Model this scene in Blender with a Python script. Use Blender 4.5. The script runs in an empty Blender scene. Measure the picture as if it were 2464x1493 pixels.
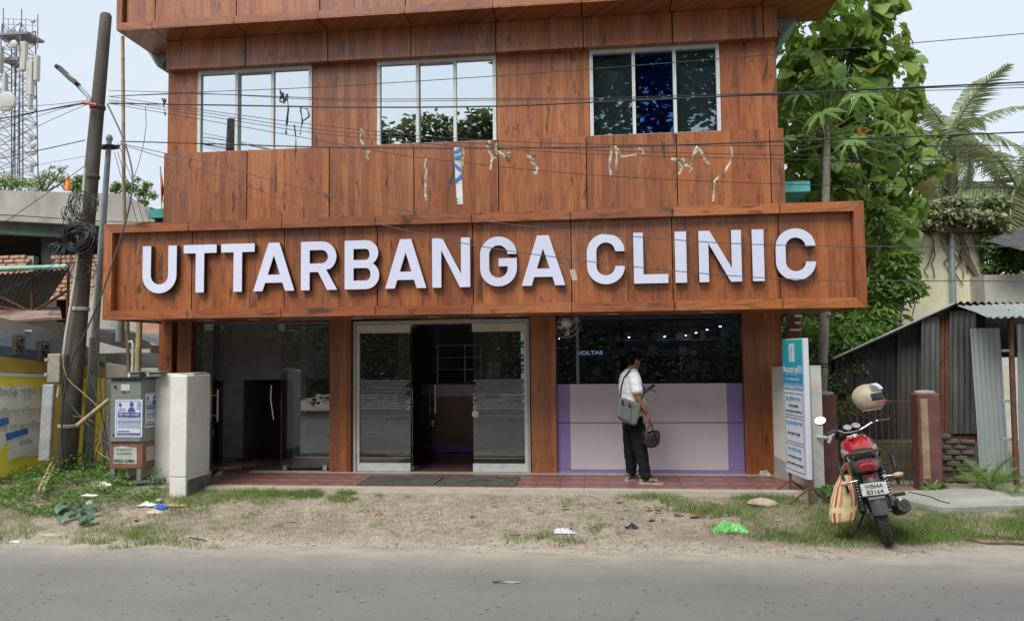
import bpy, bmesh, math, random
import numpy as np
from mathutils import Vector, Matrix, Quaternion
from mathutils import noise as mnoise
random.seed(7); np.random.seed(7)
PI = math.pi
S = bpy.context.scene
COL = S.collection

# ------------------------------------------------------------ camera
CAM = Vector((0.0, -10.8, 1.86)); FPX = 1850.0; PCX, PCY = 1232.0, 746.5
_ya, _pi, _ro = math.radians(6.36), math.radians(3.28), math.radians(-0.60)
_r = Vector((math.cos(_ya), math.sin(_ya), 0)); _f0 = Vector((-math.sin(_ya), math.cos(_ya), 0)); _u = Vector((0, 0, 1))
CF = _f0*math.cos(_pi) + _u*math.sin(_pi); _up = _u*math.cos(_pi) - _f0*math.sin(_pi)
CR = _r*math.cos(_ro) + _up*math.sin(_ro); CU = _up*math.cos(_ro) - _r*math.sin(_ro)
cd = bpy.data.cameras.new('camera'); cam = bpy.data.objects.new('camera', cd); COL.objects.link(cam)
cam.matrix_world = Matrix((( CR.x, CU.x, -CF.x, CAM.x), (CR.y, CU.y, -CF.y, CAM.y), (CR.z, CU.z, -CF.z, CAM.z), (0, 0, 0, 1)))
cd.sensor_width = 36.0; cd.lens = 36.0*FPX/2464.0; cd.clip_end = 1000; cd.clip_start = .05
S.camera = cam

# ------------------------------------------------------------ sky, sun, exposure
SUN_EL, SUN_AZ = math.radians(53), math.radians(205)      # azimuth clockwise from +Y: behind the camera, a little to its left
W = bpy.data.worlds.new("World"); S.world = W; W.use_nodes = True
nt = W.node_tree; nt.nodes.clear()
N = nt.nodes.new; LK = nt.links.new
out = N('ShaderNodeOutputWorld'); bg = N('ShaderNodeBackground'); sky = N('ShaderNodeTexSky')
sky.sky_type = 'NISHITA'; sky.sun_disc = False; sky.sun_elevation = SUN_EL; sky.sun_rotation = SUN_AZ
sky.dust_density = 3.0; sky.air_density = 1.0
tc = N('ShaderNodeTexCoord'); mp = N('ShaderNodeMapping'); mp.inputs['Scale'].default_value = (1, 1, 2.6)
nz = N('ShaderNodeTexNoise'); nz.inputs['Scale'].default_value = 1.3; nz.inputs['Detail'].default_value = 4; nz.inputs['Roughness'].default_value = .45
rmp = N('ShaderNodeMapRange'); rmp.inputs[1].default_value = .38; rmp.inputs[2].default_value = .64; rmp.inputs[3].default_value = .86; rmp.inputs[4].default_value = .98
mix = N('ShaderNodeMix'); mix.data_type = 'RGBA'
cl = N('ShaderNodeRGB'); cl.outputs[0].default_value = (6.4, 7.1, 7.95, 1)
LK(tc.outputs['Generated'], mp.inputs[0]); LK(mp.outputs[0], nz.inputs['Vector']); LK(nz.outputs[0], rmp.inputs[0])
LK(rmp.outputs[0], mix.inputs[0]); LK(sky.outputs[0], mix.inputs[6]); LK(cl.outputs[0], mix.inputs[7])
LK(mix.outputs[2], bg.inputs[0]); bg.inputs[1].default_value = 0.095; LK(bg.outputs[0], out.inputs[0])
sl = bpy.data.lights.new('sun', 'SUN'); sl.energy = 3.0; sl.angle = math.radians(34); sl.color = (1, .97, .92)
so = bpy.data.objects.new('sun', sl); COL.objects.link(so)
_sd = Vector((math.sin(SUN_AZ)*math.cos(SUN_EL), math.cos(SUN_AZ)*math.cos(SUN_EL), math.sin(SUN_EL)))
so.rotation_euler = _sd.to_track_quat('Z', 'Y').to_euler()
vs = S.view_settings; vs.view_transform = 'Standard'; vs.look = 'None'; vs.gamma = 1; vs.exposure = 0.40; vs.use_curve_mapping = False
S.cycles.max_bounces = 8; S.cycles.transparent_max_bounces = 16; S.cycles.caustics_reflective = False; S.cycles.caustics_refractive = False

# ------------------------------------------------------------ helpers
def _ray(px, py): return CR*(px-PCX) + CU*(PCY-py) + CF*FPX
def PY(px, py, Y): d = _ray(px, py); return CAM + d*((Y-CAM.y)/d.y)          # survey: sight line met with a wall plane y=Y
def PX(px, py, X): d = _ray(px, py); return CAM + d*((X-CAM.x)/d.x)
def PZ(px, py, Z=0.0): d = _ray(px, py); return CAM + d*((Z-CAM.z)/d.z)      # survey: sight line met with a level z=Z
def V(*a): return Vector(a)
def smooth(P, n=5):      # Catmull-Rom through the points
    P = [Vector(p) for p in P]; o = []
    for i in range(len(P)-1):
        a, b, c, d = P[max(i-1, 0)], P[i], P[i+1], P[min(i+2, len(P)-1)]
        for j in range(n):
            t = j/n; o.append(.5*((2*b)+(c-a)*t+(2*a-5*b+4*c-d)*t*t+(3*b-a-3*c+d)*t**3))
    return o+[P[-1]]

class MB:
    def __init__(s): s.v = []; s.f = []; s.m = []; s.mi = 0; s.sm = []
    def add(s, vs, fs, smooth=False):
        b = len(s.v); s.v += [tuple(v) for v in vs]
        for f in fs: s.f.append([i+b for i in f]); s.m.append(s.mi); s.sm.append(smooth)
        return s
    def box(s, a, b, M=None):
        x0, y0, z0 = a; x1, y1, z1 = b
        vs = [V(x, y, z) for z in (z0, z1) for y in (y0, y1) for x in (x0, x1)]
        if M: vs = [M @ v for v in vs]
        return s.add(vs, [(0, 2, 3, 1), (4, 5, 7, 6), (0, 1, 5, 4), (2, 6, 7, 3), (0, 4, 6, 2), (1, 3, 7, 5)])
    def bbox(s, a, b, bev=.01, M=None):       # chamfered box
        x0, y0, z0 = a; x1, y1, z1 = b; bev = min(bev, (x1-x0)/2.1, (y1-y0)/2.1, (z1-z0)/2.1)
        def ring(z, k): return [V(x0+k+bev*(1-0)*0, y0+bev, z) for _ in ()]
        pts = []
        for z, k in ((z0, bev), (z0+bev, 0), (z1-bev, 0), (z1, bev)):
            X0, X1, Y0, Y1 = x0+k, x1-k, y0+k, y1-k
            c = bev*.7 if k == 0 else bev*.5
            pts.append([V(X0+c, Y0, z), V(X1-c, Y0, z), V(X1, Y0+c, z), V(X1, Y1-c, z), V(X1-c, Y1, z), V(X0+c, Y1, z), V(X0, Y1-c, z), V(X0, Y0+c, z)])
        vs = [M @ p if M else p for r in pts for p in r]; fs = []
        for i in range(3):
            for j in range(8): fs.append((i*8+j, i*8+(j+1) % 8, i*8+8+(j+1) % 8, i*8+8+j))
        fs.append(tuple(range(7, -1, -1))); fs.append(tuple(range(24, 32)))
        return s.add(vs, fs)
    def quad(s, *p): return s.add(p, [tuple(range(len(p)))])
    def tube(s, pts, r, n=8, caps=True, smooth=True, flat=None):
        pts = [Vector(p) for p in pts]; m = len(pts); rr = r if isinstance(r, (list, tuple)) else [r]*m
        vs = []; fs = []; prev = None
        for i, p in enumerate(pts):
            t = (pts[min(i+1, m-1)] - pts[max(i-1, 0)])
            if t.length < 1e-9: t = V(0, 0, 1)
            t.normalize()
            if prev is None: a = t.orthogonal().normalized()
            else:
                a = prev - t*prev.dot(t)
                a = a.normalized() if a.length > 1e-6 else t.orthogonal().normalized()
            prev = a; b = t.cross(a)
            for k in range(n):
                an = 2*PI*k/n; ra = rr[i]; rb = ra*(flat or 1)
                vs.append(p + a*math.cos(an)*ra + b*math.sin(an)*rb)
        for i in range(m-1):
            for k in range(n): fs.append((i*n+k, i*n+(k+1) % n, (i+1)*n+(k+1) % n, (i+1)*n+k))
        s.add(vs, fs, smooth)
        if caps: s.add(vs[:n], [tuple(range(n-1, -1, -1))]); s.add(vs[-n:], [tuple(range(n))])
        return s
    def lathe(s, prof, c=(0, 0, 0), n=16, axis='z', M=None, smooth=True):
        vs = []; fs = []; m = len(prof); c = Vector(c)
        for r, h in prof:
            for k in range(n):
                a = 2*PI*k/n; x, y = r*math.cos(a), r*math.sin(a)
                p = {'z': V(x, y, h), 'x': V(h, x, y), 'y': V(x, h, y)}[axis] + c
                vs.append(M @ p if M else p)
        for i in range(m-1):
            for k in range(n): fs.append((i*n+k, i*n+(k+1) % n, (i+1)*n+(k+1) % n, (i+1)*n+k))
        s.add(vs, fs, smooth)
        if prof[0][0] > 1e-4: s.add(vs[:n], [tuple(range(n-1, -1, -1))])
        if prof[-1][0] > 1e-4: s.add(vs[-n:], [tuple(range(n))])
        return s
    def loft(s, secs, n=14, smooth=True):
        # secs: list of (center, ax(Vector*rx), ay(Vector*ry))
        vs = []; fs = []
        for c, ax, ay in secs:
            for k in range(n):
                a = 2*PI*k/n; vs.append(Vector(c) + Vector(ax)*math.cos(a) + Vector(ay)*math.sin(a))
        for i in range(len(secs)-1):
            for k in range(n): fs.append((i*n+k, i*n+(k+1) % n, (i+1)*n+(k+1) % n, (i+1)*n+k))
        s.add(vs, fs, smooth); s.add(vs[:n], [tuple(range(n-1, -1, -1))]); s.add(vs[-n:], [tuple(range(n))])
        return s
    def prism(s, poly, h, M=None):       # poly in xy, extruded along z by h
        n = len(poly); vs = [V(x, y, 0) for x, y in poly] + [V(x, y, h) for x, y in poly]
        if M: vs = [M @ v for v in vs]
        return s.add(vs, [tuple(range(n-1, -1, -1)), tuple(range(n, 2*n))] + [(i, (i+1) % n, n+(i+1) % n, n+i) for i in range(n)])
    def grid(s, fn, nu, nv, smooth=True):
        vs = [fn(i/nu, j/nv) for j in range(nv+1) for i in range(nu+1)]
        fs = [(j*(nu+1)+i, j*(nu+1)+i+1, (j+1)*(nu+1)+i+1, (j+1)*(nu+1)+i) for j in range(nv) for i in range(nu)]
        return s.add(vs, fs, smooth)
    def sphere(s, c, r, nu=12, nv=8, M=None):
        r = r if isinstance(r, (tuple, list)) else (r, r, r); vs = []; fs = []
        for j in range(nv+1):
            t = PI*j/nv
            for i in range(nu):
                a = 2*PI*i/nu; p = V(c[0]+r[0]*math.sin(t)*math.cos(a), c[1]+r[1]*math.sin(t)*math.sin(a), c[2]+r[2]*math.cos(t))
                vs.append(M @ p if M else p)
        for j in range(nv):
            for i in range(nu): fs.append((j*nu+i, (j+1)*nu+i, (j+1)*nu+(i+1) % nu, j*nu+(i+1) % nu))
        return s.add(vs, fs, True)

WM = {}   # world matrix of every parent made here
def _wm(o): return WM.get(o.name, Matrix.Identity(4)) if o else Matrix.Identity(4)
def mesh_of(name, mb, mats, inv=None):
    me = bpy.data.meshes.new(name)
    vs = mb.v if inv is None else [tuple(inv @ Vector(v)) for v in mb.v]
    me.from_pydata(vs, [], mb.f); ms = mats if isinstance(mats, (list, tuple)) else [mats]
    for m in ms: me.materials.append(m)
    if len(ms) > 1: me.polygons.foreach_set('material_index', mb.m)
    me.polygons.foreach_set('use_smooth', mb.sm); me.update()
    return me
def tagit(o, label=None, cat=None, group=None, kind=None):
    if label: o['label'] = label
    if cat: o['category'] = cat
    if group: o['group'] = group
    if kind: o['kind'] = kind
    return o
def thing(name, label, cat, loc=(0, 0, 0), rz=0.0, group=None, M=None, kind=None):
    o = bpy.data.objects.new(name, None); COL.objects.link(o); o.empty_display_size = .1
    mw = M if M is not None else Matrix.Translation(Vector(loc)) @ Matrix.Rotation(rz, 4, 'Z')
    o.matrix_world = mw; WM[o.name] = mw.copy()
    return tagit(o, label, cat, group, kind)
def part(name, mb, mats, parent, world=True, label=None, kind=None):
    inv = _wm(parent).inverted() if (parent and world) else None
    me = mesh_of(name, mb, mats, inv); o = bpy.data.objects.new(name, me); COL.objects.link(o)
    if parent: o.parent = parent; WM[o.name] = _wm(parent).copy()
    if label: o['label'] = label
    if kind: o['kind'] = kind
    return o
def solo(name, mb, mats, label=None, cat=None, group=None, kind=None, origin=None):
    o = part(name, mb, mats, None)
    if origin is not None:
        v = Vector(origin); o.data.transform(Matrix.Translation(-v)); o.location = v
    return tagit(o, label, cat, group, kind)
def shared(name, me, M, parent, label=None):     # a copy with shared mesh data; M in parent space
    o = bpy.data.objects.new(name, me); COL.objects.link(o); o.parent = parent; o.matrix_local = M
    if label: o['label'] = label
    return o
def modapply(o, *mods):
    for t, kw in mods:
        m = o.modifiers.new(t, t)
        for k, v in kw.items(): setattr(m, k, v)
    dg = bpy.context.evaluated_depsgraph_get(); dg.update()
    me = bpy.data.meshes.new_from_object(o.evaluated_get(dg)); old = o.data; o.modifiers.clear(); o.data = me
    return o

# ------------------------------------------------------------ materials
def _new(name):
    m = bpy.data.materials.new(name); m.use_nodes = True; t = m.node_tree; b = t.nodes['Principled BSDF']
    return m, t, b
def _tc(t, scale=(1, 1, 1), world=False):
    if world: g = t.nodes.new('ShaderNodeNewGeometry').outputs['Position']
    else: g = t.nodes.new('ShaderNodeTexCoord').outputs['Object']
    mp = t.nodes.new('ShaderNodeMapping'); mp.inputs['Scale'].default_value = scale; t.links.new(g, mp.inputs[0]); return mp.outputs[0]
def _noise(t, vec, scale, det=4, rough=.55, dist=0):
    n = t.nodes.new('ShaderNodeTexNoise'); n.inputs['Scale'].default_value = scale; n.inputs['Detail'].default_value = det
    n.inputs['Roughness'].default_value = rough; n.inputs['Distortion'].default_value = dist
    if vec is not None: t.links.new(vec, n.inputs['Vector'])
    return n.outputs[0]
def _ramp(t, fac, stops):
    r = t.nodes.new('ShaderNodeValToRGB'); t.links.new(fac, r.inputs[0]); e = r.color_ramp.elements
    while len(e) < len(stops): e.new(.5)
    for i, (p, c) in enumerate(stops):
        e[i].position = p; e[i].color = (c[0], c[1], c[2], 1) if isinstance(c, (tuple, list)) else (c, c, c, 1)
    return r.outputs[0]
def _mix(t, fac, a, b, mode='MIX'):
    m = t.nodes.new('ShaderNodeMix'); m.data_type = 'RGBA'; m.blend_type = mode
    for sk, val in ((0, fac), (6, a), (7, b)):
        if isinstance(val, (int, float)): m.inputs[sk].default_value = val
        elif isinstance(val, (tuple, list)): m.inputs[sk].default_value = (*val[:3], 1)
        else: t.links.new(val, m.inputs[sk])
    return m.outputs[2]
def _bump(t, b, h, strength, dist=.01):
    n = t.nodes.new('ShaderNodeBump'); n.inputs['Strength'].default_value = strength; n.inputs['Distance'].default_value = dist
    t.links.new(h, n.inputs['Height']); t.links.new(n.outputs[0], b.inputs['Normal'])
def mat(name, col, rough=.6, metal=0, var=.25, scale=6, bump=0, bscale=40, dirt=None, dirt_amt=.5, dscale=2.0, island=0, spec=None, coat=0, stretch=(1, 1, 1), emit=None):
    m, t, b = _new(name); vec = _tc(t, stretch)
    c0 = tuple(max(0, x*(1-var)) for x in col); c1 = tuple(min(1, x*(1+var)) for x in col)
    o = _ramp(t, _noise(t, vec, scale), [(.3, c0), (.7, c1)])
    if dirt is not None:
        d = _ramp(t, _noise(t, vec, dscale, 6, .65), [(.5, 0), (.5+.28, dirt_amt)])
        o = _mix(t, d, o, dirt)
    if island:
        g = t.nodes.new('ShaderNodeNewGeometry').outputs['Random Per Island']
        hv = t.nodes.new('ShaderNodeHueSaturation'); mr = t.nodes.new('ShaderNodeMapRange'); mr.inputs[3].default_value = 1-island; mr.inputs[4].default_value = 1+island
        t.links.new(g, mr.inputs[0]); t.links.new(mr.outputs[0], hv.inputs['Value']); t.links.new(o, hv.inputs['Color']); o = hv.outputs[0]
    t.links.new(o, b.inputs['Base Color']); b.inputs['Roughness'].default_value = rough; b.inputs['Metallic'].default_value = metal
    if spec is not None: b.inputs['Specular IOR Level'].default_value = spec
    if coat: b.inputs['Coat Weight'].default_value = coat; b.inputs['Coat Roughness'].default_value = .08
    if bump: _bump(t, b, _noise(t, vec, bscale, 5, .6), bump)
    if emit: b.inputs['Emission Color'].default_value = (*emit[:3], 1); b.inputs['Emission Strength'].default_value = emit[3]
    return m
def wood(name, horiz=False, tint=(1, 1, 1)):
    m, t, b = _new(name)
    g = t.nodes.new('ShaderNodeTexCoord').outputs['Object']; sp = t.nodes.new('ShaderNodeSeparateXYZ'); t.links.new(g, sp.inputs[0])
    def math_(op, a, c=None):
        n = t.nodes.new('ShaderNodeMath'); n.operation = op
        for i, v in enumerate((a, c)):
            if v is None: continue
            if isinstance(v, (int, float)): n.inputs[i].default_value = v
            else: t.links.new(v, n.inputs[i])
        return n.outputs[0]
    across = sp.outputs['Z'] if horiz else math_('ADD', sp.outputs['X'], math_('MULTIPLY', sp.outputs['Y'], .83))
    along = math_('ADD', sp.outputs['X'], sp.outputs['Y']) if horiz else sp.outputs['Z']
    cell = math_('FLOOR', math_('MULTIPLY', across, 1/.098)) if not horiz else math_('FLOOR', math_('MULTIPLY', along, 1/1.22))
    wn = t.nodes.new('ShaderNodeTexWhiteNoise'); wn.noise_dimensions = '1D'; t.links.new(cell, wn.inputs['W'])
    cb = t.nodes.new('ShaderNodeCombineXYZ'); t.links.new(across, cb.inputs[0]); t.links.new(along, cb.inputs[2]); t.links.new(math_('MULTIPLY', wn.outputs['Value'], 7.3), cb.inputs[1])
    def mapn(sc, scale, det, dist=0, rough=.6):
        mp = t.nodes.new('ShaderNodeMapping'); mp.inputs['Scale'].default_value = sc; t.links.new(cb.outputs[0], mp.inputs[0]); return _noise(t, mp.outputs[0], scale, det, rough, dist)
    fine = mapn((1, 1, .035), 90, 5, .6)
    streak = mapn((1, 1, .12), 17, 4, 1.2)
    knots = mapn((1, 1, .27), 9.5, 3, .5, .5)
    crack = mapn((1, 1, .09), 33, 2, 2.2, .5)
    base = _ramp(t, wn.outputs['Value'], [(0, (.27, .080, .024)), (.45, (.375, .118, .031)), (1, (.475, .166, .043))])
    o = _mix(t, _ramp(t, fine, [(.35, .0), (.62, .55)]), base, (.24, .065, .022))
    o = _mix(t, _ramp(t, streak, [(.47, .0), (.68, .66)]), o, (.105, .030, .014))
    o = _mix(t, _ramp(t, knots, [(.61, 0), (.70, .82)]), o, (.045, .018, .012))
    o = _mix(t, _ramp(t, crack, [(.61, 0), (.63, .6), (.65, 0)]), o, (.04, .014, .01))
    hv = t.nodes.new('ShaderNodeHueSaturation'); mr = t.nodes.new('ShaderNodeMapRange'); mr.inputs[3].default_value = .88; mr.inputs[4].default_value = 1.12; t.links.new(t.nodes.new('ShaderNodeObjectInfo').outputs['Random'], mr.inputs[0]); t.links.new(mr.outputs[0], hv.inputs['Value'])
    o = _mix(t, _ramp(t, _noise(t, _tc(t, (1, 1, .3)), 1.3, 5, .6), [(.45, 0), (.8, .16)]), o, (.30, .22, .17))      # dust film
    t.links.new(o, hv.inputs['Color']); t.links.new(hv.outputs[0], b.inputs['Base Color'])
    rg = t.nodes.new('ShaderNodeMapRange'); rg.inputs[3].default_value = .22; rg.inputs[4].default_value = .46; t.links.new(_noise(t, _tc(t), 1.7, 5, .6), rg.inputs[0]); t.links.new(rg.outputs[0], b.inputs['Roughness']); b.inputs['Roughness'].default_value = .30; b.inputs['Specular IOR Level'].default_value = .75
    _bump(t, b, fine, .05, .004)
    return m
def glass(name, tint=(.75, .8, .8), refl=.0, rcol=(1, 1, 1), rough=0.0):
    m = bpy.data.materials.new(name); m.use_nodes = True; t = m.node_tree; t.nodes.clear()
    o = t.nodes.new('ShaderNodeOutputMaterial'); mx = t.nodes.new('ShaderNodeMixShader'); tr = t.nodes.new('ShaderNodeBsdfTransparent'); gl = t.nodes.new('ShaderNodeBsdfGlossy')
    tr.inputs[0].default_value = (*tint, 1); gl.inputs[0].default_value = (*rcol, 1); gl.inputs['Roughness'].default_value = rough
    fr = t.nodes.new('ShaderNodeLayerWeight'); fr.inputs[0].default_value = .25
    mr = t.nodes.new('ShaderNodeMapRange'); mr.inputs[3].default_value = .04+refl; mr.inputs[4].default_value = min(1, .9+refl); t.links.new(fr.outputs['Fresnel'], mr.inputs[0])
    t.links.new(mr.outputs[0], mx.inputs[0]); t.links.new(tr.outputs[0], mx.inputs[1]); t.links.new(gl.outputs[0], mx.inputs[2]); t.links.new(mx.outputs[0], o.inputs[0])
    return m
def leafmat(name, c0, c1, trans=.35, rough=.45, accent=None, acc=.06):
    m, t, b = _new(name)
    g = t.nodes.new('ShaderNodeNewGeometry').outputs['Random Per Island']; oi = t.nodes.new('ShaderNodeObjectInfo').outputs['Random']
    ad = t.nodes.new('ShaderNodeMath'); ad.operation = 'ADD'; t.links.new(g, ad.inputs[0]); t.links.new(oi, ad.inputs[1])
    fr = t.nodes.new('ShaderNodeMath'); fr.operation = 'FRACT'; t.links.new(ad.outputs[0], fr.inputs[0])
    st = [(0, c0), (.75, c1)]
    if accent: st = [(0, c0), (1-acc*1.3, c1), (1-acc, accent)]
    o = _ramp(t, fr.outputs[0], st)
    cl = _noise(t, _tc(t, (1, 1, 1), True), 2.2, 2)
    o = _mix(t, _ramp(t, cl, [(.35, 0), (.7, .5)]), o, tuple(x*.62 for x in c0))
    t.links.new(o, b.inputs['Base Color']); b.inputs['Roughness'].default_value = rough
    outn = [n for n in t.nodes if n.type == 'OUTPUT_MATERIAL'][0]
    tl = t.nodes.new('ShaderNodeBsdfTranslucent'); t.links.new(_mix(t, .35, o, (.35, .42, .06), 'MIX'), tl.inputs[0])
    mx = t.nodes.new('ShaderNodeMixShader'); mx.inputs[0].default_value = trans
    t.links.new(b.outputs[0], mx.inputs[1]); t.links.new(tl.outputs[0], mx.inputs[2]); t.links.new(mx.outputs[0], outn.inputs[0])
    return m

MT = {}
MT['wood'] = wood('wood_print_panel'); MT['woodh'] = wood('wood_print_trim', True)
MT['groove'] = mat('panel_backing', (.03, .02, .018), .8)
MT['letter'] = mat('letter_acrylic', (.66, .68, .84), .28, var=.02, scale=30)
MT['letterside'] = mat('letter_return', (.018, .018, .022), .45)
MT['alu'] = mat('white_aluminium', (.62, .64, .62), .45, var=.08, dirt=(.3, .29, .22), dirt_amt=.45, dscale=5)
MT['alu2'] = mat('dull_aluminium', (.42, .43, .40), .5, var=.08, dirt=(.3, .29, .22), dirt_amt=.45, dscale=5)
MT['rxglass'] = glass('pharmacy_glass', (.62, .68, .84), .0)
MT['steel'] = mat('polished_steel', (.6, .6, .58), .22, 1, var=.08)
MT['glass'] = glass('shop_glass', (.74, .77, .78), .06)
MT['sky_glass'] = glass('reflective_film_glass', (.05, .07, .09), .82, (.93, .98, 1))
MT['dim_glass'] = glass('tinted_window_glass', (.62, .70, .72), .22, (.80, .92, 1))
MT['blue_glass'] = glass('blue_tinted_glass', (.03, .17, .60), .24, (.18, .48, 1))
MT['black'] = mat('black_plastic', (.02, .02, .022), .5, var=.3)
MT['rubber'] = mat('black_rubber', (.045, .043, .04), .75, var=.3, bump=.2)
MT['int_wall'] = mat('interior_wall', (.52, .52, .56), .7, var=.06)
MT['int_dark'] = mat('interior_dark', (.03, .03, .04), .7)
MT['int_ceil'] = mat('interior_ceiling', (.62, .60, .62), .7)
MT['mauve'] = mat('mauve_laminate', (.60, .53, .57), .4, var=.03)
MT['purple'] = mat('purple_laminate', (.26, .20, .44), .4, var=.05)
MT['tile_red'] = mat('red_tile', (.20, .088, .075), .42, var=.18, scale=2.5, dirt=(.33, .25, .22), dirt_amt=.55, dscale=3.5, bump=.05)
MT['tile_cream'] = mat('cream_tile', (.44, .40, .33), .5, var=.1, dirt=(.28, .24, .18), dirt_amt=.5)
MT['grout'] = mat('cement_grout', (.22, .20, .18), .9, var=.2)
MT['whitewash'] = mat('whitewashed_plaster', (.66, .65, .60), .85, var=.07, scale=3, bump=.25, bscale=25, dirt=(.36, .32, .24), dirt_amt=.55, dscale=2.6)
MT['plinthgrey'] = mat('grey_plinth', (.13, .13, .13), .85, var=.3, bump=.3, dirt=(.3, .28, .24), dirt_amt=.4)
# ------------------------------------------------------------ terrain and road
def sstep(a, b, x):
    k = min(1, max(0, (x-a)/(b-a))); return k*k*(3-2*k)
def ground_z(x, y):
    edge = -3.66 + .10*mnoise.noise(V(x*.55, 3.1, 0)) + .05*mnoise.noise(V(x*2.3, 9, 0)) + (.5*sstep(2.2, 4.2, x))
    prof = .175 if x > -5 else .175+.09*sstep(-5, -6.8, x)
    if x > 2.2: prof = .175-.075*sstep(2.2, 3.2, x)
    t = (y-edge)/(-1.35-edge)
    if t < 0: z = -.02+.09*t
    elif t < 1: z = -.02+(prof+.02)*(t*.55+.45*t*t*(3-2*t))
    else: z = prof
    if y > -4.4: z += .012*mnoise.noise(V(x*1.7, y*1.7, 5)) + .006*mnoise.noise(V(x*6, y*6, 1))*min(1, max(0, t*4))
    if x < -5 and y > -2.8: z += .07*math.exp(-((x+6.9)/1.1)**2-((y+1.35)/.6)**2)
    if x < -7.35: z -= .12*sstep(-7.35, -8.2, x)*sstep(-2.6, -1.8, y)
    if y > 0.5: z -= .0
    return z
def terrain():
    xs = sorted(set([-400, -150, -60, -30, -18, -12] + [round(-9+.06*i, 3) for i in range(251)] + [8, 12, 18, 30, 60, 150, 400]))
    ys = sorted(set([-300, -100, -40, -20, -12, -8, -5.5] + [round(-4.6+.06*i, 3) for i in range(85)] + [1, 2, 4, 8, 16, 40, 100, 300, 600]))
    m = MB(); m.add([(x, y, ground_z(x, y)) for y in ys for x in xs], [(j*len(xs)+i, j*len(xs)+i+1, (j+1)*len(xs)+i+1, (j+1)*len(xs)+i) for j in range(len(ys)-1) for i in range(len(xs)-1)], True)
    return m
def dirtmat():
    m, t, b = _new('sandy_dirt'); v = _tc(t)
    big = _noise(t, v, .9, 5, .6); mid = _noise(t, v, 7, 6, .7); fin = _noise(t, v, 70, 4, .7)
    o = _ramp(t, mid, [(.30, (.21, .165, .12)), (.5, (.33, .28, .215)), (.70, (.45, .39, .31))])
    o = _mix(t, _ramp(t, big, [(.44, 0), (.66, .55)]), o, (.19, .15, .11))
    sp = t.nodes.new('ShaderNodeSeparateXYZ'); t.links.new(t.nodes.new('ShaderNodeTexCoord').outputs['Object'], sp.inputs[0])
    mr = t.nodes.new('ShaderNodeMapRange'); mr.inputs[1].default_value = -2.95; mr.inputs[2].default_value = -3.45; t.links.new(sp.outputs[1], mr.inputs[0])
    o = _mix(t, _mix(t, .8, mr.outputs[0], mid, 'MULTIPLY'), o, (.52, .46, .37))      # pale sand along the road edge
    o = _mix(t, _ramp(t, fin, [(.3, .55), (.5, 0)]), o, (.12, .095, .07))
    o = _mix(t, _ramp(t, _noise(t, v, 160, 2, .5), [(.64, 0), (.72, .6)]), o, (.55, .51, .45))
    t.links.new(o, b.inputs['Base Color']); b.inputs['Roughness'].default_value = .95; b.inputs['Specular IOR Level'].default_value = .15
    _bump(t, b, fin, .8, .012); return m
MT['dirt'] = dirtmat()
g = solo('ground', terrain(), MT['dirt'], kind='structure')
def asphalt():
    m, t, b = _new('worn_asphalt'); v = _tc(t)
    o = _ramp(t, _noise(t, v, .7, 4, .6), [(.3, (.185, .182, .168)), (.7, (.235, .230, .212))])
    o = _mix(t, _ramp(t, _noise(t, _tc(t, (.35, 1, 1)), 3, 5, .65), [(.45, 0), (.8, .35)]), o, (.27, .26, .235))
    o = _mix(t, _ramp(t, _noise(t, v, 130, 3, .7), [(.28, .7), (.46, 0)]), o, (.07, .07, .07))
    vo = t.nodes.new('ShaderNodeTexVoronoi'); vo.inputs['Scale'].default_value = 11; t.links.new(_tc(t, (.7, 1.2, 1)), vo.inputs['Vector'])
    gate = _ramp(t, _noise(t, v, 5, 2, .5), [(.44, 0), (.50, 1)])
    dk = _ramp(t, vo.outputs['Distance'], [(.12, .85), (.17, 0)])
    o = _mix(t, _mix(t, 1, dk, gate, 'MULTIPLY'), o, (.05, .05, .05))                  # missing chips
    vo2 = t.nodes.new('ShaderNodeTexVoronoi'); vo2.inputs['Scale'].default_value = 38; t.links.new(v, vo2.inputs['Vector'])
    o = _mix(t, _ramp(t, vo2.outputs['Distance'], [(.10, .8), (.16, 0)]), o, (.42, .40, .35))
    sp = t.nodes.new('ShaderNodeSeparateXYZ'); t.links.new(t.nodes.new('ShaderNodeTexCoord').outputs['Object'], sp.inputs[0])
    mr = t.nodes.new('ShaderNodeMapRange'); mr.inputs[1].default_value = -4.35; mr.inputs[2].default_value = -3.55; t.links.new(sp.outputs[1], mr.inputs[0])
    sand = _mix(t, 1, _ramp(t, mr.outputs[0], [(0, 0), (.55, .4), (1, 1)]), _ramp(t, _noise(t, _tc(t, (.5, 1, 1)), 2.6, 6, .65), [(.3, .25), (.6, 1)]), 'MULTIPLY')
    o = _mix(t, sand, o, (.44, .39, .31))                                                 # sand drifted on to the edge
    t.links.new(o, b.inputs['Base Color']); b.inputs['Roughness'].default_value = .88
    _bump(t, b, _noise(t, v, 110, 5, .75), .9, .012); return m
r = MB(); r.grid(lambda u, v: V(-200+400*u, -11.5+8.6*v, -.004+.0*u), 80, 2, False)
solo('road', r, asphalt(), kind='structure')

# ------------------------------------------------------------ clinic building
CB = thing('clinic_building', 'three storey clinic clad in orange brown wood print panels with white framed windows', 'building', (-2, 0, .2))
def panel(x0, x1, z0, z1, y, d=.03, mt='wood', par=CB, name='cladding_panel'):
    m = MB(); m.box((x0+.008, y, z0+.0), (x1-.008, y+d, z1)); return part(name, m, MT[mt], par)
def strips(x0, x1, joints): 
    xs = [x0]+[j for j in joints if x0+.02 < j < x1-.02]+[x1]; return list(zip(xs[:-1], xs[1:]))
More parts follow.
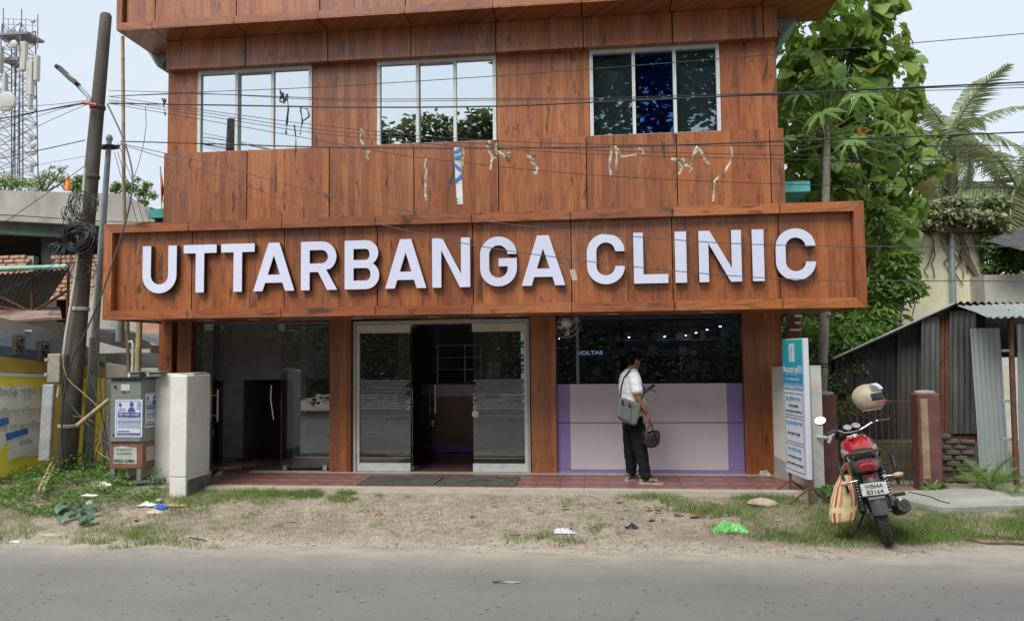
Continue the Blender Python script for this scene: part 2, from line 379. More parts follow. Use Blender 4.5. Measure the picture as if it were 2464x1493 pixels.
# masonry core behind the cladding
m = MB()
wz0, wz1 = 4.885, 6.17
WIN = [(-5.93, -4.15), (-3.16, -1.40), (-.06, 1.75)]
segs = [(-6.40, -5.93), (-4.15, -3.16), (-1.40, -.06), (1.75, 2.50)]
for a, b in segs: m.box((a, .035, 2.45), (b, .22, 6.58))
for a, b in WIN: m.box((a, .035, 2.45), (b, .22, wz0)); m.box((a, .035, wz1), (b, .22, 6.58))
m.box((-6.40, .221, 2.45), (-6.25, 8, 6.58)); m.box((2.35, .221, 2.45), (2.50, 8, 6.58)); m.box((-6.24, 7.8, 2.45), (2.34, 8, 6.58))
m.box((-6.24, .3, 2.44), (2.34, 7.79, 2.60)); m.box((-6.40, .036, 6.581), (2.50, 8, 7.9))
m.box((-6.24, 3.4, 2.61), (2.34, 3.5, 6.57))
part('masonry_wall', m, MT['int_dark'], CB)
for a, b in segs: panel(a-(.02 if a < -6 else 0), b+(.02 if b > 2.4 else 0), 4.70, 6.40, 0)
# side returns of the cladding
m = MB(); m.box((-6.43, .04, 2.45), (-6.405, 8, 7.9)); part('side_cladding', m, MT['wood'], CB); m = MB(); m.box((2.505, .04, 2.45), (2.53, 8, 7.9)); part('side_cladding', m, MT['wood'], CB)
# sill band, proud of the wall
for a, b in strips(-6.37, 2.55, (-5.08, -3.83, -2.58, -1.36, -.12, 1.12, 2.37)): panel(a, b, 3.55, 4.895, -.15, .03)
m = MB(); m.box((-6.36, -.118, 3.55), (2.54, .03, 4.885)); part('band_backing', m, MT['groove'], CB)
m = MB(); m.box((-6.372, -.15, 3.55), (-6.3605, .03, 4.895)); m.box((2.5405, -.15, 3.55), (2.552, .03, 4.895)); part('band_return', m, MT['wood'], CB)
# lintel band under the fascia
for a, b in strips(-6.37, 2.52, (-5.12, -3.86, -2.62, -1.38, -.14, 1.10, 2.33)): panel(a, b, 6.18, 6.60, -.15, .03)
m = MB(); m.box((-6.36, -.118, 6.20), (2.51, .03, 6.60)); part('band_backing', m, MT['groove'], CB)
for a, b in strips(-6.37, 2.52, (-5.12, -3.86, -2.62, -1.38, -.14, 1.10, 2.33)):
    m = MB(); m.box((a+.006, -.15, 6.168), (b-.006, .03, 6.178)); part('cladding_panel', m, MT['wood'], CB)
# top fascia box: soffit, bottom trim, recessed face
FX0, FX1 = -6.87, 3.30
for a, b in strips(FX0, FX1, (-6.32, -5.08, -3.84, -2.60, -1.36, -.15, 1.06, 2.3)):
    m = MB(); m.box((a+.007, -.60, 6.605), (b-.007, .45 if (a < -6.35 or b > 2.6) else -.121, 6.62)); part('soffit_panel', m, MT['wood'], CB)
    m = MB(); m.box((a+.004, -.602, 6.622), (b-.004, -.50, 6.715)); part('fascia_trim', m, MT['woodh'], CB)
    if b-a > .3: panel(a+(.1 if a == FX0 else 0), b, 6.72, 8.6, -.53, .03, name='fascia_panel')
m = MB(); m.box((FX0, -.602, 6.716), (FX0+.085, -.50, 8.6)); part('fascia_trim', m, MT['wood'], CB)
m = MB(); m.box((FX0+.012, -.495, 6.63), (FX1, .44, 8.5)); part('fascia_core', m, MT['groove'], CB)
m = MB(); m.box((FX0, -.50, 6.622), (FX0+.01, .45, 8.6)); part('fascia_return', m, MT['wood'], CB)
# slatted underside strips and sloping brackets at both ends
for i in range(4):
    m = MB(); a = -6.84+i*.105; m.box((a, .46+i*.02, 6.598-.002), (a+.06, .60+i*.06, 6.612)); part('soffit_slat', m, MT['alu'], CB)
gm = mat('grey_green_gutter', (.20, .27, .26), .6, dirt=(.05, .06, .06), dirt_amt=.7)
for pts in ([PY(348, 113, .3), PY(404, 110, .3), PY(404, 133, .3), PY(388, 160, .3), PY(378, 160, .3)], [PY(1866, 35, .3), PY(1942, 16, .3), PY(1886, 82, .3), PY(1878, 82, .3), PY(1866, 62, .3)]):
    m = MB(); n = len(pts); q = [p+V(0, 1.2, 0) for p in pts]
    m.add(list(pts)+q, [tuple(range(n-1, -1, -1)), tuple(range(n, 2*n))]+[(i, (i+1) % n, n+(i+1) % n, n+i) for i in range(n)]); part('rain_gutter', m, gm, CB)
teal = mat('teal_painted_ledge', (.18, .72, .72), .7, dirt=(.4, .3, .25), dirt_amt=.4); teald = mat('dark_teal_ledge', (.04, .27, .24), .7, dirt=(.2, .2, .18))
a = PY(1889, 437, .9); b_ = PY(1950, 460, .9); m = MB(); m.box((a.x-.4, .9, b_.z), (b_.x, 2.4, a.z)); part('window_ledge', m, teal, CB)
a = PY(358, 503, .9); b_ = PY(396, 523, .9); m = MB(); m.box((a.x, .9, b_.z), (b_.x+.3, 2.4, a.z)); part('window_ledge', m, teald, CB)
m = MB(); m.box((a.x+.05, 1.0, b_.z-.13), (b_.x+.3, 2.3, b_.z-.003)); part('ledge_bracket', m, MT['int_dark'], CB)
# windows
for wi, (x0, x1) in enumerate(WIN):
    w = thing_dummy = None
    fr = MB(); y0, y1 = -.02, .09
    zb, zt = wz0, wz1
    fr.box((x0, y0, zt-.055), (x1, y1, zt)); fr.box((x0, y0, zb), (x1, y1, zb+.05)); fr.box((x0, y0, zb+.05), (x0+.05, y1, zt-.055)); fr.box((x1-.05, y0, zb+.05), (x1, y1, zt-.055))
    win = part('window', fr, MT['alu'], CB)
    for k in range(3):
        a = x0+.05+(x1-x0-.1)*k/3; b = x0+.05+(x1-x0-.1)*(k+1)/3; yy = .02 + (.028 if k == 1 else 0)
        if k < 2:
            mm = MB(); mm.box((b-.022, y0+.004, zb+.05), (b+.022, yy+.05, zt-.055)); part('mullion', mm, MT['alu'], win)
        mm = MB(); mm.box((a+.003, yy-.002, zb+.051), (b-.003, yy+.01, zt-.056))
        gt = 'sky_glass' if wi < 2 else ('blue_glass' if k == 1 else 'dim_glass')
        part('pane', mm, MT[gt], win)
    mm = MB(); mm.box((x0+.05, .15, zb+.05), (x1-.05, .17, zt-.055)); part('pane_backing', mm, MT['int_dark'] if wi < 2 else mat('pale_pane_veil', (.7, .75, .75), .8), win)  # sheets added behind the panes; the pale one lifts their grey veil
# ---- ground floor: columns, soffit, downlights
for x0, x1, y0 in ((-6.44, -6.24, -.10), (-6.20, -5.98, -.02), (-3.84, -3.53, -.08), (-.94, -.59, -.08), (1.95, 2.46, -.08)):
    m = MB(); m.box((x0, y0, .222), (x1, .3, 2.388)); part('column', m, MT['wood'], CB)
for x0, x1 in strips(-6.36, 3.08, (-5.22, -3.97, -2.75, -1.53, -.31, .91, 2.16)):
    m = MB(); m.box((x0+.004, -1.38, 2.389), (x1-.004, .28, 2.40)); part('soffit_panel', m, MT['wood'], CB)
m = MB(); m.box((-6.35, -1.36, 2.402), (3.07, .03, 2.44)); m.box((-6.35, -1.25, 2.441), (3.07, -1.1, 3.5)); part('canopy_frame', m, MT['groove'], CB)
lamp_white = mat('lamp_rim', (.7, .7, .7), .4)
for x, y in ((-4.72, -.62), (-3.30, -.5), (-2.22, -.5), (-1.15, -.5), (.2, -.6), (1.42, -.62), (-6.1, -1.2)):
    m = MB(); m.lathe([(.085, 0), (.09, .004), (.075, .009)], (x, y, 2.378), 16); part('downlight', m, lamp_white, CB)
# ---- interior shell
m = MB()
m.box((-6.35, 5.6, .222), (2.40, 5.7, 2.388)); m.box((-6.36, .301, .222), (-6.25, 5.59, 2.388)); m.box((2.36, .301, .222), (2.45, 5.59, 2.388))
m.box((-.85, .301, .222), (-.75, 5.59, 2.388))
part('interior_wall', m, MT['int_wall'], CB)
m = MB(); m.box((-6.35, .29, 2.389), (2.40, 5.59, 2.42)); part('ceiling', m, MT['int_ceil'], CB)
fl = mat('interior_floor', (.18, .10, .09), .25, var=.1); m = MB(); m.box((-6.35, .02, .05), (2.40, 5.59, .214)); part('floor', m, fl, CB)
# dark doorway and partition seen through the left bay
dx0, dx1, dx2, dzt = PY(583, 1000, 1.35).x, PY(705, 1000, 1.35).x, PY(736, 1000, 1.35).x, PY(640, 913, 1.35).z
m = MB(); m.box((-6.24, 1.35, .222), (dx0, 1.43, 2.386)); m.box((dx0, 1.35, dzt), (dx1, 1.43, 2.386)); m.box((dx1, 1.35, .222), (dx2, 1.43, dzt+.02)); m.box((dx1, 1.35, dzt+.02), (-3.9, 1.43, 2.386)); m.box((dx2, 1.35, .222), (-3.9, 1.43, .55)); part('partition', m, mat('partition_wall', (.42, .41, .45), .7), CB)
m = MB(); m.box((dx0, 1.9, .222), (dx1, 1.95, dzt)); part('doorway', m, MT['int_dark'], CB)
# staircase with steel railing
stair = MB()
for i in range(9): stair.box((-3.9+i*.24, 3.0, .222+.0), (-3.66+i*.24, 3.9, .40+i*.165))
sp_ = part('staircase', stair, MT['int_wall'], CB)
rl = MB()
for k in range(3): rl.tube([(-3.9, 2.95, .85+.22*k), (-2.9, 2.95, 1.60+.22*k), (-2.1, 2.95, 1.60+.22*k)], .018, 6)
for x in (-3.8, -3.4, -2.9, -2.4, -2.1): rl.tube([(x, 2.95, .5), (x, 2.95, 1.35+.7*min(1, (x+3.9)))], .018, 6)
part('railing', rl, MT['steel'], sp_)
# reception counter in the middle bay
m = MB(); m.box((-2.99, 2.2, .222), (-2.79, 2.8, 1.32)); m.box((-2.78, 2.2, .222), (-1.2, 2.8, .34)); part('reception_side', m, MT['purple'], CB)
m = MB(); m.box((-2.78, 2.18, .342), (-1.2, 2.8, 1.16)); part('reception_front', m, mat('brown_laminate', (.26, .16, .11), .5), CB)
m = MB(); m.box((-2.78, 2.15, 1.162), (-1.2, 2.85, 1.36)); part('reception_top', m, MT['mauve'], CB)
m = MB(); m.box((-3.25, 3.3, .222), (-2.95, 3.36, 2.386)); part('wall_strip', m, MT['purple'], CB)
# ---- left bay glazing
def pane(x0, x1, z0, z1, y, par, mt='glass', name='glass_pane', t=.012):
    m = MB(); m.box((x0, y, z0), (x1, y+t, z1)); return part(name, m, MT[mt], par)
pane(-4.62, -3.845, .26, 2.36, .05, CB)
pane(-5.97, -5.80, .24, 2.36, .05, CB)
for q_ in ((-4.58, .222, -4.52, .30), (-3.98, .222, -3.92, .30), (-4.66, 2.24, -4.56, 2.34), (-5.80, 2.26, -5.66, 2.36)): m = MB(); m.box((q_[0], .03, q_[1]), (q_[2], .08, q_[3])); part('glass_clamp', m, MT['steel'], CB)
# open swing leaf, hinged at x=-5.5
D1 = thing('glass_door_holder', '', '') if False else None
hp = V(-5.52, .06, 0); ang = math.radians(-72)
def leaf(par, hp, ang, w, name='glass_door'):
    M = Matrix.Translation(hp) @ Matrix.Rotation(ang, 4, 'Z')
    m = MB(); m.box((.0, -.006, .24), (w, .006, 2.30), M); d = part(name, m, MT['glass'], par)
    m = MB()
    for sy in (-.045, .045):
        m.tube([M @ V(w-.1, sy, .98), M @ V(w-.1, sy, 1.42)], .014, 8)
    for z in (1.06, 1.34): m.tube([M @ V(w-.1, -.045, z), M @ V(w-.1, .045, z)], .009, 6)
    part('door_handle', m, MT['steel'], d)
    m = MB(); m.box((w-.09, -.014, .78), (w, .014, .88), M); part('door_lock', m, MT['steel'], d)
    m = MB(); m.box((0, -.016, .232), (.14, .016, .29), M); m.box((0, -.016, 2.26), (.14, .016, 2.32), M); part('patch_fitting', m, MT['steel'], d)
leaf(CB, hp, ang, .82)
# inner leaf handle of the middle opening
m = MB(); m.tube([(-4.72, .02, .95), (-4.75, -.02, 1.25), (-4.74, -.02, 1.45)], .014, 8); part('door_handle', m, MT['steel'], CB)
# ---- middle bay: aluminium frame
A, B = -3.53, -.94
m = MB(); m.box((A+.02, -.03, .222), (A+.06, .09, 2.36)); m.box((B-.06, -.03, .222), (B-.02, .09, 2.36)); m.box((A+.06, -.03, 2.31), (B-.06, .09, 2.36)); fr = part('door_frame', m, MT['alu2'], CB)
for a, b in ((A+.062, -2.68), (-1.78, B-.062)):
    m = MB(); m.box((a, .0, 2.19), (b, .07, 2.305)); m.box((a, .0, .225), (b, .07, .335)); m.box((a, .0, .336), (a+.04, .07, 2.189)) if a < -3 else m.box((b-.04, .0, .336), (b, .07, 2.189)); fx = part('fixed_sash', m, MT['alu'], CB)
    pane(a+.005, b-.005, .337, 2.188, .03, fx)
    m = MB(); film = MT.setdefault('film', glass('frosted_film', (.42, .46, .47), .30, (.55, .6, .6), .7))
    m.box((a+.01, .024, .98), (b-.01, .0285, 1.03))
    for i in range(13):
        z = 1.04+.037*i; m.box((a+.01+.02*(i % 3), .024, z), (b-.01-.03*((i*2) % 3), .0285, z+.028))
    part('frosted_band', m, film, fx)
leaf(CB, V(-2.66, .04, 0), math.radians(78), .8)
m = MB(); m.lathe([(.05, 0), (.05, .02)], (-1.74, .0, 1.03), 16, 'y'); part('door_lock', m, MT['steel'], CB)
# ---- right bay: mauve counter front and shop glass above
m = MB(); m.box((-.585, -.02, .222), (1.945, .12, .262)); part('counter_skirt', m, MT['purple'], CB)
for z0, z1 in ((.266, .90), (.912, 1.44)):
    m = MB(); m.box((-.585, -.01, z0), (-.405, .1, z1)); part('counter_panel', m, MT['purple'], CB, label='purple counter end panel')
    m = MB(); m.box((-.403, -.01, z0), (1.73, .1, z1)); part('counter_panel', m, MT['mauve'], CB)
    m = MB(); m.box((1.732, -.01, z0), (1.945, .1, z1)); part('counter_panel', m, MT['purple'], CB, label='purple counter end panel')
m = MB(); m.box((-.584, .0, .267), (1.944, .09, 1.438)); part('counter_core', m, MT['groove'], CB)
pane(-.58, .30, 1.46, 2.36, .04, CB, 'rxglass'); pane(.36, 1.94, 1.46, 2.36, .06, CB, 'rxglass')
m = MB(); m.box((-.31, .02, 1.445), (-.27, .07, 2.36)); part('glazing_bar', m, mat('grey_bar', (.16, .17, .17), .5), CB)
# porch
PF = thing('porch_floor', None, None, (-1.3, -.7, .0), kind='structure')
m = MB(); m.box((-5.0, -1.40, -.1), (2.50, .02, .198)); part('slab', m, MT['grout'], PF)
def tileset(x0, x1, y0, y1, nx, ny, mt, z=.222, skip=None):
    me = None
    dx = (x1-x0)/nx; dy = (y1-y0)/ny
    mb = MB(); mb.box((-dx/2+.002, -dy/2+.002, -.02), (dx/2-.002, dy/2-.002, 0)); me = mesh_of('tile', mb, MT[mt])
    P = _wm(PF).inverted()
    for i in range(nx):
        for j in range(ny):
            shared('tile', me, P @ Matrix.Translation((x0+dx*(i+.5), y0+dy*(j+.5), z+random.uniform(-.0008, .0008))) @ Matrix.Rotation(random.uniform(-.002, .002), 4, 'X'), PF)
tileset(-5.0, 2.50, -.22, .0, 25, 1, 'tile_cream'); tileset(-5.0, 2.50, -1.24, -.22, 25, 3, 'tile_red'); tileset(-5.0, 2.50, -1.40, -1.24, 25, 1, 'tile_cream')
m = MB(); m.box((-5.0, -1.412, .06), (2.50, -1.4005, .221)); part('riser', m, MT['tile_cream'], PF)

# ------------------------------------------------------------ signboard with raised letters
SB = thing('clinic_signboard', 'long wood print signboard over the entrance with white raised letters UTTARBANGA CLINIC', 'sign', (-1.6, -1.4, 2.37))
SX0, SX1, SZ0, SZ1, SY = -6.38, 3.11, 2.365, 3.61, -1.50
TR = .115
SJ = (-5.22, -3.97, -2.75, -1.53, -.31, .91, 2.16)
for a, b in strips(SX0, SX1, SJ):
    for zA, zB, top in ((SZ0, SZ0+TR, 0), (SZ1-TR, SZ1, 1)):
        ia = TR if a == SX0 else .005; ib = TR if b == SX1 else .005; oa = 0.004 if a == SX0 else .005; ob = .004 if b == SX1 else .005
        m = MB()
        if top: q = [(a+oa, zB), (a+ia, zA), (b-ib, zA), (b-ob, zB)]
        else: q = [(a+oa, zA), (b-ob, zA), (b-ib, zB), (a+ia, zB)]
        n = 4; vs_ = [V(x, SY, z) for x, z in q]+[V(x, SY+.15, z) for x, z in q]
        m.add(vs_, [(3, 2, 1, 0), (4, 5, 6, 7)]+[(i, (i+1) % 4, 4+(i+1) % 4, 4+i) for i in range(4)]); part('frame_trim', m, MT['woodh'], SB)
    pa = a+(TR if a == SX0 else 0); pb = b-(TR if b == SX1 else 0)
    m = MB(); m.box((pa+.007, SY+.10, SZ0+TR-.01), (pb-.007, SY+.13, SZ1-TR+.01)); part('face_panel', m, MT['wood'], SB)
for xo, xi in ((SX0, SX0+TR), (SX1, SX1-TR)):
    q = [(xo, SZ0+.004), (xi, SZ0+TR+.004), (xi, SZ1-TR-.004), (xo, SZ1-.004)]; m = MB()
    vs_ = [V(x, SY, z) for x, z in q]+[V(x, SY+.15, z) for x, z in q]; m.add(vs_, [(3, 2, 1, 0), (4, 5, 6, 7)]+[(i, (i+1) % 4, 4+(i+1) % 4, 4+i) for i in range(4)]); part('frame_trim', m, MT['wood'], SB)
m = MB(); m.box((SX0+.01, SY+.135, SZ0+.01), (SX1-.01, SY+.25, SZ1-.01)); part('backing_box', m, MT['groove'], SB)
for x, s_ in ((SX0, 1), (SX1, -1)):
    m = MB(); m.box((min(x, x+s_*.01), SY+.151, SZ0), (max(x, x+s_*.01), -.13, SZ1)); part('side_return', m, MT['wood'], SB)
m = MB(); m.box((SX0+.011, SY+.251, SZ1-.03), (SX1-.011, -.13, SZ1-.012)); part('top_cover', m, MT['groove'], SB)

def arc(cx, cy, rx, ry, a0, a1, n=10):
    return [(cx+rx*math.cos(math.radians(a0+(a1-a0)*i/n)), cy+ry*math.sin(math.radians(a0+(a1-a0)*i/n))) for i in range(n+1)]
ST = .118/.617   # stroke / height
def glyph(c, w):     # outlines in units of letter height, width w
    s = ST
    if c == 'I': return [[(0, 0), (w, 0), (w, 1), (0, 1)]]
    if c == 'L': return [[(0, 0), (w, 0), (w, s*.95), (s, s*.95), (s, 1), (0, 1)]]
    if c == 'T': return [[(w/2-s/2, 0), (w/2+s/2, 0), (w/2+s/2, 1-s*.95), (w, 1-s*.95), (w, 1), (0, 1), (0, 1-s*.95), (w/2-s/2, 1-s*.95)]]
    if c == 'U':
        R = w/2; r = R-s
        return [arc(R, R, R, R, 180, 360, 16)+[(w, 1), (w-s, 1)]+arc(R, R, r, r, 360, 180, 14)+[(s, 1), (0, 1)]]
    if c == 'A':
        t = s*.62; k = .235
        o = [(0, 0), (s*1.08, 0)]
        def xin(y, side): return None
        xl = lambda y: (w/2-t)*y                       # outer left edge
        il = lambda y: xl(y)+s*1.08
        y0, y1 = .17, .17+s*.9
        o = [(0, 0), (s*1.08, 0), (il(y0), y0), (w-il(y0), y0), (w-s*1.08, 0), (w, 0), (w/2+t, 1), (w/2-t, 1)]
        yt = (w/2-s*1.08)/(w/2-t)
        return [o, [(il(y1), y1), (w/2, min(.80, yt)), (w-il(y1), y1)]]
    if c == 'N': 
        d = s*1.12
        return [[(0, 0), (s, 0), (s, 1-.26), (w-d, 0), (w, 0), (w, 1), (w-s, 1), (w-s, .28), (d, 1), (0, 1)]]
    if c == 'R':
        h = .56; R = (1-h+s)/2*1.0; cy = 1-R
        b = 1-2*R                                        # underside of bowl
        xo = w-.02
        outer = [(0, 0), (s, 0), (s, b), (w*.47, b), (w-s*1.15, 0), (w, 0), (w*.70, b+.045)]+arc(xo-R, cy, R, R, -52, 90, 12)+[(0, 1)]
        inner = [(s, b+s*.95), (s, 1-s*.95)]+arc(xo-R, cy, R-s*.97, R-s*.95, 90, -90, 10)
        return [outer, inner]
    if c == 'B':
        R1 = .262; R2 = .283; w1 = w-.02
        outer = [(0, 0)]+arc(w-R2, R2, R2, R2, -90, 58, 12)+arc(w1-R1, 1-R1, R1, R1, -58, 90, 12)+[(0, 1)]
        yb = 2*R2-s*.5
        in1 = [(s, s*.95), (s, .43)]+arc(w-R2, (s*.95+.43)/2, R2-s*.97, (.43-s*.95)/2, 90, -90, 10)
        in2 = [(s, .60), (s, 1-s*.95)]+arc(w1-R1, (1-s*.95+.60)/2, R1-s*.97, (1-s*.95-.60)/2, 90, -90, 10)
        return [outer, in1, in2]
    if c in 'CG':
        R = w*.5; Rr = .44*w/.5*.5
        rx = w/2; ry = .36; k = s
        top = arc(rx, 1-ry, rx, ry, 12, 180, 16); bot = arc(rx, ry, rx, ry, 180, 348, 16)
        if c == 'C':
            itop = arc(rx, 1-ry, rx-k, ry-k*.95, 180, 16, 14); ibot = arc(rx, ry, rx-k, ry-k*.95, -16, -180, 14)
            return [[(w, 1-ry-.0)]+top+bot+[(w, ry)]+[(w-k, ry)]+ibot+itop+[(w-k, 1-ry)]]
        bot = arc(rx, ry, rx, ry, 180, 360, 16)
        ibot = arc(rx, ry, rx-k, ry-k*.95, 0, -180, 14); itop = arc(rx, 1-ry, rx-k, ry-k*.95, 180, 16, 14)
        return [[(w, 1-ry)]+top+bot+[(w, .565), (w*.50, .565), (w*.50, .565-k*.88), (w-k, .565-k*.88)]+ibot+itop+[(w-k, 1-ry)]]
def letter(c, x0, x1, z0, z1, y0, depth):
    cu = bpy.data.curves.new('letter', 'CURVE'); cu.dimensions = '2D'; cu.fill_mode = 'BOTH'; cu.extrude = depth/2; cu.bevel_depth = .003; cu.offset = -.003
    H = z1-z0
    for ol in glyph(c, (x1-x0)/H):
        pts = [ol[0]]
        for p in ol[1:]:
            if abs(p[0]-pts[-1][0])+abs(p[1]-pts[-1][1]) > 1e-4: pts.append(p)
        sp = cu.splines.new('POLY'); sp.points.add(len(pts)-1); sp.use_cyclic_u = True
        for i, (x, z) in enumerate(pts): sp.points[i].co = (x*H, z*H, 0, 1)
    tmp = bpy.data.objects.new('letter', cu); COL.objects.link(tmp); dg = bpy.context.evaluated_depsgraph_get(); dg.update()
    me = bpy.data.meshes.new_from_object(tmp.evaluated_get(dg)); bpy.data.objects.remove(tmp)
    M = Matrix.Translation((x0, y0, z0)) @ Matrix.Rotation(PI/2, 4, 'X'); me.transform(_wm(SB).inverted() @ M)
    me.materials.clear(); me.materials.append(MT['letter']); me.materials.append(MT['letterside'])
    for p in me.polygons: p.material_index = 0 if p.normal.y < -.9 else 1
    o = bpy.data.objects.new('letter', me); COL.objects.link(o); o.parent = SB; o['label'] = 'raised white letter '+c
for c, a, b in (('U', -5.85, -5.38), ('T', -5.29, -4.84), ('T', -4.78, -4.33), ('A', -4.35, -3.80), ('R', -3.72, -3.24), ('B', -3.15, -2.70), ('A', -2.63, -2.10), ('N', -2.03, -1.55), ('G', -1.43, -.97), ('A', -.92, -.38), ('C', -.12, .34), ('L', .44, .85), ('I', .93, 1.07), ('N', 1.21, 1.71), ('I', 1.83, 1.97), ('C', 2.10, 2.56)):
    letter(c, a, b, 2.693, 3.312, SY+.055, .07)
# ------------------------------------------------------------ helpers for surveyed planes
def plane(P0, P1):            # vertical plane through two ground points
    P0, P1 = Vector(P0), Vector(P1); d = (P1-P0); d.z = 0; d.normalize(); n = V(-d.y, d.x, 0)
    if n.dot(CAM-P0) < 0: n = -n
    return (P0, d, n)
def PP(px, py, pl, off=0):
    d = _ray(px, py); t = (pl[0]+pl[2]*off-CAM).dot(pl[2])/d.dot(pl[2]); return CAM+d*t
def slabpoly(pts, n, th):     # polygon slab of thickness th, front face on pts, n points to the viewer
    m = MB(); k = len(pts); q = [p-n*th for p in pts]
    m.add(list(pts)+q, [tuple(range(k)), tuple(range(2*k-1, k-1, -1))]+[(i, k+i, k+(i+1) % k, (i+1) % k) for i in range(k)]); return m
def text_mesh(body, size, offset=0, align='LEFT', squeeze=1.0, depth=.001):
    cu = bpy.data.curves.new('lettering', 'FONT'); cu.body = body; cu.size = size; cu.align_x = align; cu.offset = offset; cu.extrude = depth; cu.resolution_u = 3; cu.space_character = squeeze
    tmp = bpy.data.objects.new('lettering', cu); COL.objects.link(tmp); dg = bpy.context.evaluated_depsgraph_get(); dg.update()
    me = bpy.data.meshes.new_from_object(tmp.evaluated_get(dg)); bpy.data.objects.remove(tmp); return me
def textpart(body, M, w, h, m, par, offset=0, name='lettering', cap=True):
    # fit text to width w and height h; M maps local x (reading), y (up), z (outward) to world
    me = text_mesh(body, 1.0, offset); xs = [v.co.x for v in me.vertices]; ys = [v.co.y for v in me.vertices]
    if not xs: return None
    x0, x1, y0, y1 = min(xs), max(xs), min(ys), max(ys)
    for v in me.vertices: v.co = V((v.co.x-x0)/(x1-x0)*w, (v.co.y-y0)/(y1-y0)*h, v.co.z)
    me.transform((_wm(par).inverted() if par else Matrix.Identity(4)) @ M); me.materials.clear(); me.materials.append(m)
    o = bpy.data.objects.new(name, me); COL.objects.link(o); o.parent = par; return o
def frameM(o, x, y):          # local frame: origin o, x axis, y axis
    x = Vector(x).normalized(); y = (Vector(y)-x*Vector(y).dot(x)).normalized(); z = x.cross(y)
    return Matrix(((x.x, y.x, z.x, o[0]), (x.y, y.y, z.y, o[1]), (x.z, y.z, z.z, o[2]), (0, 0, 0, 1)))
def corr_sheet(p00, p10, p01, amp=.012, pitch=.076, th=.002, rag=0.0, sub=6):
    # corrugated sheet: p00 corner, p10 across the ribs, p01 along the ribs
    p00, p10, p01 = map(Vector, (p00, p10, p01)); u = p10-p00; v = p01-p00; n = u.cross(v).normalized()
    if n.dot(CAM-p00) < 0: n = -n
    nu = max(6, int(u.length/pitch*sub)); m = MB(); nv = 5
    def fn(a, b):
        k = a*u.length/pitch*2*PI
        q = p00+u*a+v*b+n*(math.sin(k)*amp+.010*mnoise.noise(V(a*3, b*4, p00.x*3)))
        if rag and b in (0, 1): q += v.normalized()*(rag*mnoise.noise(V(a*7, b*3, p00.z)))
        return q
    return m.grid(fn, nu, nv)
MT['conc'] = mat('weathered_concrete', (.36, .35, .32), .9, var=.15, scale=2, bump=.3, bscale=14, dirt=(.07, .068, .06), dirt_amt=.6, dscale=1.6, stretch=(1, 1, .45))
MT['conc_lt'] = mat('pale_concrete', (.36, .35, .31), .9, var=.15, scale=3, bump=.35, bscale=20, dirt=(.16, .15, .12), dirt_amt=.5)
MT['conc_pole'] = mat('pole_concrete', (.105, .095, .08), .9, var=.3, scale=5, bump=.5, bscale=35, dirt=(.035, .04, .03), dirt_amt=.75, dscale=2.2, stretch=(1, 1, .3))
MT['galv'] = mat('galvanised_steel', (.34, .38, .38), .55, .3, var=.15, bump=.1, dirt=(.14, .16, .12), dirt_amt=.4)
MT['galvgreen'] = mat('mossy_painted_pole', (.27, .30, .22), .8, var=.3, scale=9, bump=.3, dirt=(.05, .07, .04), dirt_amt=.6)
MT['bamboo'] = mat('dry_bamboo', (.40, .30, .17), .6, var=.2, dirt=(.2, .14, .08), dirt_amt=.4, dscale=6)
MT['pvc'] = mat('cream_pvc', (.50, .49, .42), .5, var=.08, dirt=(.25, .24, .18), dirt_amt=.4)
MT['cable'] = mat('black_cable', (.022, .022, .026), .5, var=.2)
MT['cablegrey'] = mat('grey_cable', (.07, .07, .08), .5, var=.3)
MT['cableyel'] = mat('yellowed_cable', (.38, .30, .10), .5, var=.2)
MT['yellow'] = mat('yellow_wall_paint', (.92, .76, .07), .8, var=.08, scale=3, dirt=(.62, .50, .12), dirt_amt=.5, bump=.2)
MT['ochre'] = mat('ochre_wall_paint', (.42, .30, .05), .85, var=.15, dirt=(.25, .2, .08), dirt_amt=.5)
MT['bluegrey'] = mat('faded_blue_wall', (.24, .31, .36), .9, var=.2, scale=4, dirt=(.33, .36, .37), dirt_amt=.6, bump=.2)
MT['slate'] = mat('slate_blue_band', (.085, .12, .15), .9, var=.15)
MT['washpatch'] = mat('pale_overpaint', (.78, .75, .68), .9, var=.10, scale=7, dirt=(.75, .62, .16), dirt_amt=.8, dscale=3.4)
MT['fadedtext'] = mat('faded_grey_lettering', (.44, .44, .43), .9, var=.2, scale=20)
MT['bluepaint'] = mat('blue_paint_stroke', (.05, .16, .45), .8, var=.2)
MT['tin'] = mat('corrugated_tin', (.20, .24, .26), .5, .35, var=.2, scale=3, dirt=(.10, .075, .06), dirt_amt=.7, dscale=1.8, stretch=(1, 1, .35))
MT['tindark'] = mat('old_dark_tin', (.070, .070, .066), .7, .2, var=.35, scale=3, dirt=(.05, .032, .025), dirt_amt=.8, dscale=1.6, stretch=(1.6, 1.6, .3))
MT['tinlight'] = mat('pale_galvanised_tin', (.38, .42, .42), .42, .35, var=.12, scale=4, dirt=(.22, .22, .21), dirt_amt=.5, stretch=(1, 1, .3))
MT['rust'] = mat('rusty_steel', (.13, .055, .035), .8, .1, var=.4, scale=8, bump=.3, dirt=(.06, .03, .02), dirt_amt=.6)
MT['brick'] = mat('fired_brick', (.42, .24, .17), .9, var=.25, scale=3, island=.35, bump=.3, bscale=30, dirt=(.50, .42, .33), dirt_amt=.6)
MT['darkvoid'] = mat('recess_shade', (.022, .022, .026), .9)  # near-black colour stands in for the shade of deep recesses

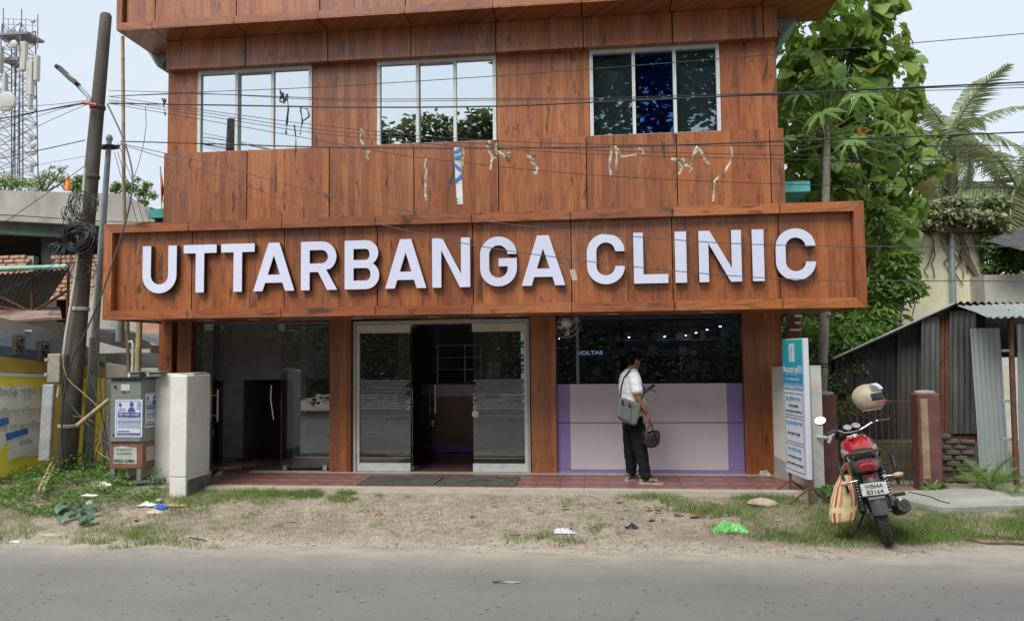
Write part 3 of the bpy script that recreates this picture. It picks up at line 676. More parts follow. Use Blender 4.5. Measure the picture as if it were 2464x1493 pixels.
# ------------------------------------------------------------ left: white side wall and pillar
WG = thing('boundary_wall', 'white plastered boundary wall and gate pillar with grey base beside the metering cabinet', 'wall', (-5.2, -1.5, .1))
m = MB(); m.bbox((-5.27, -1.78, .40), (-5.05, -1.20, 1.648), .012); part('pillar', m, MT['whitewash'], WG)
m = MB(); m.bbox((-5.266, -1.776, -.1), (-5.052, -1.203, .40), .01)
m2 = part('pillar_base', m, MT['whitewash'], WG)
m = MB(); m.box((-5.0515, -1.74, -.1), (-5.046, -1.21, .36)); part('base_stain', m, MT['plinthgrey'], WG)
m = MB(); m.bbox((-6.2, -1.22, -.1), (-5.275, -1.04, 1.66), .01); part('wall_panel', m, MT['whitewash'], WG)
m = MB(); m.bbox((-5.24, -1.60, 1.65), (-5.06, -1.25, 1.672), .004); part('coping_stone', m, MT['conc_lt'], WG)

# ------------------------------------------------------------ poles
def pxpath(pts, Y): return [PY(x, y, Y if not isinstance(Y, (list, tuple)) else Y[i]) for i, (x, y) in enumerate(pts)]
UP = thing('utility_pole', 'thick leaning weathered concrete utility pole carrying cables and the street lamp', 'utility pole', (-7.27, -.9, .2))
a = PY(155, 1165, -.9); b = PY(199, 651, -.9); c = PY(255, 38, -.9); m = MB()
def polepath(n=22):
    return [a.lerp(b, i/n*2) if i <= n/2 else b.lerp(c, i/n*2-1) for i in range(n+1)]
pp = polepath(); rr = [.142-.065*(i/22) + .004*mnoise.noise(V(i*.9, 1, 1)) for i in range(23)]; rr += [rr[-1]*.75]; pp += [pp[-1]+V(0, 0, .03)]
m.tube(pp, rr, 14); part('pole_shaft', m, MT['conc_pole'], UP)
for y, mt_, r_ in ((700, 'pvc', .128), (969, 'pvc', .142), (545, 'cable', .12), (352, 'conc_pole', .108), (232, 'conc_pole', .1)):
    t = (1165-y)/(1165-38); q = pp[int(t*22)]; m = MB(); m.lathe([(r_, -.025), (r_+.004, -.02), (r_+.004, .02), (r_, .025)], q, 16); part('strap', m, MT[mt_], UP)
m = MB(); m.tube(pxpath([(217, 246), (212, 232), (196, 215), (187, 206)], -1.02), .027, 8); arm = part('lamp_arm', m, MT['galv'], UP)
# street lamp head
p0 = PY(190, 206, -1.02); p1 = PY(137, 158, -1.1); d = (p1-p0); L_ = d.length; X = d.normalized(); Y_ = V(0, 1, 0); Y_ = (Y_-X*Y_.dot(X)).normalized(); 
Mh = frameM(p0, X, Y_)
m = MB(); m.prism([(0, -.035), (.05, -.065), (L_*.95, -.075), (L_, -.05), (L_, .05), (L_*.95, .075), (.05, .065), (0, .035)], .045, Mh @ Matrix.Translation((0, 0, -.02))); hd = part('lamp_head', m, MT['black'], UP)
m = MB(); 
for i in range(11): m.box((.03+i*.026, -.088, -.028), (.04+i*.026, -.062, .02), Mh)
part('cooling_fins', m, MT['galv'], hd)
m = MB(); m.box((.1, -.045, -.027), (.2, .045, -.021), Mh); m.box((.1, -.045, .026), (.2, .045, .034), Mh); part('led_plate', m, MT['pvc'], hd)
m = MB(); m.tube(pxpath([(198, 248), (214, 249), (233, 253)], -1.08), .022, 8); part('cable_sleeve', m, mat('red_sleeve', (.5, .05, .04), .5), UP)
m = MB(); m.tube(pxpath([(205, 403), (197, 520), (189, 598), (181, 668), (170, 740), (159, 803), (150, 880), (139, 955)], -1.09), .021, 8); part('conduit', m, MT['pvc'], UP)
J0 = PY(118, 921, -1.12); J1 = PY(150, 850, -1.12); m = MB(); m.bbox((J0.x, -1.17, J0.z), (J1.x, -1.0, J1.z), .015); jb = part('junction_box', m, mat('beige_box', (.30, .28, .22), .7, dirt=(.12, .1, .08)), UP)
for z in (.25, .75):
    m = MB(); m.box((J0.x-.03, -1.18, J0.z+(J1.z-J0.z)*z), (J0.x+.02, -1.12, J0.z+(J1.z-J0.z)*z+.04)); part('latch', m, MT['galv'], jb)
LP_ = thing('galvanised_pole', 'slim galvanised steel pole with mossy painted lower half standing right of the concrete pole', 'pole', (-7.1, -.6, .2))
q = pxpath([(263, 332), (252, 480), (240, 651), (228, 812)], -.6); m = MB(); m.tube(q, [.036, .042, .048, .052], 12); part('upper_tube', m, MT['galv'], LP_)
q = pxpath([(228, 812), (223, 900), (216, 1000), (209, 1170)], -.6); m = MB(); m.tube(q, [.068, .07, .074, .078], 12); part('lower_tube', m, MT['galvgreen'], LP_)
m = MB(); q = PY(263, 332, -.6); m.lathe([(.045, -.03), (.05, 0), (.03, .04), (.01, .05)], q, 12); part('cap', m, MT['galv'], LP_)
def coil(cpx, cpy, Y, rx, rz, n, r, jit, seed, tilt=0.0, name='cable_loops', mt='cable', par=None, flat=False):
    rnd = random.Random(seed); m = MB(); c0 = PY(cpx, cpy, Y)
    for k in range(n):
        ox, oz, s = rnd.uniform(-jit, jit), rnd.uniform(-jit, jit), rnd.uniform(.62, 1.08); ph = rnd.uniform(0, 6.28); sq = rnd.uniform(.85, 1.1); yy = rnd.uniform(-.06, .05); pts = []
        for i in range(25):
            an = ph+2*PI*i/24*.98; rr_ = s*(1+.05*math.sin(3*an+k))
            if flat: pts.append(c0+V(ox+rx*rr_*math.cos(an), rx*rr_*math.sin(an)*.8, oz+rz*math.sin(an)*sq*.3+yy*.3))
            else: pts.append(c0+V(ox+rx*rr_*math.cos(an)+tilt*rz*math.sin(an), yy+.03*math.sin(an*2), oz+rz*rr_*sq*math.sin(an)))
        m.tube(pts, r, 5, caps=False)
    return part(name, m, MT[mt], par, kind='stuff')
CC = thing('cable_coil', 'big tangled coil of black cable strapped to the concrete utility pole', 'cable coil', PY(190, 560, -1.1))
coil(194, 572, -1.14, .19, .17, 42, .0075, .05, 1, par=CC); coil(204, 495, -1.1, .21, .19, 6, .006, .05, 2, par=CC); coil(178, 520, -1.1, .12, .12, 7, .004, .06, 12, par=CC)
coil(138, 602, -1.1, .075, .09, 6, .005, .03, 3, par=CC, mt='cablegrey'); coil(195, 640, -1.1, .22, .16, 5, .004, .08, 4, par=CC)
m = MB()
for i in range(9):
    rnd = random.Random(40+i); p = PY(165+i*6, 470+rnd.uniform(-30, 30), -1.08)
    m.tube(smooth([p, p+V(rnd.uniform(-.1, .1), -.05, -.3), p+V(rnd.uniform(-.16, .06), 0, -.7), p+V(rnd.uniform(-.12, .05), 0, -1.1)]), .004, 5, caps=False)
part('hanging_ends', m, MT['cable'], CC, kind='stuff')
C2 = thing('cable_ring', 'ring of black cable wound round the top of the galvanised pole', 'cable coil', PY(262, 355, -.6))
coil(262, 354, -.6, .15, .06, 9, .006, .02, 5, flat=True, par=C2)
# bamboo poles and loose things round the pole foot
def bamboo(pts, r, label):
    m = MB(); P = []; R = []
    for i in range(len(pts)-1):
        L = (pts[i+1]-pts[i]).length; k = max(2, int(L/.3))
        for j in range(k):
            for e, f in ((0, 1.12), (.06, 1), (.94, 1)): P.append(pts[i].lerp(pts[i+1], (j+e)/k)); R.append(r*f)
    m.tube(P, R, 8); return solo('bamboo_pole', m, MT['bamboo'], label, 'bamboo pole')
bamboo(pxpath([(295, 88), (298, 455), (307, 780), (309, 900)], -.25), .026, 'tall thin bamboo pole rising behind the left end of the signboard into the sky')
bamboo(pxpath([(336, 762), (331, 905)], -.55), .042, 'short thick bamboo pole standing just behind the grey green cabinet')
bamboo(pxpath([(187, 1022), (266, 958)], -1.25), .03, 'bamboo stick wedged slantwise between the poles and the cabinet')
bamboo([PZ(92, 1183, .28), PY(128, 1105, -1.2)], .022, 'pale bamboo stick leaning at the foot of the concrete pole, outer one')
bamboo([PZ(104, 1180, .3), PY(134, 1110, -1.15)], .02, 'pale bamboo stick leaning at the foot of the concrete pole, inner one')
a = PY(138, 925, -1.25); b = PY(108, 1108, -1.35); M = frameM(b, V(1, .25, 0), a-b); m = MB(); m.bbox((-.07, 0, -.04), (.07, (a-b).length, .04), .01, M)
lb = solo('leaning_panel', m, mat('dull_aluminium_panel', (.36, .37, .37), .5, .2, dirt=(.2, .15, .1)), 'narrow grey metal panel leaning against the left side of the concrete pole', 'metal panel')
m = MB(); m.tube(smooth(pxpath([(258, 250), (295, 330), (316, 400), (318, 450), (306, 520), (275, 620), (240, 720), (205, 800), (180, 850), (160, 910), (150, 990), (151, 1090), (165, 1170)], [-.95, -1.2, -1.5, -1.62, -1.66, -1.66, -1.6, -1.5, -1.4, -1.3, -1.2, -1.15, -1.15])), .011, 7)
solo('service_cable', m, MT['cablegrey'], 'thick grey cable drooping from the pole top across the left corner of the signboard', 'cable')
m = MB()
for pts in ([(210, 880), (232, 950), (250, 1020), (262, 1090)], [(175, 1000), (215, 1010), (245, 1040), (250, 1120)], [(262, 1050), (235, 1060), (215, 1110), (200, 1200)], [(262, 1058), (240, 1070), (226, 1120), (215, 1215)], [(255, 1045), (228, 1052), (205, 1100), (190, 1195)], [(150, 860), (165, 960), (220, 1030), (268, 1075)], [(225, 760), (236, 860), (243, 960), (247, 1040), (270, 1120)]):
    m.tube(smooth(pxpath(pts, -1.15)), .009, 6, caps=False)
solo('loose_cables', m, MT['cablegrey'], 'loose cables spilling from the pole foot into the left side of the cabinet', 'cable', kind='stuff')
m = MB(); m.tube(smooth(pxpath([(150, 850), (160, 905), (200, 945), (232, 975), (246, 1010), (240, 1060), (235, 1085), (268, 1110), (280, 1150)], -1.2)), .006, 6)
solo('yellow_cable', m, MT['cableyel'], 'thin yellow cable looping down from the junction box to the grass', 'cable')

# ------------------------------------------------------------ metering cabinet
nr = PY(344, 911, -1.50); fr_ = PY(267, 911, -1.50); cx0, cx1, cy0 = fr_.x, nr.x, -1.50; cy1 = PX(389, 907, cx1).y; ct = nr.z
zb1 = PY(342, 1064, -1.5).z; zb2 = PY(342, 1127, -1.5).z; zg = .24
MC = thing('metering_cabinet', 'grey green electrical cabinet on a rust brown base with blue and white posters', 'cabinet', ((cx0+cx1)/2, (cy0+cy1)/2, zg))
cg = mat('grey_green_enamel', (.165, .19, .17), .55, var=.12, scale=4, dirt=(.12, .09, .07), dirt_amt=.5, bump=.05); cb = mat('red_oxide_enamel', (.20, .085, .06), .65, var=.2, dirt=(.10, .07, .06), dirt_amt=.5)
m = MB(); m.bbox((cx0, cy0, zb1), (cx1, cy1, ct), .008); part('upper_box', m, cg, MC)
m = MB(); m.bbox((cx0+.012, cy0-.014, zb1+.012), (cx1-.012, cy0-.001, ct-.02), .004); dr = part('door', m, cg, MC)
m = MB(); m.bbox((cx0-.005, cy0+.01, zb2), (cx1+.005, cy1-.005, zb1-.003), .006); part('lower_box', m, cb, MC)
m = MB(); m.box((cx0-.04, cy0-.05, ct+.002), (cx1+.05, cy1+.03, ct+.02)); part('roof_plate', m, MT['black'], MC)
for x in (cx0+.01, cx1-.07):
    for y in (cy0+.01, cy1-.07):
        m = MB(); m.box((x, y, zg-.1), (x+.055, y+.055, zb2-.001)); part('leg', m, cg, MC)
for x, w_ in ((cx0+.16, .13), (cx1-.02, .16)):
    m = MB(); m.bbox((x, cy0+.15, ct+.021), (x+w_, cy0+.3, ct+.075), .006); m.bbox((x-.02, cy0+.13, ct+.076), (x+w_+.02, cy0+.32, ct+.09), .003); part('roof_vent', m, cg, MC)
m = MB(); m.lathe([(.014, 0), (.014, .012)], (cx0+.075, cy0-.028, ct-.1), 10, 'y'); m.lathe([(.01, 0), (.01, .012)], (cx0+.06, cy0-.028, zb1+.1), 10, 'y'); part('lock', m, MT['black'], dr)
m = MB(); m.box((cx0+.05, cy0-.018, ct-.115), (cx0+.085, cy0-.015, ct-.08)); part('red_tag', m, mat('red_tag', (.25, .03, .03), .6), dr)
m = MB(); m.box((cx0+.15, cy0-.018, ct-.145), (cx0+.27, cy0-.015, ct-.065)); part('name_plate', m, MT['pvc'], dr)
m = MB(); m.tube([(cx0-.01, cy0-.03, ct-.45), (cx0-.01, cy0-.03, ct-.52)], .012, 6); part('hinge', m, cg, dr)
textpart('CB-11', frameM((cx0+.16, cy0-.0165, ct-.185), (1, 0, 0), (0, 0, 1)), .11, .028, MT['black'], dr)
PWH = mat('poster_paper', (.55, .58, .66), .7, var=.05, scale=12); PBL = mat('poster_blue_ink', (.045, .07, .27), .7, var=.1); PGR = mat('poster_grey_ink', (.25, .28, .42), .7, var=.1)
def poster(M, w, h, par_label):
    P = thing('poster', par_label, 'poster', M=M)
    T = lambda m, mt_, nm, **k: part(nm, m, mt_, P, world=False, **k)
    pm = MB(); pm.grid(lambda u, v: V(u*w, v*h, .0015+.0025*math.sin(u*5+v*3)*(1 if .05 < v < .95 else .3)), 8, 10); T(pm, PWH, 'paper')
    z = .006
    def bar(x0, y0, x1, y1, mt_=PBL, nm='printed_band'): q = MB(); q.box((x0*w, y0*h, z-.001), (x1*w, y1*h, z)); return T(q, mt_, nm)
    q = MB()
    for a_ in ((.06, .955, .94, .962), (.06, .045, .94, .052), (.06, .052, .067, .955), (.933, .052, .94, .955)): q.box((a_[0]*w, a_[1]*h, z-.001), (a_[2]*w, a_[3]*h, z))
    T(q, PBL, 'printed_border')
    bar(.10, .53, .92, .655); bar(.08, .42, .94, .44, PGR); bar(.09, .07, .93, .11)
    # seated figure, hand and portrait blocks of the print
    q = MB(); q.add([V(x*w, y*h, z) for x, y in arc(.60, .875, .075, .06, 0, 360, 14)], [tuple(range(15))]); q.add([V(x*w, y*h, z) for x, y in ((.46, .68), (.50, .76), (.55, .80), (.65, .80), (.70, .76), (.74, .68))], [tuple(range(6))]); T(q, PBL, 'printed_figure')
    q = MB(); q.add([V(x*w, y*h, z) for x, y in ((.13, .83), (.12, .90), (.15, .87), (.155, .94), (.18, .88), (.20, .94), (.205, .87), (.235, .90), (.22, .83), (.19, .80))], [tuple(range(10))]); T(q, PBL, 'printed_hand')
    q = MB(); q.box((.80*w, .80*h, z-.001), (.93*w, .93*h, z)); T(q, PGR, 'printed_portrait')
    Mt = lambda x, y: M @ Matrix.Translation((x*w, y*h, z+.0015))
    textpart('শ্রী পান্থ শাস্ত্রী', Mt(.13, .555), .76*w, .08*h, PWH, P, .01)
    for x, y, ww, tx in ((.12, .74, .26, 'সমাধান'), (.10, .69, .3, 'জ্যোতিষ সমাধান'), (.78, .74, .15, 'সমাধান'), (.12, .475, .78, 'বিবাহ চাকরি ব্যবসা প্রেম ঘটিত সমস্যার সমাধান'), (.10, .385, .82, 'কুষ্ঠি বিচার হস্তরেখা বিচার রত্ন পরামর্শ দেওয়া হয়'), (.10, .345, .82, 'গ্রহদোষ কাটিয়ে সুখ শান্তি ফিরে পেতে যোগাযোগ করুন'), (.14, .295, .76, 'প্রতিদিন সকাল থেকে সন্ধ্যা পর্যন্ত বসেন'), (.1, .25, .8, 'সমস্ত সমস্যার সমাধান করা হয় শীঘ্রই'), (.12, .14, .42, '8064823079')):
        textpart(tx, Mt(x, y), ww*w, .024*h if tx[0] != '8' else .035*h, PBL, P, .004)
    textpart('যোগাযোগের ঠিকানা কোচবিহার বাসস্ট্যান্ড', Mt(.12, .08), .78*w, .022*h, PWH, P)
    return P
a = PY(267, 1056, cy0); 
def c7(x, y): return ((380+x/2.986)/1.5377, (1350+y/2.986)/1.5377)
bl = PY(*c7(135, 793), cy0-.016); tr = PY(*c7(442, 378), cy0-.016)
poster(frameM((bl.x, cy0-.0165, bl.z), (1, 0, 0), (0, 0, 1)), tr.x-bl.x, tr.z-bl.z, 'blue and white poster with a seated figure on the cabinet door')
s0 = PX(*c7(460, 695), cx1); s1 = PX(*c7(632, 300), cx1)
poster(frameM((cx1+.002, s0.y, s0.z), (0, 1, 0), (0, 0, 1)), s1.y-s0.y, s1.z-s0.z, 'blue and white poster on the right side of the cabinet')
NT = thing('paper_notice', 'torn handwritten paper notice with a phone number on the brown cabinet base', 'notice', PY(*c7(117, 1085), cy0))
l0 = PY(*c7(117, 1085), cy0+.008); l1 = PY(*c7(380, 893), cy0+.008); pm = MB(); Yn = cy0+.0065
pm.add([V(l0.x, Yn, l0.z), V(l1.x, Yn, l0.z-.005), V(l1.x, Yn-.004, l1.z-.02), V((l0.x+l1.x)/2+.03, Yn-.006, l1.z-.008), V((l0.x+l1.x)/2-.04, Yn-.003, l1.z), V(l0.x+.01, Yn, l1.z-.01)], [tuple(range(6))]); part('paper', pm, mat('dirty_paper', (.42, .43, .38), .8, dirt=(.2, .3, .18), dirt_amt=.5, dscale=8), NT)
textpart('9733137801', frameM((l0.x+.012, Yn-.005, l0.z+.012), (1, 0, 0), (0, 0, 1)), (l1.x-l0.x)*.88, .042, MT['black'], NT, .01)
textpart('উজ্জ্বল', frameM((l0.x+.03, Yn-.0065, l1.z-.065), (1, 0, 0), (0, 0, 1)), (l1.x-l0.x)*.72, .045, PGR, NT, .004)
textpart('প্লাম্বার', frameM((l0.x+.03, Yn-.0058, l1.z-.115), (1, 0, 0), (0, 0, 1)), (l1.x-l0.x)*.72, .035, mat('green_ink', (.15, .35, .15), .7), NT, .004)
n0 = PX(*c7(475, 1060), cx1+.006); n1 = PX(*c7(612, 875), cx1+.006); pm = MB(); pm.grid(lambda u, v: V(cx1+.0085+.002*math.sin(u*4+v*6), n0.y+(n1.y-n0.y)*u, n0.z+(n1.z-n0.z)*v), 5, 5)
solo('faded_notice', pm, mat('faded_paper', (.36, .35, .31), .8, var=.2, scale=14, dirt=(.15, .15, .14), dscale=18), 'faded brown paper notice on the right side of the cabinet base', 'notice', origin=(cx1, n0.y, n0.z))
PB = thing('cabinet_plinth', 'low mossy concrete plinth under the right side of the cabinet', 'plinth', (-5.8, -1.3, 0))
m = MB(); m.bbox((-6.15, -1.52, -.1), (-5.29, -1.23, .245), .02); part('block', m, mat('mossy_concrete', (.20, .19, .14), .9, var=.2, dirt=(.07, .09, .03), dirt_amt=.8, bump=.4), PB)
m = MB(); m.tube([(-6.5, -1.62, .20), (-6.1, -1.58, .27), (-5.8, -1.5, .275), (-5.55, -1.42, .29)], .018, 8); m.tube([(-5.9, -1.5, .28), (-5.55, -1.38, .30)], .03, 8)
solo('buried_cable', m, MT['cable'], 'thick black cable lying along the edge of the cabinet plinth', 'cable')

# ------------------------------------------------------------ yellow painted wall building, far left
A_ = PZ(0, 1145, .33); B_ = PZ(111, 1127, .33); YP = plane(A_, B_)
d_ = YP[1] if YP[1].x > 0 else -YP[1]; YP = (YP[0], d_, YP[2])
YB = thing('yellow_wall_building', 'low building with yellow painted wall, faded lettering and blue grey gable at far left', 'building', (A_.x, A_.y, .1))
def ypoly(name, px, mt_, off=0, th=.004, par=YB, label=None):
    pts = [PP(x, y, YP, off) for x, y in px]; return part(name, slabpoly(pts, YP[2], th), MT[mt_], par, label=label)
def ext(px, k): return px
ypoly('wall_core', [(-260, 700), (-260, 1320), (255, 1180), (255, 860), (155, 800), (80, 782)], 'conc', -.05, .2)
ypoly('plinth', [(-260, 1186), (-260, 1320), (255, 1150), (255, 1118)], 'plinthgrey', .04, .09)
ypoly('plinth_step', [(-260, 1262), (-260, 1330), (140, 1175), (140, 1160)], 'plinthgrey', .14, .1)
ypoly('yellow_field', [(-260, 905), (-260, 1184), (252, 1116), (252, 909), (130, 909), (0, 901)], 'yellow', -.03, .02)
ypoly('cornice_line', [(-260, 888), (-260, 897), (130, 908), (130, 900)], 'whitewash', .0, .03)
ypoly('ochre_band', [(-260, 838), (-260, 887), (128, 898), (252, 906), (252, 884), (126, 871), (0, 857)], 'ochre', -.03, .02)
ypoly('slate_band', [(-260, 812), (-260, 836), (0, 855), (126, 869), (252, 882), (252, 872), (126, 850), (0, 833)], 'slate', -.03, .02)
ypoly('gable', [(-260, 780), (-260, 810), (0, 831), (126, 848), (252, 870), (160, 822), (79, 793), (0, 812), (-80, 790)], 'bluegrey', -.03, .02)
ypoly('overpaint', [(-260, 935), (-260, 1175), (0, 1085), (18, 1060), (30, 1100), (76, 1098), (100, 1090), (102, 1075), (108, 1040), (122, 1020), (126, 935), (110, 925), (95, 938), (70, 925), (30, 930), (0, 925)], 'washpatch', -.022, .004, label='pale overpainted patch with faded grey lettering')
ypoly('overpaint', [(18, 1085), (86, 1066), (86, 1085), (20, 1108)], 'washpatch', -.018, .003)
ypoly('blue_stroke', [(14, 1042), (40, 1036), (66, 1028), (68, 1042), (38, 1052), (16, 1060)], 'bluepaint', -.015, .003)
ypoly('blue_stroke', [(-20, 1012), (8, 1005), (20, 1003), (22, 1018), (-5, 1030), (-20, 1030)], 'bluepaint', -.015, .003)
for tx, x0, x1, y0, y1 in (('প্রাথমিক মিউজিক স্কুল দর্শ', -110, 124, 972, 935), ('রাজযোগ মেডিটেশন শিখুন (ত্রি', -100, 124, 1018, 988), ('নিয়মিত রাজযোগ মেডিটেশন', -100, 116, 1052, 1028), ('কোচবিহার', 46, 78, 1070, 1056)):
    o = PP(x0, y0, YP, -.012); e = PP(x1, y0-(x1-x0)*.0, YP, -.012); h = (PP(x0, y1, YP, -.012)-o).length
    dd = (e-o); dd.z = 0
    textpart(tx, frameM(o, dd, (0, 0, 1)), dd.length, h, MT['fadedtext'], YB, .004)
o = PP(170, 975, YP, -.012); e = PP(218, 975, YP, -.012); textpart('N S', frameM(o, (e-o), (0, 0, 1)), (e-o).length, .42, MT['slate'], YB, .03)
for x0, x1, y0, y1 in ((34, 58, 852, 808), (93, 117, 866, 822)):
    o = PP(x0, y0, YP, 0); e = PP(x1, y0, YP, 0); t_ = PP(x0, y1, YP, 0); w_ = (e-o).length; h_ = t_.z-o.z; M = frameM(o, (e-o)*V(1, 1, 0) if False else V((e-o).x, (e-o).y, 0), (0, 0, 1)); m = MB()
    for i in range(4):
        for j in range(6):
            if (i+j) % 3 or i in (0, 3): m.box((i*w_/4, j*h_/6, -.02), ((i+.75)*w_/4, (j+.7)*h_/6, .03), M)
    m.box((-.01, -.01, -.03), (w_+.01, h_+.01, -.019), M); part('ventilator_grille', m, mat('old_ventilator', (.12, .11, .09), .9, var=.4, scale=20), YB)

# ------------------------------------------------------------ concrete building behind, upper left
GB = thing('concrete_building', 'unplastered grey concrete building with roof garden and dark open upper floor', 'building', (-11, 3.2, .1))
p = lambda x, y, Y=3.2: PY(x, y, Y)
def wallpx(name, px, mt_, Y, th, par): return part(name, slabpoly([PY(x, y, Y) for x, y in px], V(0, -1, 0), th), MT[mt_], par)
wallpx('parapet', [(-400, 428), (0, 457), (150, 462), (293, 466), (305, 470), (356, 505), (372, 533), (331, 534), (248, 531), (0, 515), (-400, 490)], 'conc', 3.2, .14, GB)
wallpx('parapet_side', [(356, 505), (372, 533), (520, 545), (520, 505)], 'conc', 3.6, .3, GB)
wallpx('slab_edge', [(-400, 492), (0, 517), (248, 533), (331, 536), (420, 540), (420, 552), (0, 530), (-400, 510)], 'conc_lt', 3.12, .3, GB)
gbm = MT['gbeam'] = mat('dull_green_beam', (.10, .125, .105), .9, dirt=(.04, .05, .04), dirt_amt=.5)
wallpx('floor_beam', [(-400, 512), (0, 532), (420, 554), (420, 585), (0, 562), (-400, 540)], 'gbeam', 3.3, .25, GB)
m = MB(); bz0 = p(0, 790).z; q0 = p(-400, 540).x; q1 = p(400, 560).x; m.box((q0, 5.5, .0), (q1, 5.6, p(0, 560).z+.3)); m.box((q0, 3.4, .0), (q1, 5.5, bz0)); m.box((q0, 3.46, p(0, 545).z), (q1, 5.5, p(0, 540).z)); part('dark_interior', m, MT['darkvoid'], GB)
for x in (-150, 83, 260):
    m = MB(); c_ = p(x, 600); m.box((c_.x-.18, 3.62, 0), (c_.x+.18, 3.9, p(0, 545).z)); part('column', m, MT['tindark'], GB)
# upper slab top for the roof garden
m = MB(); m.box((q0, 3.35, p(0, 500).z-.25), (p(350, 500).x, 6.5, p(0, 500).z-.05)); part('roof_slab', m, MT['conc'], GB)
# brick walls of the open floor: individual bricks
BWm = MB(); BWm.bbox((-.107, -.05, -.035), (.107, .05, .035), .012); brick_me = mesh_of('brick', BWm, MT['brick'])
def brickwall(x0, x1, z0, z1, Y, label):
    B = thing('brick_wall', label, 'wall', ((x0+x1)/2, Y, z0)); P = _wm(B).inverted(); rnd = random.Random(int(x0*100))
    m = MB(); m.box((x0+.02, Y-.02, z0), (x1-.02, Y+.12, z1-.02)); part('mortar', m, MT['conc_lt'], B)
    rows = int((z1-z0)/.082); n = 0
    for j in range(rows+1):
        z = z1-.04-j*.082; x = x0+(.11 if j % 2 else .0)+.1
        while x < x1-.05:
            s = .48 if rnd.random() < .25 else 1
            shared('brick', brick_me, P @ Matrix.Translation((x-(1-s)*.1, Y-.035+rnd.uniform(-.012, .012), z)) @ Matrix.Rotation(rnd.uniform(-.04, .04), 4, 'Y') @ Matrix.Diagonal((s, 1, rnd.uniform(.85, 1.05), 1)), B); x += .232*s+(.0 if s == 1 else .02)
z_ = p(0, 612).z
brickwall(p(-70, 640).x, p(62, 640).x, p(0, 652, 3.4).z-.1, z_+.01, 3.45, 'short unplastered brick wall at far left on the open upper floor')
brickwall(p(107, 640).x, p(236, 640).x, p(0, 720, 3.4).z, z_-.02, 3.45, 'unplastered brick wall behind the concrete pole on the open upper floor')
# tin canopy with green edge
CN = thing('tin_canopy', 'dark tin canopy with a pale green front edge and steel truss left of the pole', 'canopy', (-9, 0, 2.5))
e0 = PY(-160, 662, 0); e1 = PY(165, 641, 0)
m = MB(); m.tube([e0, PY(0, 646, 0), e1], .035, 8); part('front_edge', m, mat('pale_green_gutter', (.25, .50, .40), .5), CN)
b0 = PY(-160, 760, 2.6); b1 = PY(185, 705, 2.6)
part('roof_sheet', corr_sheet(e0+V(0, .02, -.04), e1+V(0, .02, -.04), b0, .015, .09), MT['tindark'], CN)
for pts in ([(-100, 660), (78, 752)], [(78, 652), (78, 752)], [(78, 752), (160, 700)], [(-100, 722), (0, 738), (78, 752), (160, 770)], [(165, 652), (162, 772)]):
    m = MB(); m.tube([PY(x, y, .3) for x, y in pts], .022, 6); part('truss_bar', m, MT['rust'], CN)
wallpx('beam', [(-200, 740), (0, 752), (160, 778), (160, 800), (0, 775), (-200, 765)], 'conc', .45, .1, CN)
RS = thing('rusty_awning', 'low rusty corrugated sheet awning with a loose stick above the yellow wall', 'awning', (-8.6, -.6, 2.2))
part('sheet', corr_sheet(PY(-80, 780, -1.2), PY(-60, 752, .0), PY(150, 768, -.6), .012, .08), MT['rust'], RS)
part('sheet', corr_sheet(PY(-80, 776, -1.1), PY(-60, 750, .1), PY(148, 762, -.4), .012, .08), mat('pinkish_tin', (.26, .18, .15), .7, dirt=(.4, .35, .3)), RS)
m = MB(); m.tube([PY(-60, 788, -1.15), PY(78, 797, -1.0)], .018, 6); part('stick', m, MT['bamboo'], RS)
# old house between yellow wall and clinic
OH = thing('old_house', 'dim old house with tin eaves seen between the poles and the clinic', 'house', (-8, 3, .1))
wallpx('wall', [(160, 640), (160, 1160), (470, 1160), (470, 640)], 'conc', 3.38, .05, OH)
m = MB(); part('wall_patch', slabpoly([PY(x, y, 3.3) for x, y in ((345, 778), (388, 778), (388, 860), (360, 852), (345, 800))], V(0, -1, 0), .05), MT['brick'], OH)
wallpx('window', [(362, 830), (380, 830), (380, 862), (362, 862)], 'darkvoid', 3.28, .03, OH)
for k, (q_, mt_) in enumerate((([(232, 790), (270, 800), (300, 838), (238, 822)], 'tindark'), ([(238, 850), (300, 848), (382, 884), (300, 886), (238, 872)], 'tindark'), ([(330, 800), (395, 820), (395, 834), (330, 812)], 'tin'))):
    m = slabpoly([PY(x, y, 1.6-.3*k) for x, y in q_], V(0, -1, 0), .9); part('eave', m, MT[mt_], OH)
wallpx('lower_wall', [(252, 872), (252, 1170), (410, 1170), (410, 900), (300, 880)], 'conc_lt', 1.2, .1, OH)
m = MB(); q = PY(290, 766, -.2); m.lathe([(.062, 0), (.062, -.34)], q+V(0, 0, .0), 14); solo('drain_pipe', m, MT['galv'], 'wide grey drain pipe hanging below the left corner of the signboard', 'pipe', origin=q)
m = MB(); m.tube([PY(319, 905, -.5), PY(320, 826, -.5), PY(316, 820, -.5), PY(310, 823, -.5)], .02, 8); solo('vent_pipe', m, mat('white_pvc', (.6, .6, .58), .4), 'thin white plastic vent pipe with a bent top behind the bamboo poles', 'pipe')

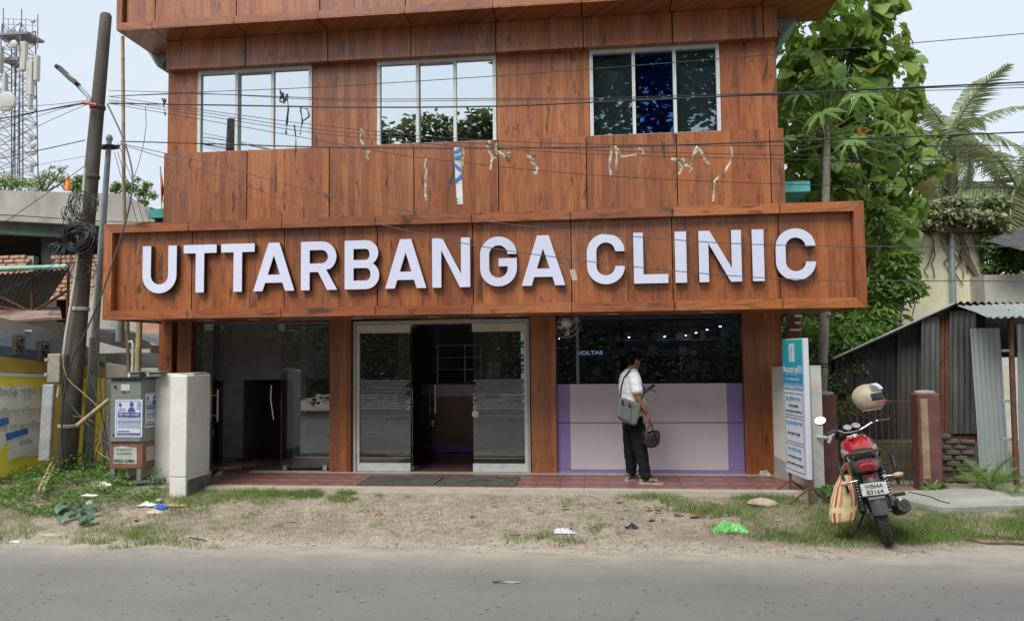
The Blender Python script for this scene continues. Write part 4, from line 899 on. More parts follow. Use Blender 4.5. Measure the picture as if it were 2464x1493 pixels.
# ------------------------------------------------------------ telecom tower
TY = 46.0
TW = thing('telecom_tower', 'steel lattice telecom tower with panel antennas and dishes far left behind the roof garden', 'tower', tuple(PY(45, 430, TY)*1))
MT['towersteel'] = mat('tower_steel', (.20, .20, .22), .7, .2, var=.2)
tcx = PY(42, 200, TY).x; u = (PY(90, 200, TY)-PY(0, 200, TY)).length/90
ztop = PY(42, 66, TY).z; z0_ = 0
hw = lambda z: u*(22+9*(ztop-z)/(ztop-PY(42, 430, TY).z))
m = MB(); legs = []
for sx, sy in ((-1, -1), (1, -1), (1, 1), (-1, 1)):
    q = MB(); q.tube([V(tcx+sx*hw(z), TY+sy*hw(z), z) for z in (z0_, ztop)], u*1.5, 5); part('tower_leg', q, MT['towersteel'], TW)
zs = [z0_+(ztop-z0_)*i/26 for i in range(27)]
m = MB()
for i in range(26):
    for (sx, sy), (tx, ty) in (((-1, -1), (1, -1)), ((1, -1), (1, 1)), ((1, 1), (-1, 1)), ((-1, 1), (-1, -1))):
        a = V(tcx+sx*hw(zs[i]), TY+sy*hw(zs[i]), zs[i]); b = V(tcx+tx*hw(zs[i+1]), TY+ty*hw(zs[i+1]), zs[i+1]); c = V(tcx+tx*hw(zs[i]), TY+ty*hw(zs[i]), zs[i]); d = V(tcx+sx*hw(zs[i+1]), TY+sy*hw(zs[i+1]), zs[i+1])
        m.tube([a, b], u*.75, 4, False); m.tube([c, d], u*.75, 4, False); m.tube([a, c], u*.75, 4, False)
part('bracing', m, MT['towersteel'], TW, kind='stuff')
m = MB()
for x in (28, 36, 47, 55): m.tube([PY(x, 70, TY), PY(x, 440, TY-1)], u*1.1, 4, False)
part('feeder_cable', m, MT['black'], TW, kind='stuff')
pz = PY(45, 95, TY); m = MB(); m.box((tcx-38*u, TY-26*u, pz.z), (tcx+42*u, TY+26*u, pz.z+5*u)); part('platform', m, MT['towersteel'], TW); m = MB(); m.box((tcx-20*u, TY-24*u, PY(0, 158, TY).z), (tcx+20*u, TY+20*u, PY(0, 150, TY).z)); part('platform', m, MT['towersteel'], TW)
m = MB()
for x, y0, y1 in ((8, 20, 95), (91, 35, 118), (52, 22, 66)): m.tube([PY(x, y0, TY-.6), PY(x, y1, TY-.6)], u*1.2, 5)
for y in (45, 58, 75): m.tube([PY(8, y, TY-.6), PY(91, y+4, TY-.6)], u*.6, 4)
for x in (20, 33, 62, 78): m.tube([PY(x, 45, TY-.6), PY(x, 95, TY-.6)], u*.6, 4)
part('guard_rail', m, MT['towersteel'], TW, kind='stuff')
ant = mat('antenna_casing', (.42, .42, .38), .5, var=.1, dirt=(.3, .28, .2))
for x0, x1, y0, y1, tl in ((3, 9, 113, 178, 3), (57, 68, 104, 172, 0), (88, 97, 136, 197, 1), (76, 84, 150, 232, -5), (75, 80, 230, 265, 0), (15, 20, 180, 232, 0), (75, 80, 328, 350, 0), (76, 82, 395, 416, 0), (78, 84, 355, 375, 0)):
    a = PY(x0+tl, y0, TY-1.2); b = PY(x1, y1, TY-1.2); q = MB(); q.bbox((min(a.x, b.x), TY-1.6, b.z), (max(a.x, b.x), TY-1.2, a.z), .05); part('panel_antenna', q, ant, TW)
for x, y, r_ in ((15, 244, 22), (32, 106, 9), (78, 50, 5), (78, 348, 7), (80, 366, 6)):
    c_ = PY(x, y, TY-1.9); q = MB(); q.lathe([(r_*u*.5, .2), (r_*u*.98, .12), (r_*u, 0), (r_*u*.8, -.05), (.01, -.08)], c_, 20, 'y'); part('dish_antenna', q, ant, TW)
# ------------------------------------------------------------ right: boundary wall, standing board
RW = thing('side_wall', 'pale plastered side wall at the right edge of the porch behind the standing signboard', 'wall', (2.45, -.6, .1))
a0 = V(2.27, -.30, 0); a1 = V(2.575, -1.03, 0); dn = (a1-a0).normalized(); nn = V(-dn.y, dn.x, 0); 
m = MB(); q = [a0, a1, a1+V(.13, .03, 0), a0+V(.16, .07, 0)]
vs_ = [V(p.x, p.y, -.05) for p in q]+[V(q[0].x, q[0].y, 1.66), V(q[1].x, q[1].y, 1.69), V(q[2].x, q[2].y, 1.69), V(q[3].x, q[3].y, 1.66)]
m.add(vs_, [(3, 2, 1, 0), (4, 5, 6, 7)]+[(i, (i+1) % 4, 4+(i+1) % 4, 4+i) for i in range(4)]); part('wall_panel', m, MT['whitewash'], RW)
off = V(-.006, -.002, 0); m = MB(); q = [a0.lerp(a1, .02)+off, a0.lerp(a1, .98)+off]; k = nn*.004
m.add([V(q[0].x, q[0].y, .1), V(q[1].x, q[1].y, .1), V(q[1].x, q[1].y, .36), V(q[0].x, q[0].y, .50), V(q[0].x+.004, q[0].y+.002, .1), V(q[1].x+.004, q[1].y+.002, .1), V(q[1].x+.004, q[1].y+.002, .36), V(q[0].x+.004, q[0].y+.002, .50)], [(0, 1, 2, 3), (7, 6, 5, 4), (3, 2, 6, 7)]); part('cement_repair', m, MT['conc_lt'], RW)
m = MB(); m.tube([V(2.62, -1.0, .82), V(2.72, -1.08, .82), V(2.78, -1.10, .84)], .022, 8); m.tube([V(2.74, -1.09, .76), V(2.77, -1.10, .84)], .02, 8); m.tube([V(2.78, -1.1, .85), V(2.80, -1.1, .88)], .018, 8)
solo('water_tap', m, mat('white_plastic', (.65, .65, .63), .35), 'white plastic pipe elbow and tap sticking out between the signboard and the motorcycle', 'tap')
# side column with white brackets
SC = thing('side_post', 'narrow brown clad post with white brackets right of the clinic column', 'post', (2.72, .6, .1))
a = PY(1896, 760, .5); b = PY(1926, 760, .5); m = MB(); m.box((a.x, .5, .05), (b.x, .62, 2.44)); part('post', m, mat('dark_red_brown', (.16, .06, .035), .6), SC)
for x0, x1, y in ((1912, 1930, 760), (1912, 1926, 776), (1901, 1928, 793), (1906, 1928, 829)):
    a = PY(x0, y, .46); b = PY(x1, y, .46); m = MB(); m.box((a.x, .44, a.z-.015), (b.x, .495, a.z+.015)); part('bracket', m, MT['alu'], SC)
cc = thing('security_camera', 'small white security camera under the right end of the signboard', 'camera', tuple(PY(1996, 760, .2)))
c_ = PY(1996, 760, .2); m = MB(); m.lathe([(.03, 0), (.035, .05), (.035, .13), (.025, .15)], c_-V(0, .1, 0), 12, 'y'); part('camera_body', m, MT['alu'], cc); m = MB(); m.lathe([(.022, 0), (.022, .02)], c_-V(0, .121, 0), 12, 'y'); part('lens', m, MT['black'], cc)
m = MB(); m.tube([c_, c_+V(0, .05, .14)], .012, 6); part('mount', m, MT['alu'], cc)
# standing board
TBm = thing('standing_signboard', 'tall narrow teal and white signboard with Bengali lettering on a rusty steel stand', 'sign', (2.28, -1.5, .1))
A = V(2.245, -1.15, 0); Bq = V(2.335, -1.79, 0); zb, zt = .425, 2.01
dx = (Bq-A).normalized(); W_ = (Bq-A).length; nrm = V(-1, 0, 0); nrm = (nrm-dx*nrm.dot(dx)).normalized(); M = frameM((A.x, A.y, zb), dx, (0, 0, 1))   # z axis = dx x up
if (M.to_3x3() @ V(0, 0, 1)).dot(nrm) < 0: pass
bw = mat('board_white', (.60, .64, .70), .35, var=.03); bk = mat('board_black', (.04, .04, .06), .4); bb = mat('board_blue_text', (.07, .28, .55), .4); H_ = zt-zb
zs_ = 1 if (M.to_3x3() @ V(0, 0, 1)).dot(nrm) > 0 else -1
m = MB(); m.bbox((0, 0, -.028), (W_, H_, .028), .006, M); part('panel_box', m, bw, TBm)
def bq(x0, y0, x1, y1, z, mt_, name): m = MB(); m.box((x0*W_, y0*H_, z*zs_), (x1*W_, y1*H_, (z+.0015)*zs_), M); return part(name, m, mt_, TBm)
def grad():
    m_, t, b = _new('teal_print'); g_ = t.nodes.new('ShaderNodeTexCoord').outputs['Object']; sp = t.nodes.new('ShaderNodeSeparateXYZ'); t.links.new(g_, sp.inputs[0])
    mr = t.nodes.new('ShaderNodeMapRange'); mr.inputs[1].default_value = 1.25; mr.inputs[2].default_value = 1.85; t.links.new(sp.outputs[2], mr.inputs[0])
    t.links.new(_ramp(t, mr.outputs[0], [(0, (.02, .22, .50)), (1, (.03, .42, .38))]), b.inputs['Base Color']); b.inputs['Roughness'].default_value = .35; return m_
bq(.012, .625, .93, .995, .0285, grad(), 'teal_header'); bq(.34, .83, .58, .965, .0305, bw, 'emblem_plate')
bq(.06, .665, .88, .668, .031, bw, 'printed_line')
bq(.05, .632, .46, .655, .031, bw, 'phone_strip'); bq(.5, .632, .9, .655, .031, bw, 'phone_strip')
for y0, y1 in ((.435, .60), (.24, .42), (.03, .225)):
    m = MB(); z1, z2 = .029*zs_, .0305*zs_
    for a_ in ((.05, y0, .90, y0+.004), (.05, y1-.004, .90, y1), (.05, y0+.004, .062, y1-.004), (.888, y0+.004, .90, y1-.004)): m.box((a_[0]*W_, a_[1]*H_, z1), (a_[2]*W_, a_[3]*H_, z2), M)
    part('printed_frame', m, bk, TBm)
Mz = M @ Matrix.Translation((0, 0, .034)) if zs_ > 0 else M @ Matrix.Translation((0, 0, -.034))
def bt(tx, x, y, w, h, mt_, off=.008): textpart(tx, Mz @ Matrix.Translation((x*W_, y*H_, 0)), w*W_, h*H_, mt_, TBm, off)
bt('উত্তরবঙ্গ ক্লিনিক', .05, .728, .86, .075, bw, .03); bt('হেলথ পয়েন্ট ডায়াগনস্টিক', .16, .69, .6, .022, bw)
bt('9733137801', .08, .637, .34, .013, bb, .003); bt('8064823079', .53, .637, .34, .013, bb, .003)
m = MB(); m.tube([Mz @ V(.46*W_, .85*H_, 0), Mz @ V(.44*W_, .90*H_, 0), Mz @ V(.5*W_, .94*H_, 0)], .006, 5); part('emblem', m, bb, TBm)
bt('ডাঃ সৌমা ঘোষ', .12, .545, .68, .035, bb, .012); bt('এম.ডি (মেডিসিন)', .25, .495, .45, .025, bk); bt('কনসালট্যান্ট ফিজিশিয়ান', .10, .455, .74, .022, bk)
bt('ডাঃ রাধাকান্ত পাল', .10, .36, .74, .035, bb, .012); bt('এম.এস. (স্ত্রী ও প্রসূতি)', .16, .29, .58, .028, bk)
bt('ডাঃ ভি.কে সাহু', .16, .17, .6, .035, bb, .012); bt('এম.ডি. (চর্ম, যৌন ও কুষ্ঠ)', .16, .12, .6, .025, bk); bt('স্কিন, কসমেটিক, লেজার সার্জারি', .09, .07, .76, .022, bk)
rs = MT['rust']
for k, P0 in enumerate((A+dx*.06, Bq-dx*.02)):
    m = MB(); m.box((P0.x-.014, P0.y-.014, .06), (P0.x+.014, P0.y+.014, zb+.02)); part('stand_post', m, rs, TBm)
    px_ = V(-dx.y, dx.x, 0)
    for s_ in (-1, 1):
        m = MB(); m.tube([P0+V(0, 0, .34), P0+px_*s_*.30+V(0, 0, .11)], .012, 6); part('stand_brace', m, rs, TBm)
    m = MB(); m.tube([P0+px_*.42+V(0, 0, .105), P0-px_*.42+V(0, 0, .105)], .013, 6); part('stand_foot', m, rs, TBm)
m = MB(); m.tube([A+V(.2, 0, .11), Bq+V(.2, 0, .11)], .012, 6); part('stand_foot', m, rs, TBm)

# ------------------------------------------------------------ gate with iron grille
GT = thing('garden_gate', 'thin rusty iron grille gate hung between two dark red posts', 'gate', (3.6, -.35, .1))
gy = -.3
for x0, x1, yt, yb, yy, mt_ in ((1972, 2013, 946, 1200, -.42, 'gp'), (2216, 2262, 944, 1176, -.52, 'gp')):
    MT.setdefault('gp', mat('dark_red_post', (.15, .055, .05), .85, var=.3, scale=6, bump=.4, dirt=(.08, .07, .055), dirt_amt=.8, dscale=3))
    a = PY(x0, yb, yy); b = PY(x1, yt, yy); m = MB(); m.bbox((a.x, yy, 0), (b.x, yy+.24, b.z-.01), .02); o = part('gate_post', m, MT['gp'], GT)
    m = MB(); m.lathe([(.12, 0), (.13, .02), (.10, .04), (.0, .05)], ((a.x+b.x)/2, yy+.12, b.z-.02), 12); part('post_cap', m, MT['conc'], o)
a = PY(2216, 1000, -.521); m = MB(); m.box((a.x+.0, -.524, .25), (a.x+.085, -.521, 1.25)); part('wooden_plank', m, mat('bare_plank', (.30, .22, .13), .8, var=.3), GT)
gx0, gx1 = PY(2016, 1000, gy).x, PY(2214, 1000, gy).x; gz0, gz1 = .13, 1.22; m = MB()
nb = 13
for i in range(nb+1):
    x = gx0+(gx1-gx0)*i/nb; m = MB(); m.tube([(x, gy, gz0), (x, gy, gz1+(.10 if i % 2 == 0 else .02))], .006, 5); part('gate_bar', m, MT['rust'], GT)
for z in (gz0, .62, gz1-.02): m = MB(); m.tube([(gx0, gy, z), (gx1, gy, z)], .009, 5); part('gate_rail', m, MT['rust'], GT)
for i in range(0, nb-1, 2):
    for z in (.95, .28):
        x = gx0+(gx1-gx0)*(i+1)/nb; r_ = (gx1-gx0)/nb; m = MB(); m.tube([(x+r_*math.cos(t*PI/8), gy-.01, z+r_*1.3*math.sin(t*PI/8)) for t in range(9)], .005, 5); part('scroll', m, MT['rust'], GT)
# low mossy wall behind
MW = thing('mossy_wall', 'low mossy brick and stone wall under the tin shed behind the gate', 'wall', (4, .3, .1)); MT['moss'] = mat('mossy_masonry', (.07, .075, .04), .95, var=.5, scale=5, bump=.6, bscale=12, dirt=(.03, .06, .012), dirt_amt=.8)
a = PY(2030, 1150, .28); b = PY(2258, 1064, .28); m = MB(); m.bbox((a.x-.5, .28, 0), (b.x+.03, .5, b.z+.02), .02); part('wall_body', m, MT['moss'], MW)
a = PY(2258, 1064, .12); b = PY(2356, 1064, .12); m = MB(); m.box((a.x, .13, 0), (b.x, .3, a.z)); part('wall_body', m, mat('dark_mortar', (.09, .085, .07), .95, dirt=(.04, .05, .02)), MW)
MT['oldbrick'] = mat('old_brick', (.10, .08, .065), .95, var=.4, scale=5, island=.5, bump=.5, dirt=(.05, .06, .03), dirt_amt=.7)
q = MB(); q.bbox((-.09, -.03, -.032), (.09, .03, .032), .012); ob = mesh_of('brick', q, MT['oldbrick']); P = _wm(MW).inverted(); rnd = random.Random(3)
for j in range(9):
    x = a.x+.08+(.09 if j % 2 else 0)
    while x < b.x-.05:
        if rnd.random() < .93: shared('brick', ob, P @ Matrix.Translation((x, .122+rnd.uniform(-.012, .008), .14+j*.072)) @ Matrix.Rotation(rnd.uniform(-.06, .06), 4, 'Y') @ Matrix.Diagonal((rnd.uniform(.7, 1), 1, rnd.uniform(.8, 1.05), 1)), MW)
        x += .195
# ------------------------------------------------------------ tin shed
SH = thing('tin_shed', 'dark shed of old corrugated tin sheets with a sloping roof at the right edge', 'shed', (5, .6, .1))
MT['shadetin'] = mat('shade_darkened_tin', (.022, .024, .026), .75, .1, var=.5, scale=4, dirt=(.035, .022, .016), dirt_amt=.8, dscale=1.9, stretch=(1.6, 1.6, .3))  # tin with tree shade darkened into its colour, rust mottles on top
MT['tinmid'] = mat('weathered_shaded_tin', (.095, .10, .098), .6, .3, var=.35, scale=4, dirt=(.06, .035, .025), dirt_amt=.85, dscale=2.6, stretch=(1.5, 1.5, .35))  # weathered tin, overhang shade darkened into its base colour
def sh(x0, x1, yt0, yt1, yb, Y, mt_, lab=None, dx=0, pitch=.076):
    p00 = PY(x0+dx, yb, Y); p10 = PY(x1+dx, yb, Y); p01 = PY(x0, yt0, Y)
    u_ = p10-p00; o = part('tin_sheet', corr_sheet(p00, p10, p01, .011, pitch, rag=.01), MT[mt_], SH, label=lab); return o
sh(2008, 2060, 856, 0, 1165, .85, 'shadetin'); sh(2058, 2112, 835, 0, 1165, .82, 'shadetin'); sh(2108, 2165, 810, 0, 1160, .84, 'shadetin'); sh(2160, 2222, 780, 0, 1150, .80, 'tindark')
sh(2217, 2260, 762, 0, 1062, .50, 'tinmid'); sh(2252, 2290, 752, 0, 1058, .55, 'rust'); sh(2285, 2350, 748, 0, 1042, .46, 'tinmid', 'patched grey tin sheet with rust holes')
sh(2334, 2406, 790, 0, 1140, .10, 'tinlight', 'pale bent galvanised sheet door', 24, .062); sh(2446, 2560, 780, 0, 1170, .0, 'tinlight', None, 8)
m = MB(); a = PY(2286, 1058, .5); b = PY(2352, 1040, .5); m.box((a.x, .5, a.z-.1), (b.x, .56, b.z)); part('rusty_strip', m, MT['rust'], SH)
m = MB(); m.tube([PY(2447, 1178, -.25), PY(2438, 960, -.2), PY(2430, 745, -.15)], .035, 4); part('shed_post', m, MT['rust'], SH)
for y in (843, 964, 1055): m = MB(); c_ = PY(2424, y, -.16); m.bbox((c_.x-.07, -.18, c_.z-.015), (c_.x+.06, -.14, c_.z+.015), .003); part('hinge', m, MT['galv'], SH)
r0 = PY(2005, 862, .75); r1 = PY(2300, 728, .35); m = MB(); a = PY(2000, 900, 1.0); m.add([V(a.x, 1.0, .05), V(5.75, 1.0, .05), V(5.75, 1.0, 2.35), V(r1.x, 1.0, r1.z-.12), V(a.x, 1.0, r0.z-.03)], [(0, 1, 2, 3, 4)]); part('shade_backing', m, MT['darkvoid'], SH)  # near-black sheet stands in for the shade inside the shed
r0 = PY(2005, 862, .75); r1 = PY(2300, 728, .35); rb = V(.3, 3.0, -.75)
m = MB(); n_ = 2
part('roof_sheet', corr_sheet(r0, r0+rb, r1, .01, .08), MT['tindark'], SH)
m = MB(); m.tube([r0, r1], .02, 4); part('roof_edge', m, mat('grey_roof_edge', (.28, .29, .29), .6), SH)
f0 = PY(2300, 728, .3); f1 = PY(2560, 730, .3); part('roof_sheet', corr_sheet(f0, f1, f0+V(.2, 2.5, -.5), .02, .09), MT['tindark'], SH)
g0 = PY(2306, 733, .25); part('roof_sheet', corr_sheet(PY(2378, 763, -.45), PY(2600, 758, -.55), PY(2304, 735, .22), .014, .085), MT['tinlight'], SH, label='pale corrugated roof sheet over the doorway')
m = MB(); m.box((f0.x+.4, .31, f0.z-.75), (5.75, .36, f0.z-.03)); part('shade_backing', m, MT['darkvoid'], SH)  # near-black strip, shade under the front roof put into colour

# concrete path at gate
cp = [PZ(x, y, .145) for x, y in ((2150, 1184), (2184, 1180), (2271, 1175), (2360, 1174), (2500, 1196), (2500, 1214), (2400, 1216), (2330, 1220), (2265, 1220), (2203, 1208), (2160, 1200))]
m = MB(); k = len(cp); m.add(cp+[p-V(0, 0, .12) for p in cp], [tuple(range(k-1, -1, -1)), tuple(range(k, 2*k))]+[(i, (i+1) % k, k+(i+1) % k, k+i) for i in range(k)])
pth = solo('path', m, MT['conc_lt'], kind='structure')
m = MB(); cr = [PZ(x, y, .147) for x, y in ((2186, 1183), (2210, 1188), (2240, 1195), (2262, 1205), (2285, 1210))]; m.tube(cr, .012, 5, flat=.25); part('crack', m, MT['darkvoid'], pth)

# ------------------------------------------------------------ cream building behind
YC = thing('cream_building', 'flat roofed cream yellow building with a grey downpipe, overgrown by creepers', 'building', (7, 6, .1))
MT['cream'] = mat('cream_wall', (.78, .76, .55), .9, var=.10, scale=1.6, bump=.15, dirt=(.36, .33, .25), dirt_amt=.4, dscale=1.2)
MT['cream2'] = mat('offwhite_wall', (.50, .49, .45), .9, var=.10, dirt=(.3, .28, .22), dirt_amt=.6)
a = PY(2180, 1100, 6); b = PY(2366, 556, 6); m = MB(); m.box((a.x-3, 6, 0), (b.x, 11, b.z-.04)); part('wall', m, MT['cream'], YC)
m = MB(); m.box((a.x-3.1, 5.75, b.z-.04), (b.x+.22, 11.2, b.z+.06)); part('roof_slab', m, mat('mossy_slab', (.17, .10, .08), .95, var=.4, dirt=(.35, .3, .2), dirt_amt=.6), YC)
m = MB(); m.tube([PY(2289, 562, 5.9), PY(2295, 760, 5.9)], .06, 8); part('downpipe', m, MT['galv'], YC); m = MB(); m.tube([PY(2284, 562, 5.92), PY(2289, 760, 5.92)], .022, 6); part('thin_pipe', m, MT['alu'], YC)
OW = thing('offwhite_building', 'plain off white building with a dark awning behind the tin shed', 'building', (9, 5.5, .1))
a = PY(2368, 720, 5.4); m = MB(); b = PY(2500, 640, 5.4); m.box((a.x+.02, 5.4, 0), (14, 9, PY(2464, 641, 5.4).z-.15)); part('wall', m, MT['cream2'], OW)
m = MB(); m.add([PY(2376, 580, 4.6), PY(2464, 603, 4.6), PY(2600, 610, 4.6), PY(2600, 520, 6.5), PY(2464, 545, 6.5), PY(2420, 558, 6.0)], [(0, 1, 4, 5), (1, 2, 3, 4)]); m.add([p+V(0, .1, .05) for p in (PY(2376, 580, 4.6), PY(2464, 603, 4.6), PY(2600, 610, 4.6))], []); part('awning', m, MT['tindark'], OW)
# ------------------------------------------------------------ the man at the counter
def tubesecs(pts, rx, ry=None, ref=V(0, 1, 0)):
    pts = [Vector(p) for p in pts]; ry = ry or rx; secs = []
    for i, p in enumerate(pts):
        t = (pts[min(i+1, len(pts)-1)]-pts[max(i-1, 0)]).normalized(); b = (ref-t*ref.dot(t)).normalized(); a = t.cross(b)
        secs.append((p, a*rx[i], b*ry[i]))
    return secs
def capped(mb, secs, n=14):
    c, a, b = secs[0]; c1, a1, b1 = secs[-1]; d0 = (secs[0][0]-secs[1][0]).normalized()*min(a.length, b.length)*.5; d1 = (secs[-1][0]-secs[-2][0]).normalized()*min(a1.length, b1.length)*.5
    mb.loft([(c+d0, a*.35, b*.35), (c+d0*.6, a*.8, b*.8)]+secs+[(c1+d1*.6, a1*.8, b1*.8), (c1+d1, a1*.35, b1*.35)], n)
def fuse(o, vox, smooth=3, fac=.5):
    modapply(o, ('REMESH', dict(mode='VOXEL', voxel_size=vox, use_smooth_shade=True)), ('SMOOTH', dict(iterations=smooth, factor=fac))); 
    for p in o.data.polygons: p.use_smooth = True
    return o
def P2(x, y, d=0.0): return V((x-440)*.00126, d, (1402-y)*.00126)
MP = PZ(1548, 1160, .222); ORG = V(MP.x-.07, MP.y, .224)
MAN = thing('person', 'man in a white T-shirt and black trousers standing at the counter looking at his phone', 'person', M=Matrix.Translation(ORG) @ Matrix.Rotation(math.radians(8), 4, 'Z'))
skin = mat('brown_skin', (.22, .10, .058), .5, var=.10, scale=12, spec=.35); hairm = mat('black_hair', (.005, .004, .004), .75, spec=.15, bump=.5, bscale=120)
mb = MB()
# head: skull, face, jaw
HM = Matrix.Translation(P2(422, 172)) @ Matrix.Rotation(math.radians(8), 4, 'Y') @ Matrix.Rotation(math.radians(22), 4, 'Z')
mb.sphere((-.008, 0, .018), (.095, .075, .092), 18, 14, HM); mb.sphere((.035, 0, -.035), (.058, .056, .080), 16, 12, HM)
mb.sphere((.090, 0, -.018), (.018, .013, .022), 10, 8, HM); mb.sphere((.082, 0, .022), (.016, .042, .012), 10, 8, HM); mb.sphere((.082, 0, -.062), (.012, .026, .008), 10, 6, HM); mb.sphere((.083, 0, -.075), (.010, .022, .008), 10, 6, HM); mb.sphere((.066, 0, -.100), (.024, .028, .020), 10, 8, HM)
for s_ in (-1, 1):
    mb.sphere((.0, s_*.077, -.012), (.020, .010, .032), 10, 8, HM); mb.sphere((.055, s_*.034, -.03), (.026, .022, .028), 10, 8, HM)
capped(mb, tubesecs([P2(412, 225), P2(398, 262), P2(392, 290)], [.056, .060, .075], [.058, .064, .09]))
# trunk under the clothes
mb.loft([(P2(390, 300), V(.08, 0, 0), V(0, .14, 0)), (P2(380, 380), V(.11, 0, 0), V(0, .165, 0)), (P2(395, 560), V(.12, 0, 0), V(0, .15, 0)), (P2(410, 740), V(.105, 0, 0), V(0, .15, 0)), (P2(410, 800), V(.10, 0, 0), V(0, .15, 0))], 16)
# arms
def arm(pts, r): capped(mb, tubesecs(pts, r, ref=V(0, 1, .01)))
na = [P2(402, 335, -.185), P2(415, 460, -.215), P2(432, 555, -.225), P2(468, 630, -.225), P2(508, 702, -.215)]
arm(na, [.056, .050, .044, .041, .029]); fa = [P2(400, 335, .185), P2(440, 450, .215), P2(470, 560, .21), P2(505, 520, .12), P2(535, 492, .04)]
arm(fa, [.056, .048, .043, .038, .028])
def hand(o, d, side, up, curl, s=1.0):      # o wrist, d hand direction, side = finger spread axis, up = back of the hand
    d = d.normalized(); side = (side-d*side.dot(d)).normalized(); up = d.cross(side)
    capped(mb, [(o-d*.01, side*.026, up*.020), (o+d*.03, side*.036, up*.016), (o+d*.075, side*.040, up*.013), (o+d*.088, side*.036, up*.011)], 12)
    for k, (L, off_) in enumerate(((.070, -.028), (.080, -.009), (.074, .010), (.058, .027))):
        p = o+d*.082+side*off_; dirv = d.copy(); pts = [p]; ax = side
        for j, f in enumerate((.42, .32, .26)):
            dirv = Quaternion(ax, curl*(.8+.15*k)*(1 if j else .7)) @ dirv; p = p+dirv*L*f; pts.append(p)
        capped(mb, tubesecs(pts, [.0095, .009, .0085, .007], ref=side), 8)
    p = o+d*.02-side*.030; t1 = p+(d*.6-side*.6-up*.3).normalized()*.035; t2 = t1+(d*.9-side*.15-up*.45).normalized()*.03; t3 = t2+(d-up*.5).normalized()*.022
    capped(mb, tubesecs([p, t1, t2, t3], [.014, .012, .0105, .008], ref=V(0, 1, .2)), 8)
hand(P2(512, 708, -.213), V(.42, .02, -1), V(0, 1, .0), None, .62)
hand(P2(537, 490, .035), V(1, -.15, .25), V(0, -1, .15), None, -.55)
# lower legs and feet
def foot(h, ang, nm):
    R_ = Matrix.Translation(h) @ Matrix.Rotation(ang, 4, 'Z')
    capped(mb, [(R_ @ V(.0, 0, .052), R_.to_3x3() @ V(0, .030, 0), V(0, 0, .030)), (R_ @ V(.05, 0, .060), R_.to_3x3() @ V(0, .034, 0), V(0, 0, .040)), (R_ @ V(.12, 0, .045), R_.to_3x3() @ V(0, .040, 0), V(0, 0, .024)), (R_ @ V(.18, 0, .034), R_.to_3x3() @ V(0, .044, 0), V(0, 0, .016)), (R_ @ V(.215, 0, .030), R_.to_3x3() @ V(0, .040, 0), V(0, 0, .011))], 12)
    for k in range(5): mb.sphere((.228-.006*k*k*.35, (k-2)*.017*(-1), .030), (.018, .0092, .010), 8, 6, R_)
    capped(mb, tubesecs([R_ @ V(.015, 0, .06), R_ @ V(.005, 0, .20), R_ @ V(0, 0, .42)], [.040, .042, .052], ref=V(0, 1, 0)))
    return R_
RN = foot(P2(480, 1402, -.10), math.radians(-12), 'n'); RF = foot(P2(368, 1402, .13), math.radians(28), 'f')
body = part('body', mb, skin, MAN, world=False); fuse(body, .0065, 2, .4)
# hair
m = MB(); m.sphere((-.012, 0, .034), (.100, .082, .088), 20, 14, HM); m.sphere((-.045, 0, -.01), (.062, .074, .070), 16, 12, HM); m.sphere((.045, 0, .075), (.052, .062, .040), 14, 10, HM)
hr = part('hair', m, hairm, MAN, world=False); fuse(hr, .007, 1, .3)
for v in hr.data.vertices: v.co += v.normal*.004*mnoise.noise(v.co*60)
m = MB(); 
for s_ in (-1, 1):
    m.sphere((.093, s_*.031, .006), (.006, .014, .006), 8, 6, HM)
part('eyes', m, MT['black'], MAN, world=False, kind='stuff')
# shirt
m = MB()
m.loft([(P2(398, 258), V(.062, 0, 0), V(0, .068, 0)), (P2(392, 275), V(.085, 0, .0), V(0, .12, 0)), (P2(382, 310), V(.118, 0, 0), V(0, .178, 0)), (P2(382, 370), V(.140, 0, 0), V(0, .198, 0)), (P2(385, 450), V(.152, 0, 0), V(0, .19, 0)), (P2(398, 540), V(.155, 0, 0), V(0, .182, 0)), (P2(412, 620), V(.155, 0, 0), V(0, .180, 0)), (P2(420, 690), V(.150, 0, 0), V(0, .182, 0)), (P2(424, 730), V(.146, 0, 0), V(0, .184, 0))], 24)
for y_, an in ((-1, na), (1, fa)):
    capped(m, tubesecs([an[0]+V(-.01, -y_*.03, .01), an[0].lerp(an[1], .5)+V(0, y_*.004, 0), an[1].lerp(an[2], .25)+V(0, y_*.006, 0)], [.080, .078, .076], ref=V(0, 1, 0)))
cloth = mat('white_cotton', (.72, .73, .76), .85, var=.03); sh_ = part('tshirt', m, cloth, MAN, world=False); fuse(sh_, .011, 3)
for v in sh_.data.vertices:
    c = v.co; k = .35+.65*sstep(1.25, .95, c.z); v.co += v.normal*(.010*k*mnoise.noise(V(c.x*7, c.y*7, c.z*16+c.x*9))+.004*mnoise.noise(c*24))
